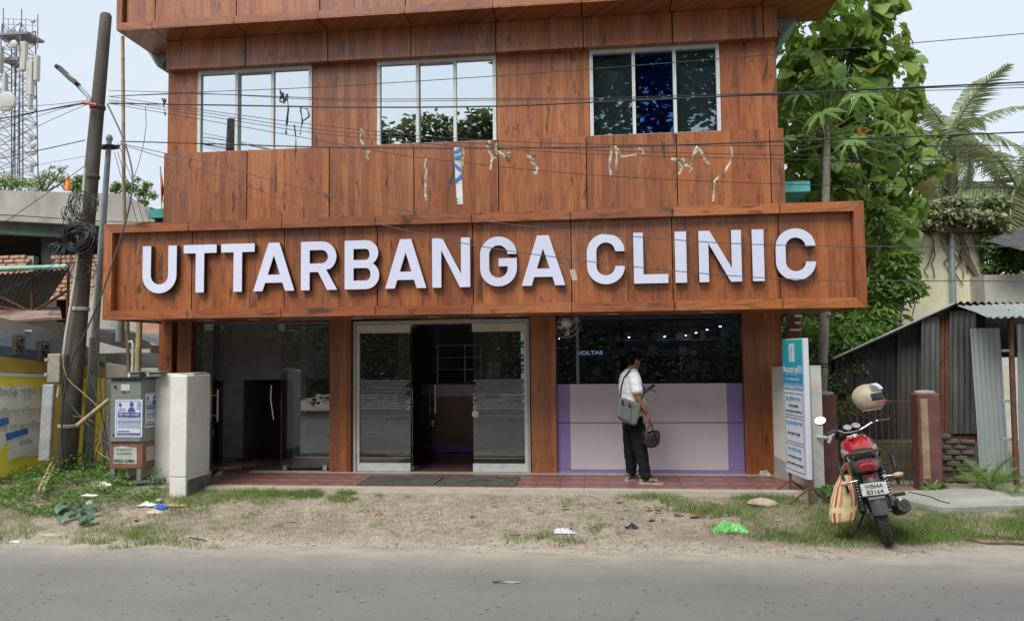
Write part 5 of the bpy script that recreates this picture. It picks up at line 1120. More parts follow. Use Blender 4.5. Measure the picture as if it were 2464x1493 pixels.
# trousers
m = MB()
m.loft([(P2(412, 700), V(.122, 0, 0), V(0, .155, 0)), (P2(408, 780), V(.128, 0, 0), V(0, .165, 0)), (P2(405, 860), V(.125, 0, 0), V(0, .165, 0))], 20)
capped(m, [(P2(428, 820, -.075), V(.112, 0, 0), V(0, .088, 0)), (P2(440, 930, -.08), V(.103, 0, 0), V(0, .088, 0)), (P2(458, 1060, -.09), V(.090, 0, 0), V(0, .080, 0)), (P2(482, 1190, -.10), V(.078, 0, 0), V(0, .072, 0)), (P2(500, 1290, -.10), V(.072, 0, 0), V(0, .070, 0)), (P2(505, 1345, -.10), V(.074, 0, 0), V(0, .070, 0))], 18)
capped(m, [(P2(388, 820, .075), V(.108, 0, 0), V(0, .088, 0)), (P2(385, 930, .085), V(.098, 0, 0), V(0, .086, 0)), (P2(384, 1060, .10), V(.085, 0, 0), V(0, .078, 0)), (P2(388, 1190, .12), V(.076, 0, 0), V(0, .070, 0)), (P2(395, 1280, .13), V(.072, 0, 0), V(0, .068, 0)), (P2(398, 1320, .13), V(.074, 0, 0), V(0, .070, 0))], 18)
tr_ = part('trousers', m, mat('black_trouser_cloth', (.011, .011, .014), .95, var=.2, spec=.2), MAN, world=False); fuse(tr_, .011, 3)
for v in tr_.data.vertices:
    c = v.co; k = 1+1.6*sstep(.35, .08, c.z); v.co += v.normal*(.008*k*mnoise.noise(V(c.x*6, c.y*6, c.z*14))+.003*mnoise.noise(c*30))
# sandals
som = mat('grey_green_sandal', (.20, .21, .17), .7, var=.2); sol = mat('pale_sandal_sole', (.36, .33, .27), .8)
for R_ in (RN, RF):
    m = MB(); m.prism([(-.045, -.032), (.05, -.036), (.15, -.048), (.22, -.046), (.252, -.022), (.252, .018), (.22, .044), (.15, .046), (.05, .036), (-.045, .032), (-.058, 0)], .022, R_ @ Matrix.Translation((0, 0, -.002))); sd = part('sandal', m, sol, MAN, world=False)
    m = MB()
    for x, h_ in ((.16, .062), (.085, .092)):
        m.tube([R_ @ V(x, .047*math.cos(t*PI/8), .022+h_*.78*math.sin(t*PI/8)) for t in range(9)], .010, 6, flat=.35)
    m.tube([R_ @ V(-.045, .04*math.cos(t*PI/8), .09) if False else R_ @ V(.02-.075*math.sin(t*PI/8), .045*math.cos(t*PI/8), .085) for t in range(9)], .010, 6, flat=.5)
    m.loft([(R_ @ V(-.02, 0, .02), V(.03, 0, 0), V(0, .036, 0)), (R_ @ V(-.015, 0, .06), V(.032, 0, 0), V(0, .038, 0))], 10)
    part('sandal_strap', m, som, sd, world=False)
# shoulder bag
BG = thing('shoulder_bag', 'grey cloth shoulder bag hanging at the hip of the man by a black strap', 'bag', M=_wm(MAN))
gb = mat('grey_bag_cloth', (.125, .125, .12), .85, var=.12, scale=40, bump=.2, bscale=200)
yb = -.255; poly = [(237, 532), (300, 548), (442, 602), (444, 640), (425, 730), (400, 800), (372, 815), (270, 782), (200, 722), (215, 630)]
m = MB(); pts0 = [P2(x, y, yb-.03) for x, y in poly]; pts1 = [P2(x, y, yb+.055) for x, y in poly]; k = len(poly)
cen = sum(pts0, V(0, 0, 0))/k
ins = [cen+(p-cen)*.86+V(0, -.022, 0) for p in pts0]; inb = [cen+(p-cen)*.9+V(0, .10, 0) for p in pts0]
m.add(ins+pts0+pts1+inb, [tuple(range(k-1, -1, -1)), tuple(range(3*k, 4*k))]+[(r_*k+i, r_*k+(i+1) % k, (r_+1)*k+(i+1) % k, (r_+1)*k+i) for r_ in range(3) for i in range(k)], False)
part('bag_body', m, gb, BG, world=False)
m = MB(); q = [P2(x, y, yb-.062) for x, y in ((232, 602), (345, 640), (325, 770), (210, 716))]; qq = [p+V(0, .012, 0) for p in q]; m.add(q+qq, [(3, 2, 1, 0), (4, 5, 6, 7)]+[(i, (i+1) % 4, 4+(i+1) % 4, 4+i) for i in range(4)]); part('front_pocket', m, gb, BG, world=False)
for x in (258, 328):
    m = MB(); c_ = P2(x, 580 if x < 300 else 610, yb-.068); m.bbox((c_.x-.012, c_.y-.005, c_.z-.028), (c_.x+.012, c_.y+.012, c_.z+.028), .004); part('buckle', m, MT['black'], BG, world=False)
m = MB(); m.tube([P2(250, 530, yb+.02), P2(262, 440, -.215), P2(290, 350, -.205), P2(350, 285, -.16), P2(395, 268, -.07), P2(430, 300, .03), P2(478, 400, .07)], .018, 6, flat=.2)
m.tube([P2(440, 612, yb+.01), P2(484, 545, -.16), P2(512, 470, -.09), P2(500, 420, .02), P2(470, 395, .08)], .018, 6, flat=.2); part('strap', m, MT['black'], BG, world=False)
# phone
PH = thing('mobile_phone', 'dark mobile phone in the raised hand of the man', 'phone', M=_wm(MAN))
Mp = Matrix.Translation(P2(588, 460, .02)) @ Matrix.Rotation(math.radians(-32), 4, 'Y') @ Matrix.Rotation(math.radians(20), 4, 'X'); m = MB(); m.bbox((-.075, -.036, -.005), (.075, .036, .005), .004, Mp); part('case', m, MT['black'], PH, world=False)
m = MB(); m.box((-.068, -.032, .0051), (.068, .032, .0058), Mp); part('screen', m, mat('phone_screen', (.03, .035, .05), .1), PH, world=False)
# open face helmet held in the hand
HE = thing('helmet', 'black open face helmet hanging upside down from the hand of the man', 'helmet', M=_wm(MAN))
hm = mat('dark_gloss_shell', (.014, .012, .012), .28, var=.3, dirt=(.07, .06, .055), dirt_amt=.3, dscale=5, coat=.6); Mh = Matrix.Translation(P2(548, 945, -.24)) @ Matrix.Rotation(math.radians(-14), 4, 'Y')
m = MB(); 
def hsh(u, v, r=1.0):
    a = u*2*PI; t = v*PI*.5; cut = .02+.03*math.cos(a)-.02*math.cos(2*a)
    return Mh @ V(.122*r*math.cos(a)*math.sin(t), .105*r*math.sin(a)*math.sin(t), -.115*r*math.cos(t)+(cut+.03)*(v**3))
m.grid(lambda u, v: hsh(u, v), 28, 12); m.grid(lambda u, v: hsh(u, v, .90), 28, 12); m.tube([hsh(i/28, 1, .95) for i in range(29)], .0075, 6, caps=False); part('shell', m, hm, HE, world=False)
m = MB(); m.sphere((0, 0, -.02), (.102, .088, .075), 16, 10, Mh); part('lining', m, MT['black'], HE, world=False)
m = MB()
for s_ in (-1, 1): m.loft([(Mh @ V(-.045, s_*.085, .02), V(.045, 0, 0), V(0, .012, 0)), (Mh @ V(-.055, s_*.082, .075), V(.034, 0, 0), V(0, .012, 0)), (Mh @ V(-.045, s_*.075, .115), V(.015, 0, 0), V(0, .008, 0))], 10)
m.tube([Mh @ V(-.045, -.072, .11), P2(548, 805, -.22), P2(566, 812, -.215), Mh @ V(.03, .06, .05)], .008, 6, flat=.3); m.tube([Mh @ V(-.045, .072, .10), P2(556, 812, -.20), Mh @ V(.06, -.05, .03)], .008, 6, flat=.3); part('chin_strap', m, MT['black'], HE, world=False)

# ------------------------------------------------------------ motorcycle, seen from behind, leaning on its side stand
RC = PZ(2138, 1308, .03); hd_ = math.radians(90-14); lean = math.radians(-13)
BM = Matrix.Translation(RC) @ Matrix.Rotation(hd_, 4, 'Z') @ Matrix.Rotation(lean, 4, 'X')
BK = thing('motorcycle', 'red and black commuter motorcycle parked on its side stand, seen from behind', 'motorcycle', M=BM)
def bp(name, mb, mt_, par=None, **k): return part(name, mb, mt_, par or BK, world=False, **k)
red = mat('red_paint', (.34, .012, .02), .22, var=.06, coat=1, scale=3); grey = mat('dark_grey_plastic', (.065, .068, .07), .5, var=.2, dirt=(.14, .13, .11), dirt_amt=.4); chrome = mat('chrome', (.7, .7, .7), .12, 1, var=.03); eng = mat('engine_alloy', (.12, .12, .12), .45, .6, var=.4, scale=20, dirt=(.07, .05, .035), dirt_amt=.7); dust = mat('dusty_tyre', (.030, .029, .027), .85, var=.3, dirt=(.10, .09, .075), dirt_amt=.4)
WR = .305
def wheel(x, w, name, steer=None):
    M = Matrix.Translation((x, 0, WR)) if steer is None else steer
    m = MB(); prof = [(WR-.075, -w*.36), (WR-.05, -w*.5), (WR-.018, -w*.46), (WR-.004, -w*.22), (WR, 0), (WR-.004, w*.22), (WR-.018, w*.46), (WR-.05, w*.5), (WR-.075, w*.36)]
    m.lathe(prof, (0, 0, 0), 40, 'y', M); wh = bp(name, m, dust)
    m = MB()
    for i in range(44):
        for s_ in (-1, 1):
            R_ = M @ Matrix.Rotation(2*PI*(i+.25*s_)/44, 4, 'Y') @ Matrix.Translation((0, s_*w*.25, WR-.006)) @ Matrix.Rotation(s_*.5, 4, 'Z'); m.box((-.008, -.013, -.006), (.008, .013, .006), R_)
    bp('tread', m, MT['rubber'], wh, kind='stuff')
    m = MB(); m.lathe([(WR-.078, -w*.3), (WR-.095, -w*.26), (WR-.095, w*.26), (WR-.078, w*.3)], (0, 0, 0), 32, 'y', M); m.lathe([(.04, -.045), (.05, -.03), (.05, .03), (.04, .045)], (0, 0, 0), 14, 'y', M)
    for i in range(5):
        a = 2*PI*i/5; m.tube([M @ V(.04*math.cos(a), 0, .04*math.sin(a)), M @ V((WR-.09)*math.cos(a), 0, (WR-.09)*math.sin(a))], .014, 6)
    bp('rim', m, MT['black'], wh); return wh
wheel(0, .105, 'rear_wheel')
ST_ = Matrix.Translation((1.0, 0, .86)) @ Matrix.Rotation(math.radians(24), 4, 'Z')      # steering turned to the left
fwM = ST_ @ Matrix.Translation((.27, 0, WR-.86)); wheel(1.27, .085, 'front_wheel', fwM)
m = MB()
for s_ in (-1, 1): m.tube([ST_ @ V(.26, s_*.075, WR-.86), ST_ @ V(.04, s_*.075, -.05), ST_ @ V(.0, s_*.075, .09)], .019, 8)
bp('fork', m, eng)
m = MB(); m.grid(lambda u, v: fwM @ V((WR+.03)*math.cos(math.radians(20+150*u)), (v-.5)*.13, (WR+.03)*math.sin(math.radians(20+150*u))-.25*(v-.5)**2), 14, 6); bp('front_mudguard', m, red)
# frame and engine
m = MB(); m.tube([(.98, 0, .80), (.75, 0, .55), (.72, 0, .30), (.50, 0, .27)], .022, 8)
for s_ in (-1, 1): m.tube([(.95, s_*.02, .83), (.5, s_*.09, .73), (.1, s_*.10, .78), (-.12, s_*.09, .86)], .016, 8); m.tube([(.45, s_*.08, .72), (.30, s_*.10, .45), (.38, s_*.10, .28)], .016, 8)
bp('frame', m, MT['black'])
m = MB(); m.bbox((.38, -.13, .24), (.72, .12, .43), .03); m.lathe([(.10, -.16), (.12, -.13), (.12, .13), (.10, .16)], (.45, 0, .33), 18, 'y')
for k in range(9): m.bbox((.56, -.085, .44+.022*k), (.73, .085, .453+.022*k), .004)
m.box((.59, -.07, .43), (.70, .07, .66)); bp('engine', m, eng)
m = MB()
for s_ in (-1, 1): m.tube([(0, s_*.10, WR), (.42, s_*.10, .36)], .020, 8)
m.tube([(0, -.11, WR), (0, .11, WR)], .012, 8); m.lathe([(.075, 0), (.075, .012)], (0, .088, WR), 18, 'y'); bp('swingarm', m, eng)
m = MB(); m.bbox((.0, .085, WR-.06), (.44, .115, WR+.08), .02); bp('chain_cover', m, grey)
for s_ in (-1, 1):
    m = MB(); a = V(.03, s_*.135, WR+.03); b = V(.12, s_*.12, .70); m.tube([a, b], .010, 6); m.tube([a, a.lerp(b, .28)], .024, 10); sa = bp('shock_absorber', m, eng)
    m = MB(); m.tube([a.lerp(b, .25+.65*i/90)+V(.028*math.cos(i*PI/5), .028*math.sin(i*PI/5), 0) for i in range(91)], .0055, 5); bp('spring', m, chrome, sa)
# tank, seat, side panels
m = MB(); S_ = []
for x, w, zb, zt_ in ((.46, .075, .72, .84), (.52, .11, .72, .90), (.62, .150, .72, .945), (.74, .165, .73, .965), (.86, .150, .75, .955), (.94, .10, .78, .925), (.97, .05, .80, .90)):
    S_.append((V(x, 0, (zb+zt_)/2), V(0, w, 0), V(0, 0, (zt_-zb)/2)))
def sq_loft(mb, secs, n=20, e=.75):
    vs = []; fs = []
    for c, ax, ay in secs:
        for k in range(n):
            a = 2*PI*k/n; ca, sa = math.cos(a), math.sin(a); ca = math.copysign(abs(ca)**e, ca); sa = math.copysign(abs(sa)**e, sa); vs.append(c+ax*ca+ay*sa)
    for i in range(len(secs)-1):
        for k in range(n): fs.append((i*n+k, i*n+(k+1) % n, (i+1)*n+(k+1) % n, (i+1)*n+k))
    mb.add(vs, fs, True); mb.add(vs[:n], [tuple(range(n-1, -1, -1))]); mb.add(vs[-n:], [tuple(range(n))])
sq_loft(m, S_); tk = bp('fuel_tank', m, red)
m = MB(); m.lathe([(.035, 0), (.038, .012), (.025, .018)], (.78, 0, .962), 14); bp('fuel_cap', m, chrome, tk)
m = MB(); m.box((.60, .02, .949), (.66, .08, .957), Matrix.Rotation(-.05, 4, 'Y')); bp('sticker', m, MT['pvc'], tk)
m = MB()
for s_ in (-1, 1): m.loft([(V(.50, s_*.125, .79), V(0, .022, 0), V(0, 0, .06)), (V(.70, s_*.168, .80), V(0, .012, 0), V(0, 0, .055)), (V(.88, s_*.15, .81), V(0, .012, 0), V(0, 0, .03))], 10)
bp('tank_stripe', m, mat('silver_decal', (.35, .34, .34), .35), tk, kind='stuff')
m = MB(); sq_loft(m, [(V(.54, 0, .835), V(0, .07, 0), V(0, 0, .03)), (V(.42, 0, .815), V(0, .12, 0), V(0, 0, .04)), (V(.25, 0, .82), V(0, .135, 0), V(0, 0, .045)), (V(.12, 0, .85), V(0, .125, 0), V(0, 0, .05)), (V(-.08, 0, .865), V(0, .105, 0), V(0, 0, .045)), (V(-.14, 0, .86), V(0, .08, 0), V(0, 0, .03))]); bp('seat', m, mat('black_vinyl', (.03, .03, .032), .42, var=.15))
for s_ in (-1, 1):
    m = MB(); m.loft([(V(.46, s_*.10, .64), V(0, .03, 0), V(0, 0, .11)), (V(.25, s_*.125, .66), V(0, .025, 0), V(0, 0, .10)), (V(.05, s_*.13, .74), V(0, .022, 0), V(0, 0, .07)), (V(-.14, s_*.10, .80), V(0, .02, 0), V(0, 0, .045))], 12); bp('side_panel', m, grey)
m = MB(); sq_loft(m, [(V(.0, 0, .775), V(0, .13, 0), V(0, 0, .055)), (V(-.13, 0, .775), V(0, .125, 0), V(0, 0, .062)), (V(-.22, 0, .765), V(0, .10, 0), V(0, 0, .05)), (V(-.245, 0, .76), V(0, .085, 0), V(0, 0, .035))]); tl_ = bp('tail_cowl', m, grey)
redl = mat('red_lens', (.22, .008, .012), .18, var=.1, coat=.8)
m = MB(); sq_loft(m, [(V(-.20, 0, .775), V(0, .098, 0), V(0, 0, .05)), (V(-.25, 0, .772), V(0, .088, 0), V(0, 0, .042)), (V(-.27, 0, .77), V(0, .06, 0), V(0, 0, .026))]); bp('tail_light', m, redl, tl_)
m = MB(); m.bbox((-.235, -.055, .672), (-.215, .055, .70), .004); bp('reflector', m, redl, tl_)
# grab rail
m = MB(); m.tube([(.18, .155, .80), (.0, .165, .86), (-.14, .145, .895), (-.18, .09, .90), (-.18, -.09, .90), (-.14, -.145, .895), (.0, -.165, .86), (.18, -.155, .80)], .012, 8); bp('grab_rail', m, mat('maroon_rail', (.10, .02, .025), .4))
# mudguard and plate
m = MB(); m.grid(lambda u, v: V(-.02-(.20+.12*u)-.02*math.sin(u*3)+.0, (v-.5)*(.15-.02*abs(u-.5)), .70-.36*u+.0)+V(.11*(abs(v-.5)*2)**2*.5, 0, 0), 10, 8); m.grid(lambda u, v: V((WR+.06)*math.cos(math.radians(150-90*u)), (v-.5)*.14, WR+(WR+.06)*math.sin(math.radians(150-90*u))), 8, 4); bp('rear_mudguard', m, grey)
Mn = Matrix.Translation((-.305, 0, .575)) @ Matrix.Rotation(math.radians(8), 4, 'Y') @ Matrix.Rotation(math.radians(3), 4, 'X')
m = MB(); m.bbox((-.004, -.112, -.056), (.004, .112, .056), .003, Mn); pl = bp('number_plate', m, mat('plate_white', (.55, .56, .53), .5, var=.06, dirt=(.3, .28, .22), dirt_amt=.4, dscale=12))
Mt = lambda y, z: BM @ Mn @ Matrix(((0, 0, -1, -.0055), (-1, 0, 0, y), (0, 1, 0, z), (0, 0, 0, 1)))
textpart('WB64A', Mt(.078, .006), .156, .040, MT['black'], pl, .012); textpart('B3164', Mt(.068, -.046), .14, .040, MT['black'], pl, .012)
m = MB(); m.box((-.0055, .085, .0), (-.0045, .106, .040), Mn); bp('hologram_sticker', m, mat('pale_blue', (.5, .65, .7), .4), pl)
# indicators
for s_ in (-1, 1):
    m = MB(); m.tube([(-.17, s_*.10, .655), (-.19, s_*.20, .65)], .008, 6); ia = bp('indicator', m, chrome)
    m = MB(); m.sphere((0, 0, 0), (.026, .05, .024), 12, 8, Matrix.Translation((-.20, s_*.235, .65))); bp('indicator_lens', m, mat('peach_lens', (.50, .30, .22), .25), ia)
# guards both sides
for s_ in (-1, 1):
    m = MB(); yo = s_*.24
    for z in (.72, .56): m.tube([(.12, s_*.12, z), (.12, yo, z)], .010, 6); m.tube([(-.18, s_*.13, z-.01), (-.18, yo, z)], .010, 6) if False else None
    m.tube([(.14, yo, .82), (.10, yo+s_*.01, .60), (-.02, yo, .54), (-.14, yo-s_*.02, .56), (-.12, yo, .78), (.10, yo, .82)], .013, 8)
    if s_ < 0: m.tube([(.05, yo-.02, .84), (.03, yo-.02, .56)], .018, 8)
    bp('side_guard', m, MT['black'])
# exhaust on the right side, kick lever, foot pegs
m = MB(); m.tube([(.70, -.10, .42), (.78, -.12, .30), (.60, -.14, .20), (.40, -.16, .22)], .022, 8); ex = bp('exhaust', m, eng)
d = V(-.60, -.05, .15).normalized(); p0 = V(.40, -.17, .22); q = [p0+d*t for t in (0, .06, .12, .40, .52, .56)]
m = MB(); m.tube(q, [.03, .05, .064, .070, .068, .052], 18); bp('muffler', m, mat('muffler_black', (.08, .08, .08), .4, .5, dirt=(.2, .18, .15), dirt_amt=.4), ex)
m = MB(); m.tube([q[4]+V(0, 0, .055), q[2]+V(0, 0, .06)], .03, 10, flat=.5); bp('heat_shield', m, chrome, ex)
m = MB(); m.tube([q[5]-d*.02, q[5]+d*.015], .016, 10); m.lathe([(.034, -.002), (.05, .004)], (0, 0, 0), 16, 'x', Matrix.Translation(q[5])); bp('muffler_tip', m, MT['rubber'], ex)
for s_ in (-1, 1):
    m = MB(); m.tube([(.22, s_*.12, .42), (.20, s_*.19, .40)], .012, 6); m.bbox((.18, min(s_*.18, s_*.28), .385), (.225, max(s_*.18, s_*.28), .415), .008); bp('foot_peg', m, MT['rubber'])
m = MB(); m.tube([(.42, .12, .24), (.40, .22, .10), (.38, .31, -.055)], .013, 6); m.bbox((.355, .295, -.07), (.405, .335, -.05), .004); bp('side_stand', m, MT['black'])
# handlebar, grips, mirrors, meters
m = MB(); HB = [ST_ @ V(-.16, .36, .17), ST_ @ V(-.10, .22, .19), ST_ @ V(-.02, .10, .13), ST_ @ V(-.01, 0, .12), ST_ @ V(-.02, -.10, .13), ST_ @ V(-.10, -.22, .19), ST_ @ V(-.16, -.36, .17)]
m.tube(HB, .012, 8); hb = bp('handlebar', m, chrome)
for a_, b_2 in ((HB[0], HB[1]), (HB[-1], HB[-2])):
    m = MB(); m.tube([a_, a_.lerp(b_2, .8)], .018, 10); bp('grip', m, MT['rubber'], hb)
    m = MB(); m.tube([a_.lerp(b_2, 1.0)+V(.02, 0, -.01), a_.lerp(b_2, .9)+V(.07, 0, -.01), a_+V(.06, 0, -.02)], .007, 6); m.bbox((0, 0, 0), (.05, .04, .04), .01, Matrix.Translation(a_.lerp(b_2, 1.05)-V(.02, .02, .01))); bp('lever', m, MT['black'], hb)
for s_, i in ((1, 1), (-1, 5)):
    b0 = HB[i]; tp = b0+ST_.to_3x3() @ V(-.0, s_*.11 if s_ > 0 else -.01, .13 if s_ > 0 else .16)
    m = MB(); m.tube([b0, b0+V(.02, s_*.02, .08), tp], .009, 6); mr_ = bp('mirror', m, MT['black'])
    Mm = Matrix.Translation(tp+V(0, s_*.03, 0)) @ Matrix.Rotation(s_*.05, 4, 'Z') @ Matrix.Rotation(math.radians(24), 4, 'Y')
    m = MB(); m.sphere((.012, 0, 0), (.022, .064, .046), 16, 10, Mm); bp('mirror_shell', m, MT['black'], mr_)
    m = MB(); m.add([Mm @ V(-.012, .056*math.cos(t*PI/10), .039*math.sin(t*PI/10)) for t in range(20)], [tuple(range(20))]); bp('mirror_glass', m, mat('mirror_silver', (.50, .52, .54), .08, 1, var=0), mr_)
m = MB(); 
m.sphere((0, 0, 0), (.075, .16, .085), 18, 12, ST_ @ Matrix.Translation((.10, 0, .10))); m.grid(lambda u, v: ST_ @ V(.13-.08*math.sin(v*1.2)-.05*(abs(u-.5)*2)**2, (u-.5)*.36, .08+.16*v-.10*(abs(u-.5)*2)**2*v), 10, 5); hl = bp('headlight_cowl', m, MT['black'])
m = MB(); m.bbox((-.03, -.11, .0), (.03, .11, .04), .015, ST_ @ Matrix.Translation((.02, 0, .15)) @ Matrix.Rotation(math.radians(55), 4, 'Y')); mt2 = bp('meter_cluster', m, MT['black'])
for y in (-.05, .05): m = MB(); m.lathe([(.045, .0), (.045, .01)], (0, 0, 0), 16, 'z', ST_ @ Matrix.Translation((-.01, y, .175)) @ Matrix.Rotation(math.radians(-35), 4, 'Y')); bp('dial', m, mat('dial_grey', (.28, .30, .30), .25), mt2)
m = MB()
for k_, s_ in enumerate((1, -1, 1)): h0 = HB[1 if s_ > 0 else 5]; m.tube([h0, h0+V(.10, -s_*.04, .05+.02*k_), h0+V(.20, -s_*.12, .0), V(.98, s_*.05, .82+.02*k_)], .005, 5)
bp('control_cables', m, MT['black'], kind='stuff')
# cream full face helmet standing on the right mirror
HP = PY(2091, 957, -2.06); HF = thing('helmet', 'cream full face helmet with raised visor perched on the motorcycle handlebar', 'helmet', M=Matrix.Translation(HP) @ Matrix.Rotation(math.radians(-28), 4, 'Z') @ Matrix.Rotation(math.radians(-10), 4, 'Y') @ Matrix.Scale(1.22, 4))
cr = mat('cream_matt_shell', (.38, .33, .23), .5, var=.08, dirt=(.25, .2, .14), dirt_amt=.3, dscale=8); m = MB()
def hs(u, v, k=1.0):       # facing +x, opening for the eyes left out below
    a = (u-.5)*2*PI; t = .02+v*PI*.80; r_ = 1+.14*math.cos(a)*sstep(.45, .9, v)*1.1
    return V(.135*k*r_*math.cos(a)*math.sin(t)-.01, .112*k*math.sin(a)*math.sin(t), .125*k*math.cos(t)+.0)
nu, nv = 36, 24; vs_ = [hs(i/nu, j/nv) for j in range(nv+1) for i in range(nu+1)]; fs_ = []
for j in range(nv):
    for i in range(nu):
        u_, v_ = (i+.5)/nu, (j+.5)/nv
        if abs(u_-.5) < .20 and .50 < v_ < .70: continue
        fs_.append((j*(nu+1)+i, j*(nu+1)+i+1, (j+1)*(nu+1)+i+1, (j+1)*(nu+1)+i))
m.add(vs_, fs_, True); m.tube([hs(i/36, 1) for i in range(37)], .008, 6, caps=False); s_o = part('shell', m, cr, HF, world=False)
m = MB(); m.grid(lambda u, v: hs(u, v, .94), 24, 16); part('lining', m, MT['black'], HF, world=False)
m = MB(); m.grid(lambda u, v: hs(.31+.38*u, .26+.22*v, 1.05)+V(.012, 0, .02), 14, 6); part('visor', m, glass('smoke_visor', (.35, .36, .38), .12), HF, world=False)
m = MB(); m.grid(lambda u, v: hs(.34+.12*u, .745+.035*v-.02*u, 1.012), 6, 2); part('red_stripe', m, mat('helmet_red', (.6, .03, .03), .4), HF, world=False)
m = MB(); m.bbox((.148, -.03, -.075), (.162, .03, -.04), .005); part('chin_vent', m, MT['black'], HF, world=False)
for s_ in (-1, 1): m = MB(); m.lathe([(.022, 0), (.018, .006)], (0, 0, 0), 12, 'y', Matrix.Translation((-.005, s_*.112, .0))); part('visor_pivot', m, MT['galv'], HF, world=False)
# striped shopping bag hanging on the left guard
SBg = thing('shopping_bag', 'cream bag with red and orange stripes hanging on the left rear of the motorcycle', 'bag', tuple(PY(2040, 1190, -2.98)))
cm = MB(); c0 = PY(2036, 1192, -3.0); stripes = [mat('bag_cream', (.60, .52, .27), .8, var=.08, bump=.3), mat('bag_orange', (.50, .22, .12), .8, var=.1, bump=.3), mat('bag_red', (.36, .03, .05), .8, var=.1, bump=.3)]
nu, nv = 28, 18; vs_ = []
for j in range(nv+1):
    v = j/nv; w = .055+.075*math.sin(min(1, v*1.25)*PI/2)-.015*(v > .85)*(v-.85)*6; dp = .03+.06*math.sin(min(1, v*1.2)*PI/2)*(1-.25*v); 
    for i in range(nu):
        a = 2*PI*i/nu; x = w*math.copysign(abs(math.cos(a))**.8, math.cos(a)); y = dp*math.copysign(abs(math.sin(a))**.8, math.sin(a))
        p = V(x-.04*v+.008*mnoise.noise(V(i*.4, v*6, 0)), y+.012*mnoise.noise(V(i*.3, v*5, 4)), .20-.44*v+.02*math.cos(a)*v); vs_.append(c0+p)
fs_ = [(j*nu+i, j*nu+(i+1) % nu, (j+1)*nu+(i+1) % nu, (j+1)*nu+i) for j in range(nv) for i in range(nu)]+[tuple(range(nv*nu, nv*nu+nu))]
cm.add(vs_, fs_, True); ob_ = part('bag_body', cm, stripes, SBg)
ob_.data.polygons.foreach_set('material_index', [((0, 1, 0, 2, 0, 1, 0)[(f % nu) % 7] if (f//nu) not in (12, 13) else 0) if f < nu*nv else 0 for f in range(len(fs_))])
for s_ in (-.02, .03):
    m = MB(); m.tube([c0+V(-.045, s_, .17), c0+V(-.01, s_, .27), c0+V(.02, s_, .31), c0+V(.035, s_, .27), c0+V(.045, s_, .17)], .009, 6, flat=.4); part('handle', m, stripes[1], SBg)

# ------------------------------------------------------------ overhead wires: survey points, depth sliding from the pole to the roadside
def wy(x): return -.95-1.35*sstep(240, 760, x) if x > 235 else -.95-.0*x
def wire(pts, r, label, mt_='cable'):
    P = []
    px = [p[0] for p in pts]; n = 40
    for i in range(n+1):
        x = px[0]+(px[-1]-px[0])*i/n
        for k in range(len(px)-1):
            if px[k] <= x <= px[k+1] or px[k] >= x >= px[k+1]: break
        # catmull through the survey points
        p0, p1, p2, p3 = pts[max(k-1, 0)], pts[k], pts[k+1], pts[min(k+2, len(pts)-1)]; t = (x-p1[0])/(p2[0]-p1[0])
        m1 = (p2[1]-p0[1])/(p2[0]-p0[0])*(p2[0]-p1[0]); m2 = (p3[1]-p1[1])/(p3[0]-p1[0])*(p2[0]-p1[0])
        y = (2*t**3-3*t*t+1)*p1[1]+(t**3-2*t*t+t)*m1+(-2*t**3+3*t*t)*p2[1]+(t**3-t*t)*m2
        P.append(PY(x, y, wy(x)))
    m = MB(); m.tube(P, r, 5); return solo('overhead_wire', m, MT[mt_], label, 'wire', 'wires strung from the utility pole')
wire([(262, 232), (470, 222), (780, 209), (1333, 173), (1822, 134), (2464, 81), (2700, 58)], .0045, 'thin wire rising highest to the right across the tops of the upstairs windows')
wire([(262, 232), (470, 226), (845, 238), (1200, 237), (1430, 236), (1822, 225), (2464, 204), (2700, 196)], .0045, 'thin wire just above the thick cable across the upstairs windows')
wire([(262, 218), (470, 224), (845, 243), (1200, 241), (1430, 240), (1822, 230), (2464, 211), (2700, 204)], .004, 'thin wire hugging the thick cable, starting highest on the pole')
wire([(262, 249), (470, 252), (845, 258), (1181, 256), (1430, 246), (1822, 228), (2464, 198), (2700, 186)], .009, 'thickest black cable crossing the middle of the upstairs windows')
wire([(290, 340), (470, 345), (845, 355), (1430, 354), (1983, 336), (2464, 318), (2700, 306)], .008, 'black cable running along the foot of the upstairs windows')
wire([(262, 232), (470, 262), (780, 303), (1100, 333), (1430, 347), (1983, 351), (2464, 350), (2700, 348)], .004, 'wire sagging from the pole top to the window sills then running level')
wire([(262, 240), (470, 268), (780, 313), (1333, 357), (1983, 374), (2464, 378), (2700, 380)], .004, 'upper of two close wires sagging under the window sills at the right')
wire([(262, 244), (470, 275), (780, 322), (1333, 366), (1983, 385), (2464, 388), (2700, 390)], .004, 'lower of two close wires sagging under the window sills at the right')
wire([(262, 249), (500, 290), (780, 340), (993, 377), (1430, 421), (1983, 446), (2464, 452), (2700, 454)], .004, 'wire crossing the middle of the wood band below the windows')
wire([(290, 345), (500, 392), (845, 482), (1138, 528), (1372, 555), (1820, 588), (2464, 593), (2700, 594)], .005, 'wire passing over the upper half of the letters CLINIC', 'cablegrey')
wire([(290, 347), (500, 413), (711, 488), (902, 537), (1203, 600), (1820, 667), (2464, 676), (2700, 678)], .005, 'wire passing over the lower half of the letters CLINIC', 'cablegrey')
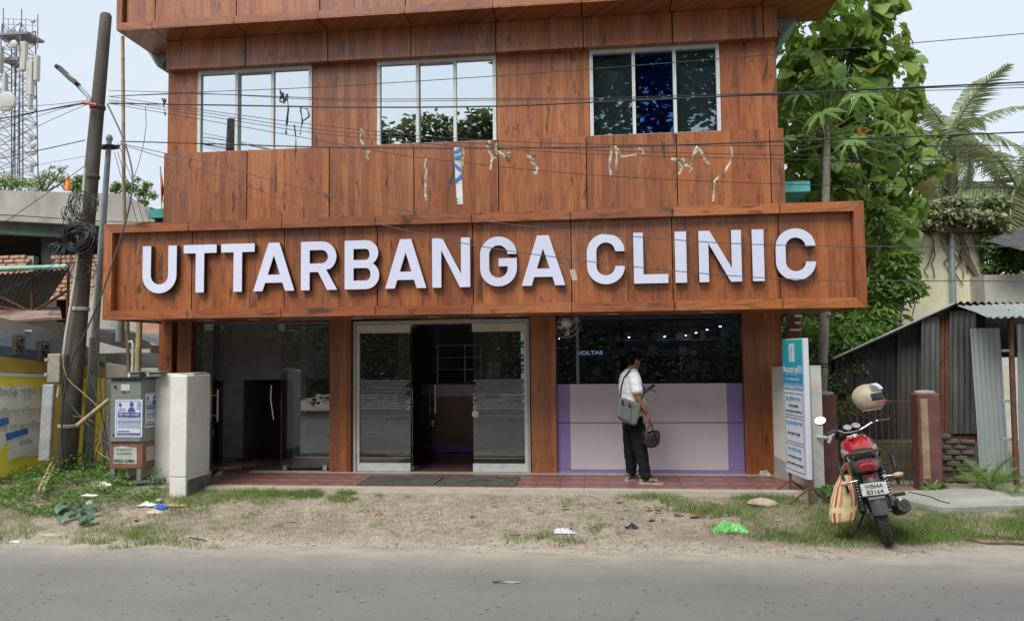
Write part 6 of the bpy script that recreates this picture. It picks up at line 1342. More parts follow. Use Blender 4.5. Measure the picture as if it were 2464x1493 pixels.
for pts, r_, lb_ in (([(222, 240), (120, 252), (0, 258), (-200, 275)], .004, 'uppermost thin wire leaving the pole to the left'), ([(222, 246), (120, 263), (0, 286), (-200, 330)], .009, 'thick black cable leaving the pole to the left'),
        ([(222, 243), (120, 262), (0, 293), (-200, 350)], .005, 'thin wire just below the thick cable at left'), ([(222, 243), (120, 270), (0, 310), (-200, 385)], .004, 'thin wire over the tower below the thick cable'),
        ([(222, 246), (120, 290), (0, 352), (-200, 470)], .004, 'steepest thin wire falling left past the tower'), ([(205, 337), (120, 356), (0, 381), (-200, 425)], .007, 'cable falling left from the middle of the concrete pole'), ([(205, 376), (100, 395), (0, 418), (-200, 460)], .003, 'thin wire low over the roof garden'),
        ([(202, 400), (120, 460), (0, 542), (-100, 610)], .005, 'wire slanting down across the grey parapet at far left'), ([(185, 598), (90, 660), (0, 706), (-100, 755)], .005, 'wire slanting down across the dark tin canopy')):
    wire(pts, r_, lb_)
for pts, lb_ in (([(275, 365), (290, 420), (318, 490), (330, 535)], 'first thin drop wire falling from the cable ring'), ([(283, 365), (300, 420), (330, 480), (345, 535)], 'second thin drop wire falling from the cable ring'), ([(285, 345), (320, 440), (350, 500), (362, 535)], 'third thin drop wire falling from the cable ring, furthest right')):
    m = MB(); m.tube([PY(x, y, -.62) for x, y in pts], .004, 5); solo('drop_wire', m, MT['cable'], lb_, 'wire')
m = MB(); m.tube([PY(x, y, -1.2) for x, y in ((350, 258), (352, 300), (346, 345), (332, 400), (320, 430))], .004, 5); solo('drop_wire', m, MT['cable'], 'thin wire hanging from the bundle left of the first window', 'wire')
# ------------------------------------------------------------ torn tapes hanging on the wires
rb0 = mat('cream_tape', (.48, .43, .32), .7, var=.2, scale=30, dirt=(.03, .03, .03), dirt_amt=.95, dscale=16); rb1 = mat('black_tape', (.03, .03, .03), .6)
def ribbon(paths, w, mt_, label, name='torn_tape', cat='tape', seed=0):
    rnd = random.Random(seed); r = thing(name, label, cat, tuple(PY(paths[0][0][0], paths[0][0][1], wy(paths[0][0][0])-.01)))
    for k, pts in enumerate(paths):
        P = [PY(x, y, wy(x)-.012-.01*k) for x, y in pts]; fine = []
        for i in range(len(P)-1):
            for j in range(4): fine.append(P[i].lerp(P[i+1], j/4))
        fine.append(P[-1]); m = MB(); vs = []
        for i, p in enumerate(fine):
            t = (fine[min(i+1, len(fine)-1)]-fine[max(i-1, 0)]).normalized(); a = V(1, 0, 0) if abs(t.z) > .5 else V(0, 0, 1); a = (a-t*a.dot(t)).normalized()
            th = .9*math.sin(i*.9+seed+k); a = Quaternion(t, th) @ a; ww = w*rnd.uniform(.7, 1.45); vs += [p-a*ww, p+a*ww]
        m.add(vs, [(2*i, 2*i+1, 2*i+3, 2*i+2) for i in range(len(fine)-1)]); m.add([v+V(0, -.002, 0) for v in vs], []); part('tape_strip', m, mt_, r)
    return r
ribbon([[(673, 214), (678, 232), (672, 242), (684, 250), (680, 222)], [(684, 244), (690, 226), (694, 260), (690, 300), (688, 322)]], .014, rb1, 'knotted black tape hanging in the first window from the wires', seed=1)
ribbon([[(722, 260), (728, 290), (722, 325)], [(722, 260), (740, 262), (744, 280), (726, 294)], [(708, 300), (712, 330), (712, 360), (710, 388)]], .009, rb1, 'thin looped black tape at the right edge of the first window', seed=2)
ribbon([[(397, 236), (394, 255), (398, 278)], [(390, 236), (396, 250), (402, 238)]], .010, rb1, 'short frayed tape near the left building edge', seed=3)
ribbon([[(872, 310), (866, 330), (874, 348)], [(868, 310), (876, 325)]], .012, rb0, 'small pale tape knot left of the middle window foot', seed=4)
ribbon([[(884, 360), (882, 372), (886, 384)], [(878, 364), (884, 372), (890, 360)]], .012, rb0, 'small forked pale tape just below the middle window left corner', seed=5)
ribbon([[(1024, 382), (1022, 400), (1026, 410), (1024, 430), (1023, 460), (1026, 482)]], .014, rb0, 'long thin dark and cream tape on the wood band left of the blue tape', seed=6)
ribbon([[(1114, 356), (1116, 372), (1112, 385), (1115, 400)]], .014, rb0, 'short cream tape immediately right of the blue striped tape', seed=7)
ribbon([[(1180, 338), (1168, 348), (1178, 362), (1184, 378), (1180, 408)], [(1196, 344), (1192, 360), (1198, 372), (1190, 380)], [(1200, 362), (1215, 380), (1228, 372), (1222, 366)]], .018, rb0, 'tangled cream tape with a looping tail below the right end of the middle window', seed=8)
ribbon([[(1268, 374), (1280, 380), (1286, 392), (1292, 408), (1286, 424)], [(1290, 374), (1278, 384), (1288, 396)]], .022, rb0, 'bunched dark and cream tape hanging between the middle and right windows', seed=9)
ribbon([[(1472, 350), (1470, 370), (1466, 400), (1470, 422)], [(1482, 350), (1484, 380), (1482, 410)], [(1478, 352), (1498, 376), (1530, 372), (1545, 352), (1548, 372)]], .013, rb0, 'two hanging cream tapes joined by a drooping swag under the right window', seed=10)
ribbon([[(1614, 382), (1634, 386), (1640, 400), (1634, 420)], [(1640, 382), (1652, 396), (1664, 404), (1660, 415)], [(1660, 400), (1678, 352), (1690, 372), (1706, 395)]], .017, rb0, 'ragged cream tape cluster under the right window with an arched strip', seed=11)
ribbon([[(1758, 352), (1762, 372), (1756, 392)], [(1756, 392), (1742, 415), (1722, 432)], [(1720, 432), (1718, 450), (1716, 484)]], .013, rb0, 'rightmost long cream tape bending down beside the window corner', seed=12)
# blue striped tape
BT = thing('striped_tape', 'wide white tape with blue slanting stripes and a black strip hanging below the middle window', 'tape', tuple(PY(1100, 355, -2.3)))
def strip(y0, y1, n, mt_, name, yo=0.0, xo=(0, 0)):
    m = MB(); vs = []
    for i in range(n+1):
        t = i/n; y = y0+(y1-y0)*t; T = (y-355)/(491-355); xc = 1101+6*T**1.3+xo[0]+(xo[1]-xo[0])*t; hw_ = 8.5-1.2*T
        a = PY(xc-hw_, y, -2.32+yo); b = PY(xc+hw_, y, -2.32+yo+.02*math.sin(T*5)); vs += [a, b]
    m.add(vs, [(2*i, 2*i+1, 2*i+3, 2*i+2) for i in range(n)]); return part(name, m, mt_, BT)
strip(355, 491, 14, mat('white_tape', (.60, .60, .58), .5), 'tape_strip')
tb = mat('blue_tape_print', (.02, .18, .50), .5)
for y0, h_, sl in ((358, 8, 5), (374, 8, 2), (399, 8, -6), (424, 11, 7), (476, 4, 0), (484, 4, 0)):
    m = MB(); T = (y0-355)/136; xc = 1101+6*T**1.3; hw_ = 8.3-1.2*T
    m.add([PY(xc-hw_, y0+sl, -2.325), PY(xc+hw_, y0-sl, -2.325), PY(xc+hw_, y0-sl+h_, -2.325), PY(xc-hw_, y0+sl+h_, -2.325)], [(0, 1, 2, 3)]); part('blue_stripe', m, tb, BT)
m = MB(); m.add([PY(1092, 382, -2.31), PY(1098, 384, -2.31), PY(1092, 425, -2.31), PY(1086, 448, -2.31), PY(1079, 440, -2.31), PY(1088, 415, -2.31)], [(0, 1, 2, 3, 4, 5)]); part('black_strip', m, rb1, BT)
TG = thing('wire_tag', 'small pale hanging tag on a loop of wire over the sign between A and C', 'tag', tuple(PY(1380, 665, -2.3)))
m = MB(); m.tube([PY(x, y, -2.3) for x, y in ((1340, 608), (1342, 625), (1356, 634), (1375, 645))]+[PY(1360, 612, -2.3), PY(1340, 606, -2.3)], .003, 5); part('wire_loop', m, MT['cable'], TG)
m = MB(); m.bbox((-.03, -.006, -.13), (.03, .006, .0), .008, Matrix.Translation(PY(1377, 648, -2.3)) @ Matrix.Rotation(math.radians(-14), 4, 'Y')); part('tag_body', m, mat('pale_tag', (.42, .38, .28), .7), TG)
# ------------------------------------------------------------ scatter tools
RNG = np.random.default_rng(11)
def grid_leaf(L, W, nu=4, nv=3, droop=.25, fold=.15, wavy=0.0, shape='ovate'):
    vs = []; 
    for i in range(nu+1):
        t = i/nu
        w = {'ovate': (math.sin(PI*min(1, t*.93+.07)**.72)**.8), 'lance': math.sin(PI*(t*.94+.03))**.9, 'heart': (1.0*math.sin(PI*min(1, .22+t*.78))**.75)}[shape]*W/2
        for j in range(nv):
            s_ = (j/(nv-1))*2-1; y = s_*w*(1+wavy*math.sin(i*2.3+j)); x = t*L; z = -droop*L*t*t+abs(s_)*fold*w+wavy*.3*w*math.sin(i*3.1+j*2)
            vs.append((x, y, z))
    fs = [(i*nv+j, (i+1)*nv+j, (i+1)*nv+j+1, i*nv+j+1) for i in range(nu) for j in range(nv-1)]
    return np.array(vs), fs
def rotmats(n, yaw=None, pitch=(-.6, .4), roll=.5):
    a = RNG.uniform(0, 2*PI, n) if yaw is None else yaw; b = RNG.uniform(pitch[0], pitch[1], n); c = RNG.normal(0, roll, n)
    ca, sa, cb, sb, cc, sc = np.cos(a), np.sin(a), np.cos(b), np.sin(b), np.cos(c), np.sin(c); Z = np.zeros(n); O = np.ones(n)
    Rz = np.stack([ca, -sa, Z, sa, ca, Z, Z, Z, O], -1).reshape(n, 3, 3); Ry = np.stack([cb, Z, sb, Z, O, Z, -sb, Z, cb], -1).reshape(n, 3, 3); Rx = np.stack([O, Z, Z, Z, cc, -sc, Z, sc, cc], -1).reshape(n, 3, 3)
    return Rz @ Ry @ Rx
def inst_mesh(name, tv, tf, pos, R, sc, mt_, smooth=True):
    pos = np.asarray(pos); n = len(pos); k = len(tv)
    vs = np.einsum('nij,kj->nki', R, tv)*np.asarray(sc).reshape(n, 1, 1)+pos[:, None, :]
    tf = np.array(tf); fn = tf.shape[1]; fs = (tf[None]+(np.arange(n)*k)[:, None, None]).reshape(-1)
    me = bpy.data.meshes.new(name); me.vertices.add(n*k); me.vertices.foreach_set('co', vs.astype(np.float32).ravel()); nf = n*len(tf)
    me.loops.add(nf*fn); me.loops.foreach_set('vertex_index', fs.astype(np.int32)); me.polygons.add(nf); me.polygons.foreach_set('loop_start', np.arange(0, nf*fn, fn, dtype=np.int32))
    me.polygons.foreach_set('use_smooth', np.full(nf, smooth)); me.materials.append(mt_); me.update(calc_edges=True); me.validate(); return me
def blobpts(blobs, n, shell=.5):       # blobs: (center, rx, ry, rz)
    w = np.array([b[1]*b[2]*b[3] for b in blobs])**.67; w /= w.sum(); idx = RNG.choice(len(blobs), n, p=w); d = RNG.normal(size=(n, 3)); d /= np.linalg.norm(d, axis=1)[:, None]
    r = RNG.uniform(shell, 1, n)**.6; c = np.array([tuple(b[0]) for b in blobs])[idx]; e = np.array([b[1:] for b in blobs])[idx]; return c+d*e*r[:, None], d
def addmesh(name, me, par=None, kind=None, label=None, cat=None, group=None):
    o = bpy.data.objects.new(name, me); COL.objects.link(o)
    if par: me.transform(_wm(par).inverted()); o.parent = par
    return tagit(o, label, cat, group, kind)
def pxblob(px, py, rpx, Y, dep=.8, asp=1.0):
    c = PY(px, py, Y); k = (c-CAM).dot(CF)/FPX; return (c, rpx*k, rpx*k*dep, rpx*k*asp)
LM = {}
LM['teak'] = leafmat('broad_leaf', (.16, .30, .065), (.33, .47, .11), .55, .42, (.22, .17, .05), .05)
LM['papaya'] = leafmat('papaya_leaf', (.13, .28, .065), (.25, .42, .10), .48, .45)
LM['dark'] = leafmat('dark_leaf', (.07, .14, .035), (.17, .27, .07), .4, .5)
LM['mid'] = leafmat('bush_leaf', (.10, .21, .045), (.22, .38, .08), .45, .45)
LM['palm'] = leafmat('hazed_leaf', (.17, .23, .12), (.32, .36, .19), .25, .45, (.28, .22, .09), .10)  # green paled to put distance haze into the leaf colour
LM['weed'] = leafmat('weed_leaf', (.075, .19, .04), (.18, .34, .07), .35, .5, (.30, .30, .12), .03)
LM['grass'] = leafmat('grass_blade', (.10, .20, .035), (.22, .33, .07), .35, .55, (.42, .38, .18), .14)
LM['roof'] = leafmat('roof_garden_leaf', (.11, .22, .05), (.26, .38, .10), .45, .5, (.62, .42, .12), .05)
LM['blue'] = leafmat('bluish_leaf', (.065, .13, .075), (.11, .19, .11), .2, .5)
MT['bark'] = mat('tree_bark', (.17, .14, .11), .9, var=.3, scale=9, bump=.5, dirt=(.07, .06, .04), dirt_amt=.6)
MT['bark2'] = mat('papaya_bark', (.26, .235, .19), .85, var=.2, scale=10, bump=.4, dirt=(.12, .11, .08), dirt_amt=.5)

# ------------------------------------------------------------ broad leaved tree at the right
T1 = thing('broadleaf_tree', 'tall tree with large drooping heart shaped leaves behind the right end of the clinic', 'tree', (4.6, 2.6, .1))
bl = [pxblob(*a) for a in ((1945, 60, 100, 2.6), (2050, 40, 85, 2.8), (2120, 95, 60, 2.8), (2150, 175, 60, 2.8), (2010, 180, 110, 3.0), (2165, 260, 52, 2.7), (1930, 300, 80, 2.6), (2090, 330, 90, 3.0), (2180, 340, 45, 2.5), (1960, 430, 80, 2.6), (2070, 460, 90, 3.0), (2165, 470, 62, 2.6), (2215, 395, 45, 2.4), (2262, 392, 22, 2.3), (2235, 330, 26, 2.4), (2130, 560, 62, 2.3), (2160, 640, 35, 2.1), (1950, 200, 70, 2.5), (2105, 10, 42, 2.8), (2135, 720, 30, 2.0))]
# gaps: keep leaf clumps apart
tlv, tlf = grid_leaf(.34, .29, 5, 4, .30, .12, .10, 'heart'); tl3 = [grid_leaf(.34, .27+.04*k, 5, 4, .2+.15*k, .10, .10+.03*k, 'heart') for k in range(4)]
meL = []
for k, (v_, f_) in enumerate(tl3):
    m = MB(); m.add([V(*p) for p in v_], f_, True); meL.append(mesh_of('leaf', m, LM['teak']))
pos, d = blobpts(bl, 300, .82); P = _wm(T1).inverted(); keep = np.argsort(pos[:, 1])
for i in range(300):
    yaw = math.atan2(d[i, 1], d[i, 0])+random.uniform(-.9, .9); s_ = random.uniform(.5, 1.15)
    M = Matrix.Translation(pos[i]) @ Matrix.Rotation(yaw, 4, 'Z') @ Matrix.Rotation(random.uniform(.1, 1.15), 4, 'Y') @ Matrix.Rotation(random.gauss(0, .5), 4, 'X') @ Matrix.Scale(s_, 4)
    shared('leaf', meL[i % 4], P @ M, T1)
pos, d = blobpts(bl, 700, .55); R_ = rotmats(700, np.arctan2(d[:, 1], d[:, 0])+RNG.normal(0, .9, 700), (.0, 1.2), .5)
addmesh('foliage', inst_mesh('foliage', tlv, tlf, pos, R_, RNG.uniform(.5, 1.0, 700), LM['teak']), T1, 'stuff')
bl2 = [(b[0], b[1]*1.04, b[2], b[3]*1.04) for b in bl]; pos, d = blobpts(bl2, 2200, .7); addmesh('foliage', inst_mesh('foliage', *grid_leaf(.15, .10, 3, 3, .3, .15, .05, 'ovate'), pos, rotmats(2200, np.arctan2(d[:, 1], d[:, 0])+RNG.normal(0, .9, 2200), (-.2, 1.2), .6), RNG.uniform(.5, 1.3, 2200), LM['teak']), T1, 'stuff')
m = MB(); tb0 = V(4.7, 2.9, 0); top = bl[4][0]; m.tube([tb0, tb0.lerp(top, .4)+V(.1, 0, 0), tb0.lerp(top, .75), top+V(0, 0, .8)], [.16, .13, .10, .04], 10); part('trunk', m, MT['bark'], T1)
m = MB()
for b in bl: j = tb0.lerp(top, min(.95, max(.3, (b[0].z-.8)/top.z))); m.tube([j, j.lerp(b[0], .5)+V(0, 0, .15), b[0]], [.05, .035, .012], 6)
part('branch', m, MT['bark'], T1, kind='stuff')
m = MB()
for (a_, b_) in ((1, 0),): 
    c_ = PY(2072, 325, 2.2)
    for k in range(7): m.add([c_+V(random.uniform(-.12, .12), random.uniform(-.1, .1), random.uniform(-.2, .12)) for _ in range(4)], [(0, 1, 2, 3)], True)
part('dead_leaf', m, mat('golden_dead_leaf', (.50, .26, .05), .7, var=.3), T1, kind='stuff')
# papaya
def papaya_leaf():
    m = MB(); vs = [V(0, 0, 0)]; n = 7; 
    for k in range(n):
        a = math.radians(-140+280*k/(n-1)); L = .36*(1-.25*abs(k-(n-1)/2)/3)
        for da, f, dz in ((-.17, .42, -.01), (-.10, .74, -.03), (-.05, .66, -.03), (0, 1.0, -.10), (.05, .66, -.03), (.10, .74, -.03), (.17, .42, -.01)):
            vs.append(V(L*f*math.cos(a+da), L*f*math.sin(a+da), dz-.22*(L*f)**2*2))
        vs.append(V(.09*math.cos(a+.38), .09*math.sin(a+.38), -.005))
    m.add(vs, [(0, i, i+1) for i in range(1, len(vs)-1)], True); return m
PA = thing('papaya_tree', 'papaya tree with a straight grey trunk and radiating lobed leaves beside the signboard', 'tree', tuple(PY(1975, 1160, .45)))
pc = PY(1990, 300, .9); base = PY(1972, 1180, .45); base.z = .05
m = MB(); pts = [base, PY(1980, 850, .5), PY(1984, 750, .55), PY(1987, 480, .75), PY(1990, 340, .88), pc+V(0, 0, .12)]; m.tube(pts, [.075, .070, .066, .055, .05, .02], 12); part('trunk', m, MT['bark2'], PA)
m = MB(); 
for y in (875, 882): q = PY(1979, y, .5); m.lathe([(.075, -.01), (.08, 0), (.075, .01)], q, 14)
part('trunk_band', m, MT['black'], PA, kind='stuff')
pl_me = mesh_of('leaf', papaya_leaf(), LM['papaya']); P = _wm(PA).inverted()
for k in range(40):
    a = k*2.399963; el = math.radians(78-2.35*k); L = .55+.45*min(1, k/22); st = pc+V(0, 0, .14-.012*k); dirv = V(math.cos(a)*math.cos(el), math.sin(a)*math.cos(el), math.sin(el)); tip = st+dirv*L+V(0, 0, -.10*L)
    m = MB(); m.tube([st, st+dirv*L*.5+V(0, 0, .03), tip], [.012, .009, .006], 5); lo = part('petiole', m, mat('pale_petiole', (.20, .27, .09), .5) if k == 0 else bpy.data.materials['pale_petiole'], PA)
    M = Matrix.Translation(tip) @ Matrix.Rotation(a, 4, 'Z') @ Matrix.Rotation(math.radians(8+1.1*k), 4, 'Y') @ Matrix.Rotation(random.gauss(0, .25), 4, 'X') @ Matrix.Scale(random.uniform(.85, 1.25), 4)
    shared('leaf', pl_me, P @ M, PA)
# bushes: (label, blobs, leaf, count, material, base)
sv, sf = grid_leaf(.085, .038, 3, 3, .2, .1, 0, 'ovate'); sv2, sf2 = grid_leaf(.13, .06, 3, 3, .25, .1, 0, 'ovate'); sv3, sf3 = grid_leaf(.11, .028, 3, 3, .2, .1, 0, 'lance')
def bush(name, label, cat, blobs, n, tv, tf, mt_, base, sz=(.7, 1.3), shell=.2, stems=True, pitch=(-.3, .9), group=None):
    T = thing(name, label, cat, base, group=group); pos, d = blobpts(blobs, n, shell); R_ = rotmats(n, np.arctan2(d[:, 1], d[:, 0])+RNG.normal(0, .8, n), pitch, .6)
    addmesh('foliage', inst_mesh('foliage', tv, tf, pos, R_, RNG.uniform(sz[0], sz[1], n), LM[mt_]), T, 'stuff')
    if stems:
        m = MB(); b0 = Vector(base)
        for k, b in enumerate(blobs):
            c_ = Vector(b[0]); m.tube([b0+V(random.uniform(-.1, .1), 0, 0), b0.lerp(c_, .55)+V(random.uniform(-.15, .15), 0, .1), c_+V(0, 0, b[3]*.5)], [.025, .016, .005], 5)
        part('stem', m, MT['bark'], T, kind='stuff')
    return T
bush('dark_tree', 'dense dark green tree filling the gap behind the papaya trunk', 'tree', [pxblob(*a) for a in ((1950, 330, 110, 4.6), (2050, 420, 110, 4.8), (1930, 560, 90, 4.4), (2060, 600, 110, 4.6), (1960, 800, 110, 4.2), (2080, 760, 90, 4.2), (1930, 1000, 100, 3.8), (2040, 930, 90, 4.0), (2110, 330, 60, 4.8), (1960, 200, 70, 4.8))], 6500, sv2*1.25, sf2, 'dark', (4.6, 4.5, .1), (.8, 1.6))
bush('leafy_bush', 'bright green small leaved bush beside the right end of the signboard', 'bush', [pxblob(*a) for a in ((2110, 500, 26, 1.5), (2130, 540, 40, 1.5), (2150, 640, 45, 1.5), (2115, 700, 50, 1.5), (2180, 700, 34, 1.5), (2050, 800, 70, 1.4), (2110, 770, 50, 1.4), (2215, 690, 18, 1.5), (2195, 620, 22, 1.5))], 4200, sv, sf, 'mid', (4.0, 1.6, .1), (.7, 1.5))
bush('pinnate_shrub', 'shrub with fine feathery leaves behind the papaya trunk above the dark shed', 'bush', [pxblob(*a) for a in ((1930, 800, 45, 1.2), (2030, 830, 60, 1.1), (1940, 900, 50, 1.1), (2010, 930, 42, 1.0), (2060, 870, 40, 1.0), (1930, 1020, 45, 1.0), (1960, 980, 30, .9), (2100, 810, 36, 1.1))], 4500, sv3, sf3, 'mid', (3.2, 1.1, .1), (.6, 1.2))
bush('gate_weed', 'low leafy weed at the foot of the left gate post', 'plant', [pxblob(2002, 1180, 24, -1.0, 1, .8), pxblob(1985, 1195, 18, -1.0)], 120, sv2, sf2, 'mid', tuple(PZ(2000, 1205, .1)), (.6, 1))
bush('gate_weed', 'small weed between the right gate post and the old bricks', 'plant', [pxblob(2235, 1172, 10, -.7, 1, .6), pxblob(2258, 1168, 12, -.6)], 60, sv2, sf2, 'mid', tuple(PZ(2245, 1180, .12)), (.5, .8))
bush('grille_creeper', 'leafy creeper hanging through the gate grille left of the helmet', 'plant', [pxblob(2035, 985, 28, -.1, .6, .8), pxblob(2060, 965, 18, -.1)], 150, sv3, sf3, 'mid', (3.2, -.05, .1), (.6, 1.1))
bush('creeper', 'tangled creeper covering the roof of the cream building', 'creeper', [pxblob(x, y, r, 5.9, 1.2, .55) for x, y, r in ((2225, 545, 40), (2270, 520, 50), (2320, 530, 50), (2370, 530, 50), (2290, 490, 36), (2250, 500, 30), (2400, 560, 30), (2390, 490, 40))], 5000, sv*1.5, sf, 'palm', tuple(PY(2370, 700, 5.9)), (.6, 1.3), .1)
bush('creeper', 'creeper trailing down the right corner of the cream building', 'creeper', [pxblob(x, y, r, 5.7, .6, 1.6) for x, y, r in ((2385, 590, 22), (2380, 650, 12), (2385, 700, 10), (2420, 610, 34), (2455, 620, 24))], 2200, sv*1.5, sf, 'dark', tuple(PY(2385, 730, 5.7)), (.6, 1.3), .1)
m = MB()
for k in range(12):
    x = random.choice((2230, 2240, 2262, 2275, 2310, 2340, 2215, 2205))+random.uniform(-8, 8); y = 560; pts = []
    while y < random.uniform(640, 740): pts.append(PY(x, y, 5.95)); x += random.uniform(-14, 14); y += 18
    if len(pts) > 2: m.tube(pts, .012, 4, caps=False)
solo('vines', m, MT['bark'], 'bare brown vines hanging down the cream wall', 'vines', kind='stuff')
bush('far_tree', 'hazy dark trees far behind the palms at the right edge', 'tree', [pxblob(x, y, r, 18, 1) for x, y, r in ((2380, 520, 50), (2440, 500, 60), (2500, 540, 60), (2330, 500, 40))], 5000, sv2*2, sf2, 'dark', (17, 18, .1), (.8, 1.4))
# ------------------------------------------------------------ palms and ferns
def frond_mesh(L=2.6, n=34, leaf=.62, w=.045, droop=.55, name='frond', mt_=None, hang=.9):
    m = MB(); rach = []
    for i in range(n+1):
        t = i/n; rach.append(V(L*(t-.10*t*t), 0, L*(.28*t-droop*t*t*1.25)))
    m.tube(rach, [.03*(1-t/n*.85)*L/2.6 for t in range(n+1)], 5)
    for i in range(3, n):
        t = i/n; l = leaf*math.sin(PI*(t*.82+.14))**.8
        for s_ in (-1, 1):
            p = rach[i]; tip = p+V(l*.45, s_*l*(.72-.2*t), -l*hang*random.uniform(.55, 1.0)); mid = p.lerp(tip, .5)+V(.0, s_*l*.12, l*.13); ww = V(w*.5, 0, 0)
            m.add([p-ww, p+ww, mid+ww*1.1, mid-ww*1.1, tip], [(0, 1, 2, 3), (3, 2, 4)], False)
    return mesh_of(name, m, mt_)
pf = [frond_mesh(2.7, 36, .66, .05, d_, mt_=LM['palm'], hang=h_) for d_, h_ in ((.35, .8), (.62, 1.0), (.95, 1.15))]
def palm(label, c, n, s, Y, lean=0, els=(62, -62)):
    c = PY(*c, Y); T = thing('coconut_palm', label, 'palm tree', (c.x+lean, Y, .1), group='coconut palms behind the cream building'); P = _wm(T).inverted()
    m = MB(); m.tube([V(c.x+lean, Y, 0), V(c.x+lean*.4, Y, c.z*.6), c-V(0, 0, .1)], [.2, .15, .12], 10); part('trunk', m, MT['bark'], T)
    for k in range(n):
        a = k*2.399963+.4; e = math.radians(els[0]+(els[1]-els[0])*k/n)
        shared('frond', pf[min(2, int(3*k/n))], P @ Matrix.Translation(c) @ Matrix.Rotation(a, 4, 'Z') @ Matrix.Rotation(-e, 4, 'Y') @ Matrix.Rotation(random.gauss(0, .25), 4, 'X') @ Matrix.Scale(s*random.uniform(.85, 1.1), 4), T)
palm('coconut palm whose crown stands against the sky right of the broad leaved tree', (2288, 335), 20, .92, 12)
palm('larger drooping coconut palm cut by the right edge of the picture', (2450, 455), 18, 1.25, 11, .3)
palm('small half hidden coconut palm crown between the tree and the cream building', (2262, 450), 12, .75, 13, 0)
fern = [frond_mesh(.52, 16, .13, .011, .45, 'frond', LM['papaya'], .25), frond_mesh(.42, 15, .12, .011, .8, 'frond', LM['papaya'], .3)]
for lab, bx, by, n, s in (('large bright fern at the foot of the tin shed door', 2385, 1178, 16, 1.05), ('small fern left of the large fern against the old bricks', 2352, 1168, 9, .62), ('low fern spilling on to the path at the right edge', 2440, 1196, 8, .6)):
    b0 = PZ(bx, by, .12); T = thing('fern', lab, 'fern', tuple(b0), group='ferns by the shed')
    for k in range(n):
        a = k*2.399963; e = math.radians(70-50*k/n); shared('frond', fern[k % 2], Matrix.Translation((0, 0, .0)) @ Matrix.Rotation(a, 4, 'Z') @ Matrix.Rotation(-e, 4, 'Y') @ Matrix.Rotation(random.gauss(0, .4), 4, 'X') @ Matrix.Scale(s*random.uniform(.8, 1.2), 4), T)
# ------------------------------------------------------------ roof garden on the concrete building
for lab, bx in (('flowering shrubs with peach blossoms on the far left parapet', ((10, 435, 24), (40, 440, 20), (68, 445, 18))), ('taller straggly shrub in the middle of the roof garden', ((95, 440, 22), (112, 425, 20), (140, 430, 24), (150, 405, 12), (122, 402, 8), (160, 440, 20))), ('thin feathery shrub just left of the concrete pole', ((182, 448, 14), (190, 430, 12), (200, 450, 10))), ('thin shrub between the steel pole and the bamboo', ((282, 445, 12), (275, 455, 10), (312, 450, 18))), ('leafy potted plants by the orange flag', ((340, 460, 18), (356, 445, 12), (345, 485, 12), (368, 470, 12), (330, 430, 8)))):
    bush('roof_shrub', lab, 'shrub', [pxblob(x, y, r, 4.2, .8, 1.0) for x, y, r in bx], 800, sv*.62, sf, 'roof', tuple(PY(bx[0][0], 470, 4.2)), (.6, 1.5), .02, group='roof garden shrubs')
q = PY(163, 458, 3.6); m = MB(); m.lathe([(.06, 0), (.05, .16), (.035, .18), (.045, .22), (.01, .34)], q, 10); solo('orange_pot', m, mat('orange_plastic', (.75, .22, .03), .5), 'small orange flag bundle standing on the parapet left of the pole', 'flag', origin=q)
FL = thing('orange_flag', 'narrow orange pennant flag on a thin pole beside the clinic corner', 'flag', tuple(PY(388, 500, 1.6))); m = MB(); m.tube([PY(389, 508, 1.6), PY(386, 400, 1.6)], .01, 5); part('flag_pole', m, MT['bamboo'], FL)
m = MB(); m.grid(lambda u, v: PY(386.5+v*3+(6.5*math.sin(min(1, v*1.1)*PI*.5))*u-3*u*(v > .8), 402+v*85, 1.6+.05*math.sin(u*5+v*7)), 5, 12); part('cloth', m, mat('orange_cloth', (.75, .20, .04), .8), FL)
# ------------------------------------------------------------ across the road, behind the camera (shows in the glass)
LM['far'] = leafmat('dull_roadside_leaf', (.035, .058, .04), (.075, .105, .07), .25)
rv, rf = grid_leaf(.26, .2, 2, 3, .2, .1, 0, 'ovate')
def rtree(x, y, h, r, n, lab, seed):
    rnd = random.Random(seed); T = thing('roadside_tree', lab, 'tree', (x, y, 0)); b = [(V(x+rnd.uniform(-r, r)*.8, y+rnd.uniform(-r, r)*.6, h*rnd.uniform(.45, .86)), r*rnd.uniform(.4, .62), r*.5, r*rnd.uniform(.4, .6)) for _ in range(9)]
    pos, d = blobpts(b, n, .3); addmesh('foliage', inst_mesh('foliage', rv, rf, pos, rotmats(n), RNG.uniform(.8, 1.6, n), LM['far']), T, 'stuff')
    m = MB(); m.tube([(x, y, 0), (x, y, h*.5), (x, y, h*.8)], [.3, .22, .08], 8); part('trunk', m, MT['bark'], T)
rtree(-8.4, -22, 14.2, 2.6, 3600, 'bushy roadside tree opposite the middle window', 1); rtree(-13.2, -23, 10.6, 2.4, 2000, 'lower tree opposite the first window', 2); rtree(3.5, -20, 20, 5.6, 19000, 'largest roadside tree opposite the right window', 3)
rtree(-4.6, -22.5, 14.4, 2.5, 3600, 'round roadside tree between the two big ones', 4); rtree(12, -22, 13, 4.5, 3600, 'broad tree opposite the motorcycle', 5); rtree(-17, -22, 9.5, 4, 2800, 'spreading tree at the far left across the road', 6)
pos = np.stack([RNG.uniform(-30, 26, 24000), RNG.uniform(-18.5, -16.5, 24000), RNG.uniform(.1, 4.6, 24000)], 1)
LM['hedge'] = leafmat('paled_hedge_leaf', (.11, .15, .09), (.22, .27, .17), .3)  # leaf paled so its reflection greys the shop glass
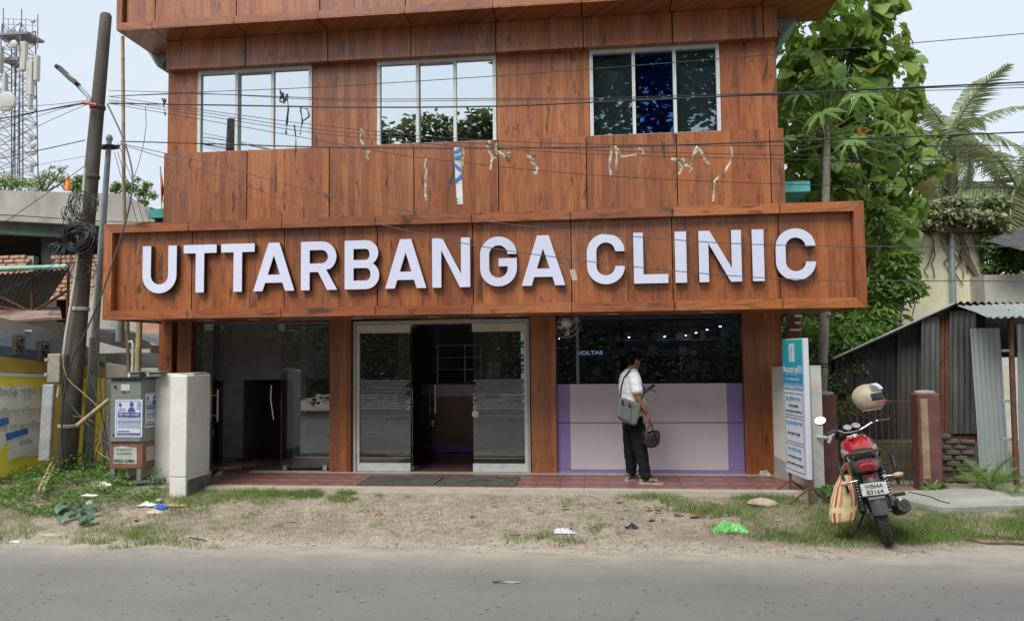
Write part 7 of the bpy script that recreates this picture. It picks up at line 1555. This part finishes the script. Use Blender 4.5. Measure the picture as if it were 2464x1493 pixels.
addmesh('hedge', inst_mesh('hedge', rv, rf, pos, rotmats(24000), RNG.uniform(.5, 1.0, 24000), LM['hedge']), None, 'stuff', 'unseen hedge added across the road to keep the ground floor glass dark', 'hedge')  # unseen row added so the shop glass reflects no bright sky
m = MB(); m.tube([V(-13.7, -16, 0), V(-13.4, -16, 10.7)], [.24, .17], 10); solo('far_pole', m, MT['conc_pole'], 'bare concrete pole across the road reflected in the first window', 'pole', origin=(-13.7, -16, 0))
FB = MB(); FB.box((-45, -29, 0), (-4, -26, 5.6)); FB.box((-3.4, -29.5, 0), (38, -26.5, 6.0)); fb = thing('reflection_block', 'unseen dull green block added behind the hedge to keep sky out of the glass', 'building', (-4, -27, 0)); part('wall', FB, mat('dull_green_wall', (.055, .065, .05), .9, var=.3, scale=1.5), fb)  # unseen building added to close sky gaps in the glass reflections
# ------------------------------------------------------------ ground cover
def proj_np(P):
    d = P-np.array(CAM); z = d @ np.array(CF); return PCX+FPX*(d @ np.array(CR))/z, PCY-FPX*(d @ np.array(CU))/z
def inpoly(x, y, poly):
    n = len(poly); r_ = np.zeros(len(x), bool); j = n-1
    for i in range(n):
        xi, yi = poly[i]; xj, yj = poly[j]; c = ((yi > y) != (yj > y)) & (x < (xj-xi)*(y-yi)/(yj-yi+1e-9)+xi); r_ ^= c; j = i
    return r_
def area_pts(poly, n, thr=0.0, fs=2.0, seed=0.0, edge=0):
    ws = [PZ(x, y, .12) for x, y in poly]; x0, x1 = min(w.x for w in ws)-.3, max(w.x for w in ws)+.3; y0, y1 = min(w.y for w in ws)-.3, max(w.y for w in ws)+.3
    out_ = []; cnt = 0; tries = 0
    while cnt < n and tries < 60:
        tries += 1; X = RNG.uniform(x0, x1, n*2); Y = RNG.uniform(y0, y1, n*2); P = np.stack([X, Y, np.full_like(X, .12)], 1); u, v = proj_np(P)
        u = u+RNG.normal(0, edge, len(u)); v = v+RNG.normal(0, edge*.35, len(v)); k = inpoly(u, v, poly)
        for x, y in zip(X[k], Y[k]):
            if thr > -1 and mnoise.noise(V(x*fs, y*fs, seed))+.35*mnoise.noise(V(x*fs*3.7, y*fs*3.7, seed+5)) < thr: continue
            if -5.02 < x < 2.52 and y > -1.43: continue
            out_.append((x, y, ground_z(x, y))); cnt += 1
            if cnt >= n: break
    return np.array(out_[:n])
gv = np.array([(0, -.0028, 0), (0, .0028, 0), (.012, .0022, .045), (.012, -.0022, .045), (.042, 0, .085)]); gf3 = [(0, 1, 2), (0, 2, 3), (3, 2, 4)]
LFT = [(-60, 1175), (60, 1150), (250, 1150), (400, 1170), (420, 1205), (520, 1190), (700, 1190), (690, 1215), (600, 1225), (560, 1240), (470, 1250), (400, 1262), (330, 1280), (230, 1262), (120, 1275), (0, 1282), (-60, 1290)]
RGT = [(1470, 1193), (1700, 1190), (1880, 1196), (2170, 1195), (2210, 1210), (2300, 1222), (2500, 1212), (2500, 1275), (2350, 1272), (2200, 1282), (2060, 1290), (1900, 1284), (1790, 1272), (1720, 1262), (1660, 1240), (1560, 1222)]
pts = [area_pts([(20, 1165), (250, 1150), (400, 1185), (370, 1215), (120, 1240), (0, 1240)], 9000, -.5, 2, 31, 8), area_pts(LFT, 18000, -.12, 2.0, 1, 9), area_pts([(420, 1185), (700, 1180), (760, 1195), (660, 1205), (430, 1215)], 3200, -.3, 2.2, 2, 8), area_pts([(640, 1186), (770, 1186), (775, 1203), (700, 1206), (650, 1200)], 2600, -.25, 3, 3, 5), area_pts([(770, 1190), (990, 1186), (1000, 1200), (900, 1210), (800, 1212)], 1500, .05, 3, 4, 8),
       area_pts(RGT, 26000, -.22, 1.9, 5, 10), area_pts([(1780, 1205), (2480, 1222), (2480, 1268), (2100, 1282), (1850, 1278)], 12000, -.5, 2, 6, 6), area_pts([(1190, 1265), (1330, 1262), (1350, 1280), (1200, 1284)], 380, .05, 4, 7, 6), area_pts([(1420, 1252), (1490, 1250), (1495, 1268), (1430, 1270)], 420, 0, 4, 8, 5), area_pts([(1330, 1275), (1400, 1272), (1410, 1284), (1330, 1287)], 160, 0, 4, 8, 5),
       area_pts([(200, 1255), (620, 1225), (700, 1245), (520, 1280), (340, 1295), (150, 1290)], 2200, .16, 4, 9, 12), area_pts([(700, 1205), (1500, 1200), (1600, 1240), (1300, 1262), (800, 1262)], 900, .26, 4, 10, 10), area_pts([(430, 1250), (620, 1262), (600, 1300), (440, 1290)], 260, .2, 5, 11, 8)]
gp = np.concatenate(pts); n = len(gp); sc = RNG.uniform(.35, 1.0, n)*np.array([.75+.6*mnoise.noise(V(x*1.3, y*1.3, 8)) for x, y, _ in gp]); sc = np.clip(sc*1.15, .22, 1.4)
addmesh('grass', inst_mesh('grass', gv, gf3, gp-np.array([0, 0, .004]), rotmats(n, None, (-.5, .6), .35), sc, LM['grass']), None, 'stuff', 'short patchy green grass on the verge in front of the clinic', 'grass')
# weeds on the mound
wv, wf = grid_leaf(.036, .024, 3, 3, .2, .15, 0, 'ovate')
wp = area_pts([(40, 1165), (120, 1140), (300, 1150), (400, 1185), (370, 1210), (250, 1225), (120, 1235), (20, 1232), (-40, 1220)], 5200, -.3, 2.2, 12, 8); n = len(wp)
hh = np.array([.04+.26*max(0, .40+mnoise.noise(V(x*2.6, y*2.6, 3))) for x, y, _ in wp]); wp[:, 2] += RNG.uniform(.15, 1, n)*hh
addmesh('weeds', inst_mesh('weeds', wv, wf, wp, rotmats(n, None, (-.4, .7), .4), RNG.uniform(.6, 1.5, n), LM['weed']), None, 'stuff', 'leafy green weeds on the mound round the pole foot and cabinet', 'weeds')
wp = area_pts([(1950, 1185), (2060, 1185), (2040, 1215), (1950, 1212)], 300, -.4, 2, 13, 6); n = len(wp); wp[:, 2] += RNG.uniform(.02, .10, n)
addmesh('weeds', inst_mesh('weeds', wv, wf, wp, rotmats(n), RNG.uniform(.8, 1.5, n), LM['weed']), None, 'stuff', 'weeds beside the standing signboard and gate post', 'weeds')
HPt = thing('broad_weed', 'clump of broad bluish heart shaped leaves at the front of the mound', 'plant', tuple(PZ(185, 1245, .12))); bm_, bf_ = grid_leaf(.11, .11, 5, 5, .35, .22, .08, 'heart'); m = MB(); m.add([V(*p) for p in bm_], bf_, True); bme = mesh_of('leaf', m, LM['blue']); P = _wm(HPt).inverted()
for k in range(34):
    x = random.uniform(142, 228); y = random.uniform(1222, 1250); p = PZ(x, y, .12); p.z = ground_z(p.x, p.y)+random.uniform(.05, .12)
    shared('leaf', bme, P @ Matrix.Translation(p) @ Matrix.Rotation(random.uniform(-2.6, -.5), 4, 'Z') @ Matrix.Rotation(random.uniform(.1, .6), 4, 'Y') @ Matrix.Scale(random.uniform(.7, 1.05), 4), HPt)
# gravel, crumbs of leaf and straw
ov = np.array([(1, 0, 0), (-1, 0, 0), (0, 1, 0), (0, -1, 0), (0, 0, .6), (0, 0, -.6)], float); of = [(0, 2, 4), (2, 1, 4), (1, 3, 4), (3, 0, 4), (2, 0, 5), (1, 2, 5), (3, 1, 5), (0, 3, 5)]
GA = [(-60, 1262), (400, 1240), (700, 1200), (1500, 1198), (1900, 1262), (2520, 1262), (2520, 1335), (1800, 1362), (1200, 1352), (600, 1335), (-60, 1318)]
p1 = area_pts(GA, 15000, -2, 1, 1, 3); p2 = area_pts([(650, 1212), (1560, 1212), (1700, 1262), (1500, 1295), (900, 1300), (640, 1262)], 9000, -.15, 1.6, 4, 10); gp = np.concatenate([p1, p2]); n = len(gp); s_ = .0035+.013*RNG.random(n)**6
addmesh('gravel', inst_mesh('gravel', ov, of, gp, rotmats(n, None, (-3, 3), 2), s_, mat('gravel_stone', (.33, .29, .235), .9, var=.2, island=.40), False), None, 'stuff', 'small stones and crumbs scattered over the dirt verge', 'gravel')
stv = np.array([(-1, -.05, 0), (1, -.05, 0), (1, .05, 0), (-1, .05, 0)], float); stp = area_pts(GA, 900, -2, 1, 2, 3); n = len(stp); stp[:, 2] += .006
addmesh('straw', inst_mesh('straw', stv, [(0, 1, 2, 3)], stp, rotmats(n, None, (-.1, .1), .2), RNG.uniform(.012, .05, n), mat('dry_straw', (.26, .21, .14), .9, island=.6), False), None, 'stuff', 'bits of dry straw and twig on the dirt', 'straw')
crp = area_pts([(100, 1225), (700, 1205), (1560, 1205), (1950, 1262), (2480, 1272), (2480, 1310), (1800, 1325), (1000, 1315), (300, 1300)], 3600, -.1, 1.8, 22, 12); n = len(crp); crp[:, 2] += .005
addmesh('leaf_litter', inst_mesh('leaf_litter', np.array([(-1, -.5, 0), (1, -.4, .3), (.8, .5, 0), (-.9, .5, .25)]), [(0, 1, 2, 3)], crp, rotmats(n, None, (-.4, .4), .4), RNG.uniform(.004, .011, n), mat('brown_leaf_crumbs', (.19, .125, .08), .9, island=.7), False), None, 'stuff', 'crumbled brown leaf litter over the middle of the verge', 'leaf litter')
# dead leaves, one by one
dlm = mat('dead_leaf_brown', (.26, .12, .06), .8, var=.3, island=.0); lv, lf = grid_leaf(.10, .055, 3, 3, -.3, .5, .1, 'ovate'); m = MB(); m.add([V(*p) for p in lv], lf, True); dme = mesh_of('dead_leaf', m, dlm)
rnd = random.Random(5); spots = [(1590, 1232), (1620, 1240), (1660, 1248), (1700, 1232), (1568, 1226), (1512, 1222), (1600, 1262), (1640, 1262), (1500, 1250), (1270, 1225), (1180, 1215), (1350, 1222), (905, 1245), (1130, 1245), (840, 1205), (1560, 1256), (2010, 1285), (1990, 1262), (2300, 1285), (1780, 1212), (1740, 1202), (330, 1255), (560, 1212), (690, 1262), (1930, 1220), (1610, 1284), (1480, 1205), (2160, 1286), (2060, 1292), (1230, 1292), (420, 1285), (1400, 1216)]
for k, (x, y) in enumerate(spots):
    p = PZ(x, y, .10); p.z = ground_z(p.x, p.y); p = PZ(x, y, p.z); o = bpy.data.objects.new('dead_leaf', dme); COL.objects.link(o)
    o.matrix_world = Matrix.Translation(p+V(0, 0, .012)) @ Matrix.Rotation(rnd.uniform(0, 6.3), 4, 'Z') @ Matrix.Rotation(rnd.uniform(-.3, .3), 4, 'X') @ Matrix.Scale(rnd.uniform(.6, 1.3), 4); tagit(o, 'curled reddish brown dead leaf lying on the verge', 'dead leaf', 'dead leaves scattered on the verge')
# ------------------------------------------------------------ litter
def gpt(x, y, dz=0.0):
    p = PZ(x, y, .1)
    for _ in range(3): p = PZ(x, y, ground_z(p.x, p.y)+dz)
    return p
def crumple(name, label, cat, x, y, w, d, h, mt_, seed=0, n=10):
    c = gpt(x, y); m = MB(); m.grid(lambda u, v: c+V((u-.5)*w*(1+.4*mnoise.noise(V(v*3, seed, 1))), (v-.5)*d*(1+.4*mnoise.noise(V(u*3, seed, 2))), .004+h*max(0, (math.sin(u*PI)*math.sin(v*PI))**.7*(.55+.9*mnoise.noise(V(u*5, v*5, seed+.5))))), n, n, False)
    return solo(name, m, mt_, label, cat, origin=c)
gbag = crumple('plastic_bag', 'bright green plastic bag lying on the dirt left of the motorcycle', 'bag', 1757, 1275, .38, .22, .11, mat('green_plastic', (.16, .50, .14), .35, var=.18, scale=20), 1, 30)
for v in gbag.data.vertices: v.co += v.normal*.012*mnoise.noise(v.co*38)
c = gpt(1360, 1279); m = MB(); m.grid(lambda u, v: c+V((u-.5)*.22+v*-.02, (v-.5)*.20, .008+.012*math.sin(u*3)*v), 6, 6); solo('paper_sheet', m, mat('white_paper', (.62, .66, .72), .8, var=.03), 'sheet of white paper lying on the dirt before the doorway', 'paper', origin=c)
crumple('plastic_bag', 'small crumpled black plastic bag on the dirt between green bag and motorcycle', 'bag', 1896, 1288, .16, .10, .06, MT['black'], 4)
crumple('plastic_scrap', 'star shaped scrap of black plastic right of the paper sheet', 'scrap', 1520, 1269, .13, .10, .04, MT['black'], 5)
crumple('wrapper', 'crumpled blue wrapper in the grass near the white pillar', 'wrapper', 388, 1222, .14, .10, .07, mat('blue_wrapper', (.03, .14, .55), .3), 6)
crumple('wrapper', 'crumpled white wrapper beside the blue wrapper', 'wrapper', 355, 1215, .20, .12, .06, mat('white_wrapper', (.62, .62, .58), .5, var=.2, scale=20), 7)
crumple('wrapper', 'crumpled pink and white wrapper in front of the blue wrapper', 'wrapper', 370, 1233, .18, .10, .05, mat('pink_wrapper', (.62, .45, .38), .6, var=.3, scale=20), 8)
crumple('cardboard', 'flattened torn brown cardboard beside the white pillar', 'cardboard', 425, 1216, .26, .10, .03, mat('cardboard', (.40, .26, .16), .9), 9)
crumple('carton', 'small white carton in the weeds above the broad leaves', 'carton', 215, 1212, .10, .06, .06, mat('white_carton', (.65, .62, .58), .6), 10)
crumple('plastic_scrap', 'white plastic scrap in the weeds in front of the cabinet', 'scrap', 250, 1168, .16, .10, .05, bpy.data.materials['white_wrapper'], 11)
crumple('plastic_scrap', 'torn white paper strip in the middle of the mound', 'scrap', 215, 1192, .18, .06, .02, bpy.data.materials['white_wrapper'], 12)
crumple('cardboard', 'long flat pale cardboard strip at the left road edge', 'cardboard', 118, 1287, .42, .07, .02, mat('pale_card', (.40, .32, .22), .9), 13)
crumple('paper_sheet', 'small white paper scrap at the left end of the road edge', 'paper', 35, 1303, .12, .06, .012, bpy.data.materials['white_paper'], 14)
c = PZ(1840, 1143, .224); m = MB(); m.grid(lambda u, v: c+V((u-.5)*.17, (v-.5)*.10, .10*(math.sin(u*PI)*math.sin(v*PI))**.6*(.6+.7*mnoise.noise(V(u*5, v*5, 2)))), 10, 8, False); solo('plastic_bag', m, mat('milky_plastic', (.42, .38, .34), .3, var=.3, scale=20), 'crumpled milky plastic bag at the right end of the porch', 'bag', origin=c)
c = gpt(1838, 1216); m = MB(); m.sphere((0, 0, 0), (.17, .09, .06), 10, 6, Matrix.Translation(c+V(0, 0, .03))); o = solo('stone', m, mat('pinkish_stone', (.42, .33, .26), .9, var=.15, bump=.3, dirt=(.5, .46, .38)), 'flat pinkish stone in the grass by the standing signboard', 'stone', origin=c)
for v in o.data.vertices: v.co += v.normal*.03*mnoise.noise(v.co*9)
for p in o.data.polygons: p.use_smooth = False
c = gpt(440, 1208); m = MB(); m.sphere((0, 0, 0), (.05, .035, .025), 8, 5, Matrix.Translation(c+V(-.3, 0, .02))); solo('stone', m, MT['conc_lt'], 'small grey stone at the foot of the white pillar', 'stone', origin=c)
m = MB(); m.tube([gpt(455, 1292, .01), gpt(480, 1296, .02), gpt(497, 1299, .015)], .006, 5); solo('pen', m, MT['black'], 'thin black strip with blue middle lying on the sandy edge', 'strip') 
m = MB(); m.tube([gpt(*p, .012) for p in ((2288, 1283), (2330, 1288), (2400, 1290), (2470, 1297), (2540, 1300))], .012, 5, flat=.4); m2 = MB(); m2.tube([gpt(*p, .012) for p in ((2300, 1287), (2330, 1298), (2370, 1306), (2440, 1306), (2500, 1312))], .012, 5, flat=.4)
solo('bark_strip', m, MT['rust'], 'upper long dark strip lying on the dirt at the right edge', 'strip'); solo('bark_strip', m2, MT['rust'], 'lower long dark strip curving over the dirt at the right edge', 'strip')
rnd = random.Random(9); m = MB()
for k in range(46):
    x, y = rnd.uniform(150, 2400), rnd.uniform(1215, 1310); c = gpt(x, y, .012); s_ = rnd.uniform(.008, .022); a = rnd.uniform(0, 3); m.add([c+V(math.cos(a+t)*s_*(1.6 if t in (0, PI) else 1), math.sin(a+t)*s_, .002) for t in (0, 1.3, PI, 4.4)], [(0, 1, 2, 3)])
solo('litter_crumbs', m, mat('pale_scraps', (.55, .50, .45), .8, var=.3, scale=3), 'tiny pale scraps of paper and shell scattered on the verge', 'litter', kind='stuff')
for lab, x, y, w_, col in (('pale chipped scar in the middle of the road', 1225, 1400, .20, (.30, .29, .26)), ('dark shallow chip in the asphalt just left of the pale scar', 1198, 1399, .10, (.05, .05, .05))):
    c = PZ(x, y, 0); m = MB(); m.add([c+V(math.cos(t*PI/8)*w_*(.5+.15*mnoise.noise(V(t*1.7, x, 0))), math.sin(t*PI/8)*w_*.20*(.8+.5*mnoise.noise(V(t*2.1, x, 4))), .0025) for t in range(16)], [tuple(range(16))]); solo('road_scar', m, mat('scar_'+str(x), col, .9, var=.5, scale=40, bump=.6), lab, 'road scar', origin=c)
# ------------------------------------------------------------ doormats
for x0, x1, lab in ((-3.09, -2.10, 'left perforated black rubber doormat at the clinic entrance'), (-2.05, -1.07, 'right perforated black rubber doormat at the clinic entrance')):
    y0, y1 = -1.18, -.50; T = thing('doormat', lab, 'doormat', ((x0+x1)/2, (y0+y1)/2, .222), group='rubber doormats on the porch'); m = MB()
    m.box((x0+.0, y0+.0, .2235), (x1-.0, y1-.0, .227)); part('base', m, MT['black'], T); m = MB(); nx, ny = 22, 12
    for i in range(nx+1): x = x0+(x1-x0)*i/nx; m.box((x-.008, y0, .2275), (x+.008, y1, .237))
    for j in range(ny+1): y = y0+(y1-y0)*j/ny; m.box((x0-.008, y-.008, .2272), (x1+.008, y+.008, .2366))
    part('rubber_grid', m, MT.setdefault('mat_rib', mat('pale_rubber_rib', (.085, .08, .072), .8, var=.3)), T, kind='stuff'); cx_ = (x0+x1)/2; m = MB(); m.box((cx_-.11, -.90, .2372), (cx_+.11, -.78, .242)); part('raised_plate', m, MT['rubber'], T)  # ribs lightened over the dark base so the grid stands out
# ------------------------------------------------------------ pharmacy interior
SF = thing('pharmacy_shelves', 'dim shelves of medicines along the back and right walls behind the shop glass', 'shelf', (.6, 4.5, .22)); shm = mat('shelf_board', (.34, .34, .42), .5)
for z in (1.50, 1.80, 2.10): m = MB(); m.box((-.6, 4.2, z), (2.3, 4.5, z+.02)); part('shelf_board', m, shm, SF)
for z in (1.45, 1.68, 1.91, 2.14): m = MB(); m.box((2.12, .6, z), (2.34, 4.1, z+.015)); part('side_shelf', m, MT['alu'], SF)
m = MB(); m.box((-.6, 4.5, .222), (2.3, 4.56, 2.38)); part('back_panel', m, mat('bluish_panel', (.20, .20, .32), .5), SF)
bxm = [mat('carton_'+nm, c_, .6) for nm, c_ in (('white', (.6, .6, .6)), ('yellow', (.55, .45, .1)), ('green', (.15, .35, .2)), ('red', (.5, .15, .12)), ('pale', (.4, .45, .5)))]
rnd = random.Random(21)
for z in (1.52, 1.82, 2.12):
    x = -.5
    while x < 2.0:
        w = rnd.uniform(.06, .16); h = rnd.uniform(.07, .2)
        if rnd.random() < .7: m = MB(); m.box((x, 4.22, z+.001), (x+w, 4.34, z+h)); solo('medicine_box', m, rnd.choice(bxm), 'small medicine carton on the dim back shelves of the pharmacy', 'box', 'medicine cartons on the back shelves', origin=(x, 4.25, z))
        x += w+rnd.uniform(.01, .10)
for z in (1.465, 1.695, 1.925):
    y = .8
    while y < 3.6:
        w = rnd.uniform(.06, .12); h = rnd.uniform(.06, .16); m = MB(); 
        if rnd.random() < .5: m.box((2.14, y, z+.001), (2.24, y+w, z+h))
        else: m.lathe([(.03, 0), (.03, h*.7), (.014, h*.8), (.016, h)], (2.2, y, z+.001), 8)
        solo('medicine_bottle', m, rnd.choice(bxm), 'small bottle or jar on the right wall shelves of the pharmacy', 'bottle', 'bottles on the right wall shelves', origin=(2.2, y, z)); y += w+rnd.uniform(.06, .3)
glow = mat('lit_spot', (1, 1, 1), .5, emit=(1, .97, .9, 14))
LS = [(1344, 867), (1485, 862), (1571, 859), (1622, 855), (1648, 850), (1675, 843), (1707, 835)]
for i, (x, y) in enumerate(((152, 265), (610, 257), (842, 252), (980, 245), (1046, 228), (1118, 208), (1203, 186))):
    px, py = (1980+x/1.7567)/1.5377, (1100+y/1.7567)/1.5377; c = PZ(px, py, 2.30)
    if c.y > 4.1 or c.y < .3: c = PY(px, py, 4.05 if c.y > 4.1 else .5)
    T = thing('spotlight', ('lit spotlight behind the fan', 'lit spotlight above the head of the man', 'lit spotlight in the middle of the shop ceiling', 'small lit spotlight starting the row to the right', 'second spotlight of the row to the right', 'third spotlight of the row to the right', 'last spotlight of the row beside the right shelves')[i], 'lamp', tuple(c), group='spotlights in the pharmacy'); 
    m = MB(); m.lathe([(.03, .012), (.032, 0)], c, 10); part('rim', m, MT['alu'], T); m = MB(); m.sphere(tuple(c), (.020, .020, .012), 8, 6); part('bulb', m, glow, T)
FR = thing('drinks_fridge', 'tall display fridge with a dark header lettered VOLTAS behind the shop glass', 'fridge', (.15, 2.0, .22))
a = PY(1385, 830, 1.9); b = PY(1475, 864, 1.9); m = MB(); m.bbox((a.x, 1.9, .222), (b.x, 2.5, a.z), .02); part('cabinet', m, mat('fridge_dark', (.03, .035, .04), .4), FR)
m = MB(); m.box((a.x, 1.885, b.z), (b.x, 1.899, a.z)); hdp = part('header', m, mat('fridge_header', (.02, .03, .07), .4), FR)
m = MB(); m.box((a.x+.04, 1.885, .4), (b.x-.04, 1.899, b.z-.03)); part('glass_door', m, mat('fridge_green', (.03, .06, .04), .2), FR)
t0 = PY(1388, 853, 1.88); t1 = PY(1450, 843, 1.88); textpart('VOLTAS', frameM((t0.x, 1.882, t0.z), (1, 0, 0), (0, 0, 1)), t1.x-t0.x, t1.z-t0.z, mat('lit_lettering', (.8, .8, .82), .5, emit=(.8, .85, 1, .35)), hdp, .02)
FN = thing('wall_fan', 'grey wall fan tilted at the top left corner of the shop window', 'fan', tuple(PY(1365, 780, -.3))); c = PY(1366, 780, -.30); Mf = Matrix.Translation(c) @ Matrix.Rotation(math.radians(-35), 4, 'Y') @ Matrix.Rotation(math.radians(55), 4, 'X')
m = MB(); m.lathe([(.02, -.14), (.06, -.13), (.065, -.03), (.03, 0)], (0, 0, .12), 14, 'z', Mf); part('motor', m, MT['alu'], FN); m = MB()
for r_ in (.06, .12, .19): m.tube([Mf @ V(r_*math.cos(t*PI/14), r_*math.sin(t*PI/14), .0-.03*(r_/.19)) for t in range(29)], .004, 5, caps=False)
for k in range(20): a_ = k*PI/10; m.tube([Mf @ V(.03*math.cos(a_), .03*math.sin(a_), .01), Mf @ V(.19*math.cos(a_), .19*math.sin(a_), -.03)], .002, 4, caps=False)
part('cage', m, MT['steel'], FN); m = MB()
for k in range(3): Mb = Mf @ Matrix.Rotation(k*2.094, 4, 'Z'); m.add([Mb @ V(.02, -.01, -.02), Mb @ V(.16, -.06, -.035), Mb @ V(.17, .03, -.01), Mb @ V(.02, .02, -.01)], [(0, 1, 2, 3)])
part('blades', m, MT['alu'], FN); m = MB(); m.tube([c+V(-.02, .02, .04), c+V(-.10, .15, -.04), c+V(-.13, .21, -.02)], .022, 8); part('bracket', m, MT['alu'], FN)
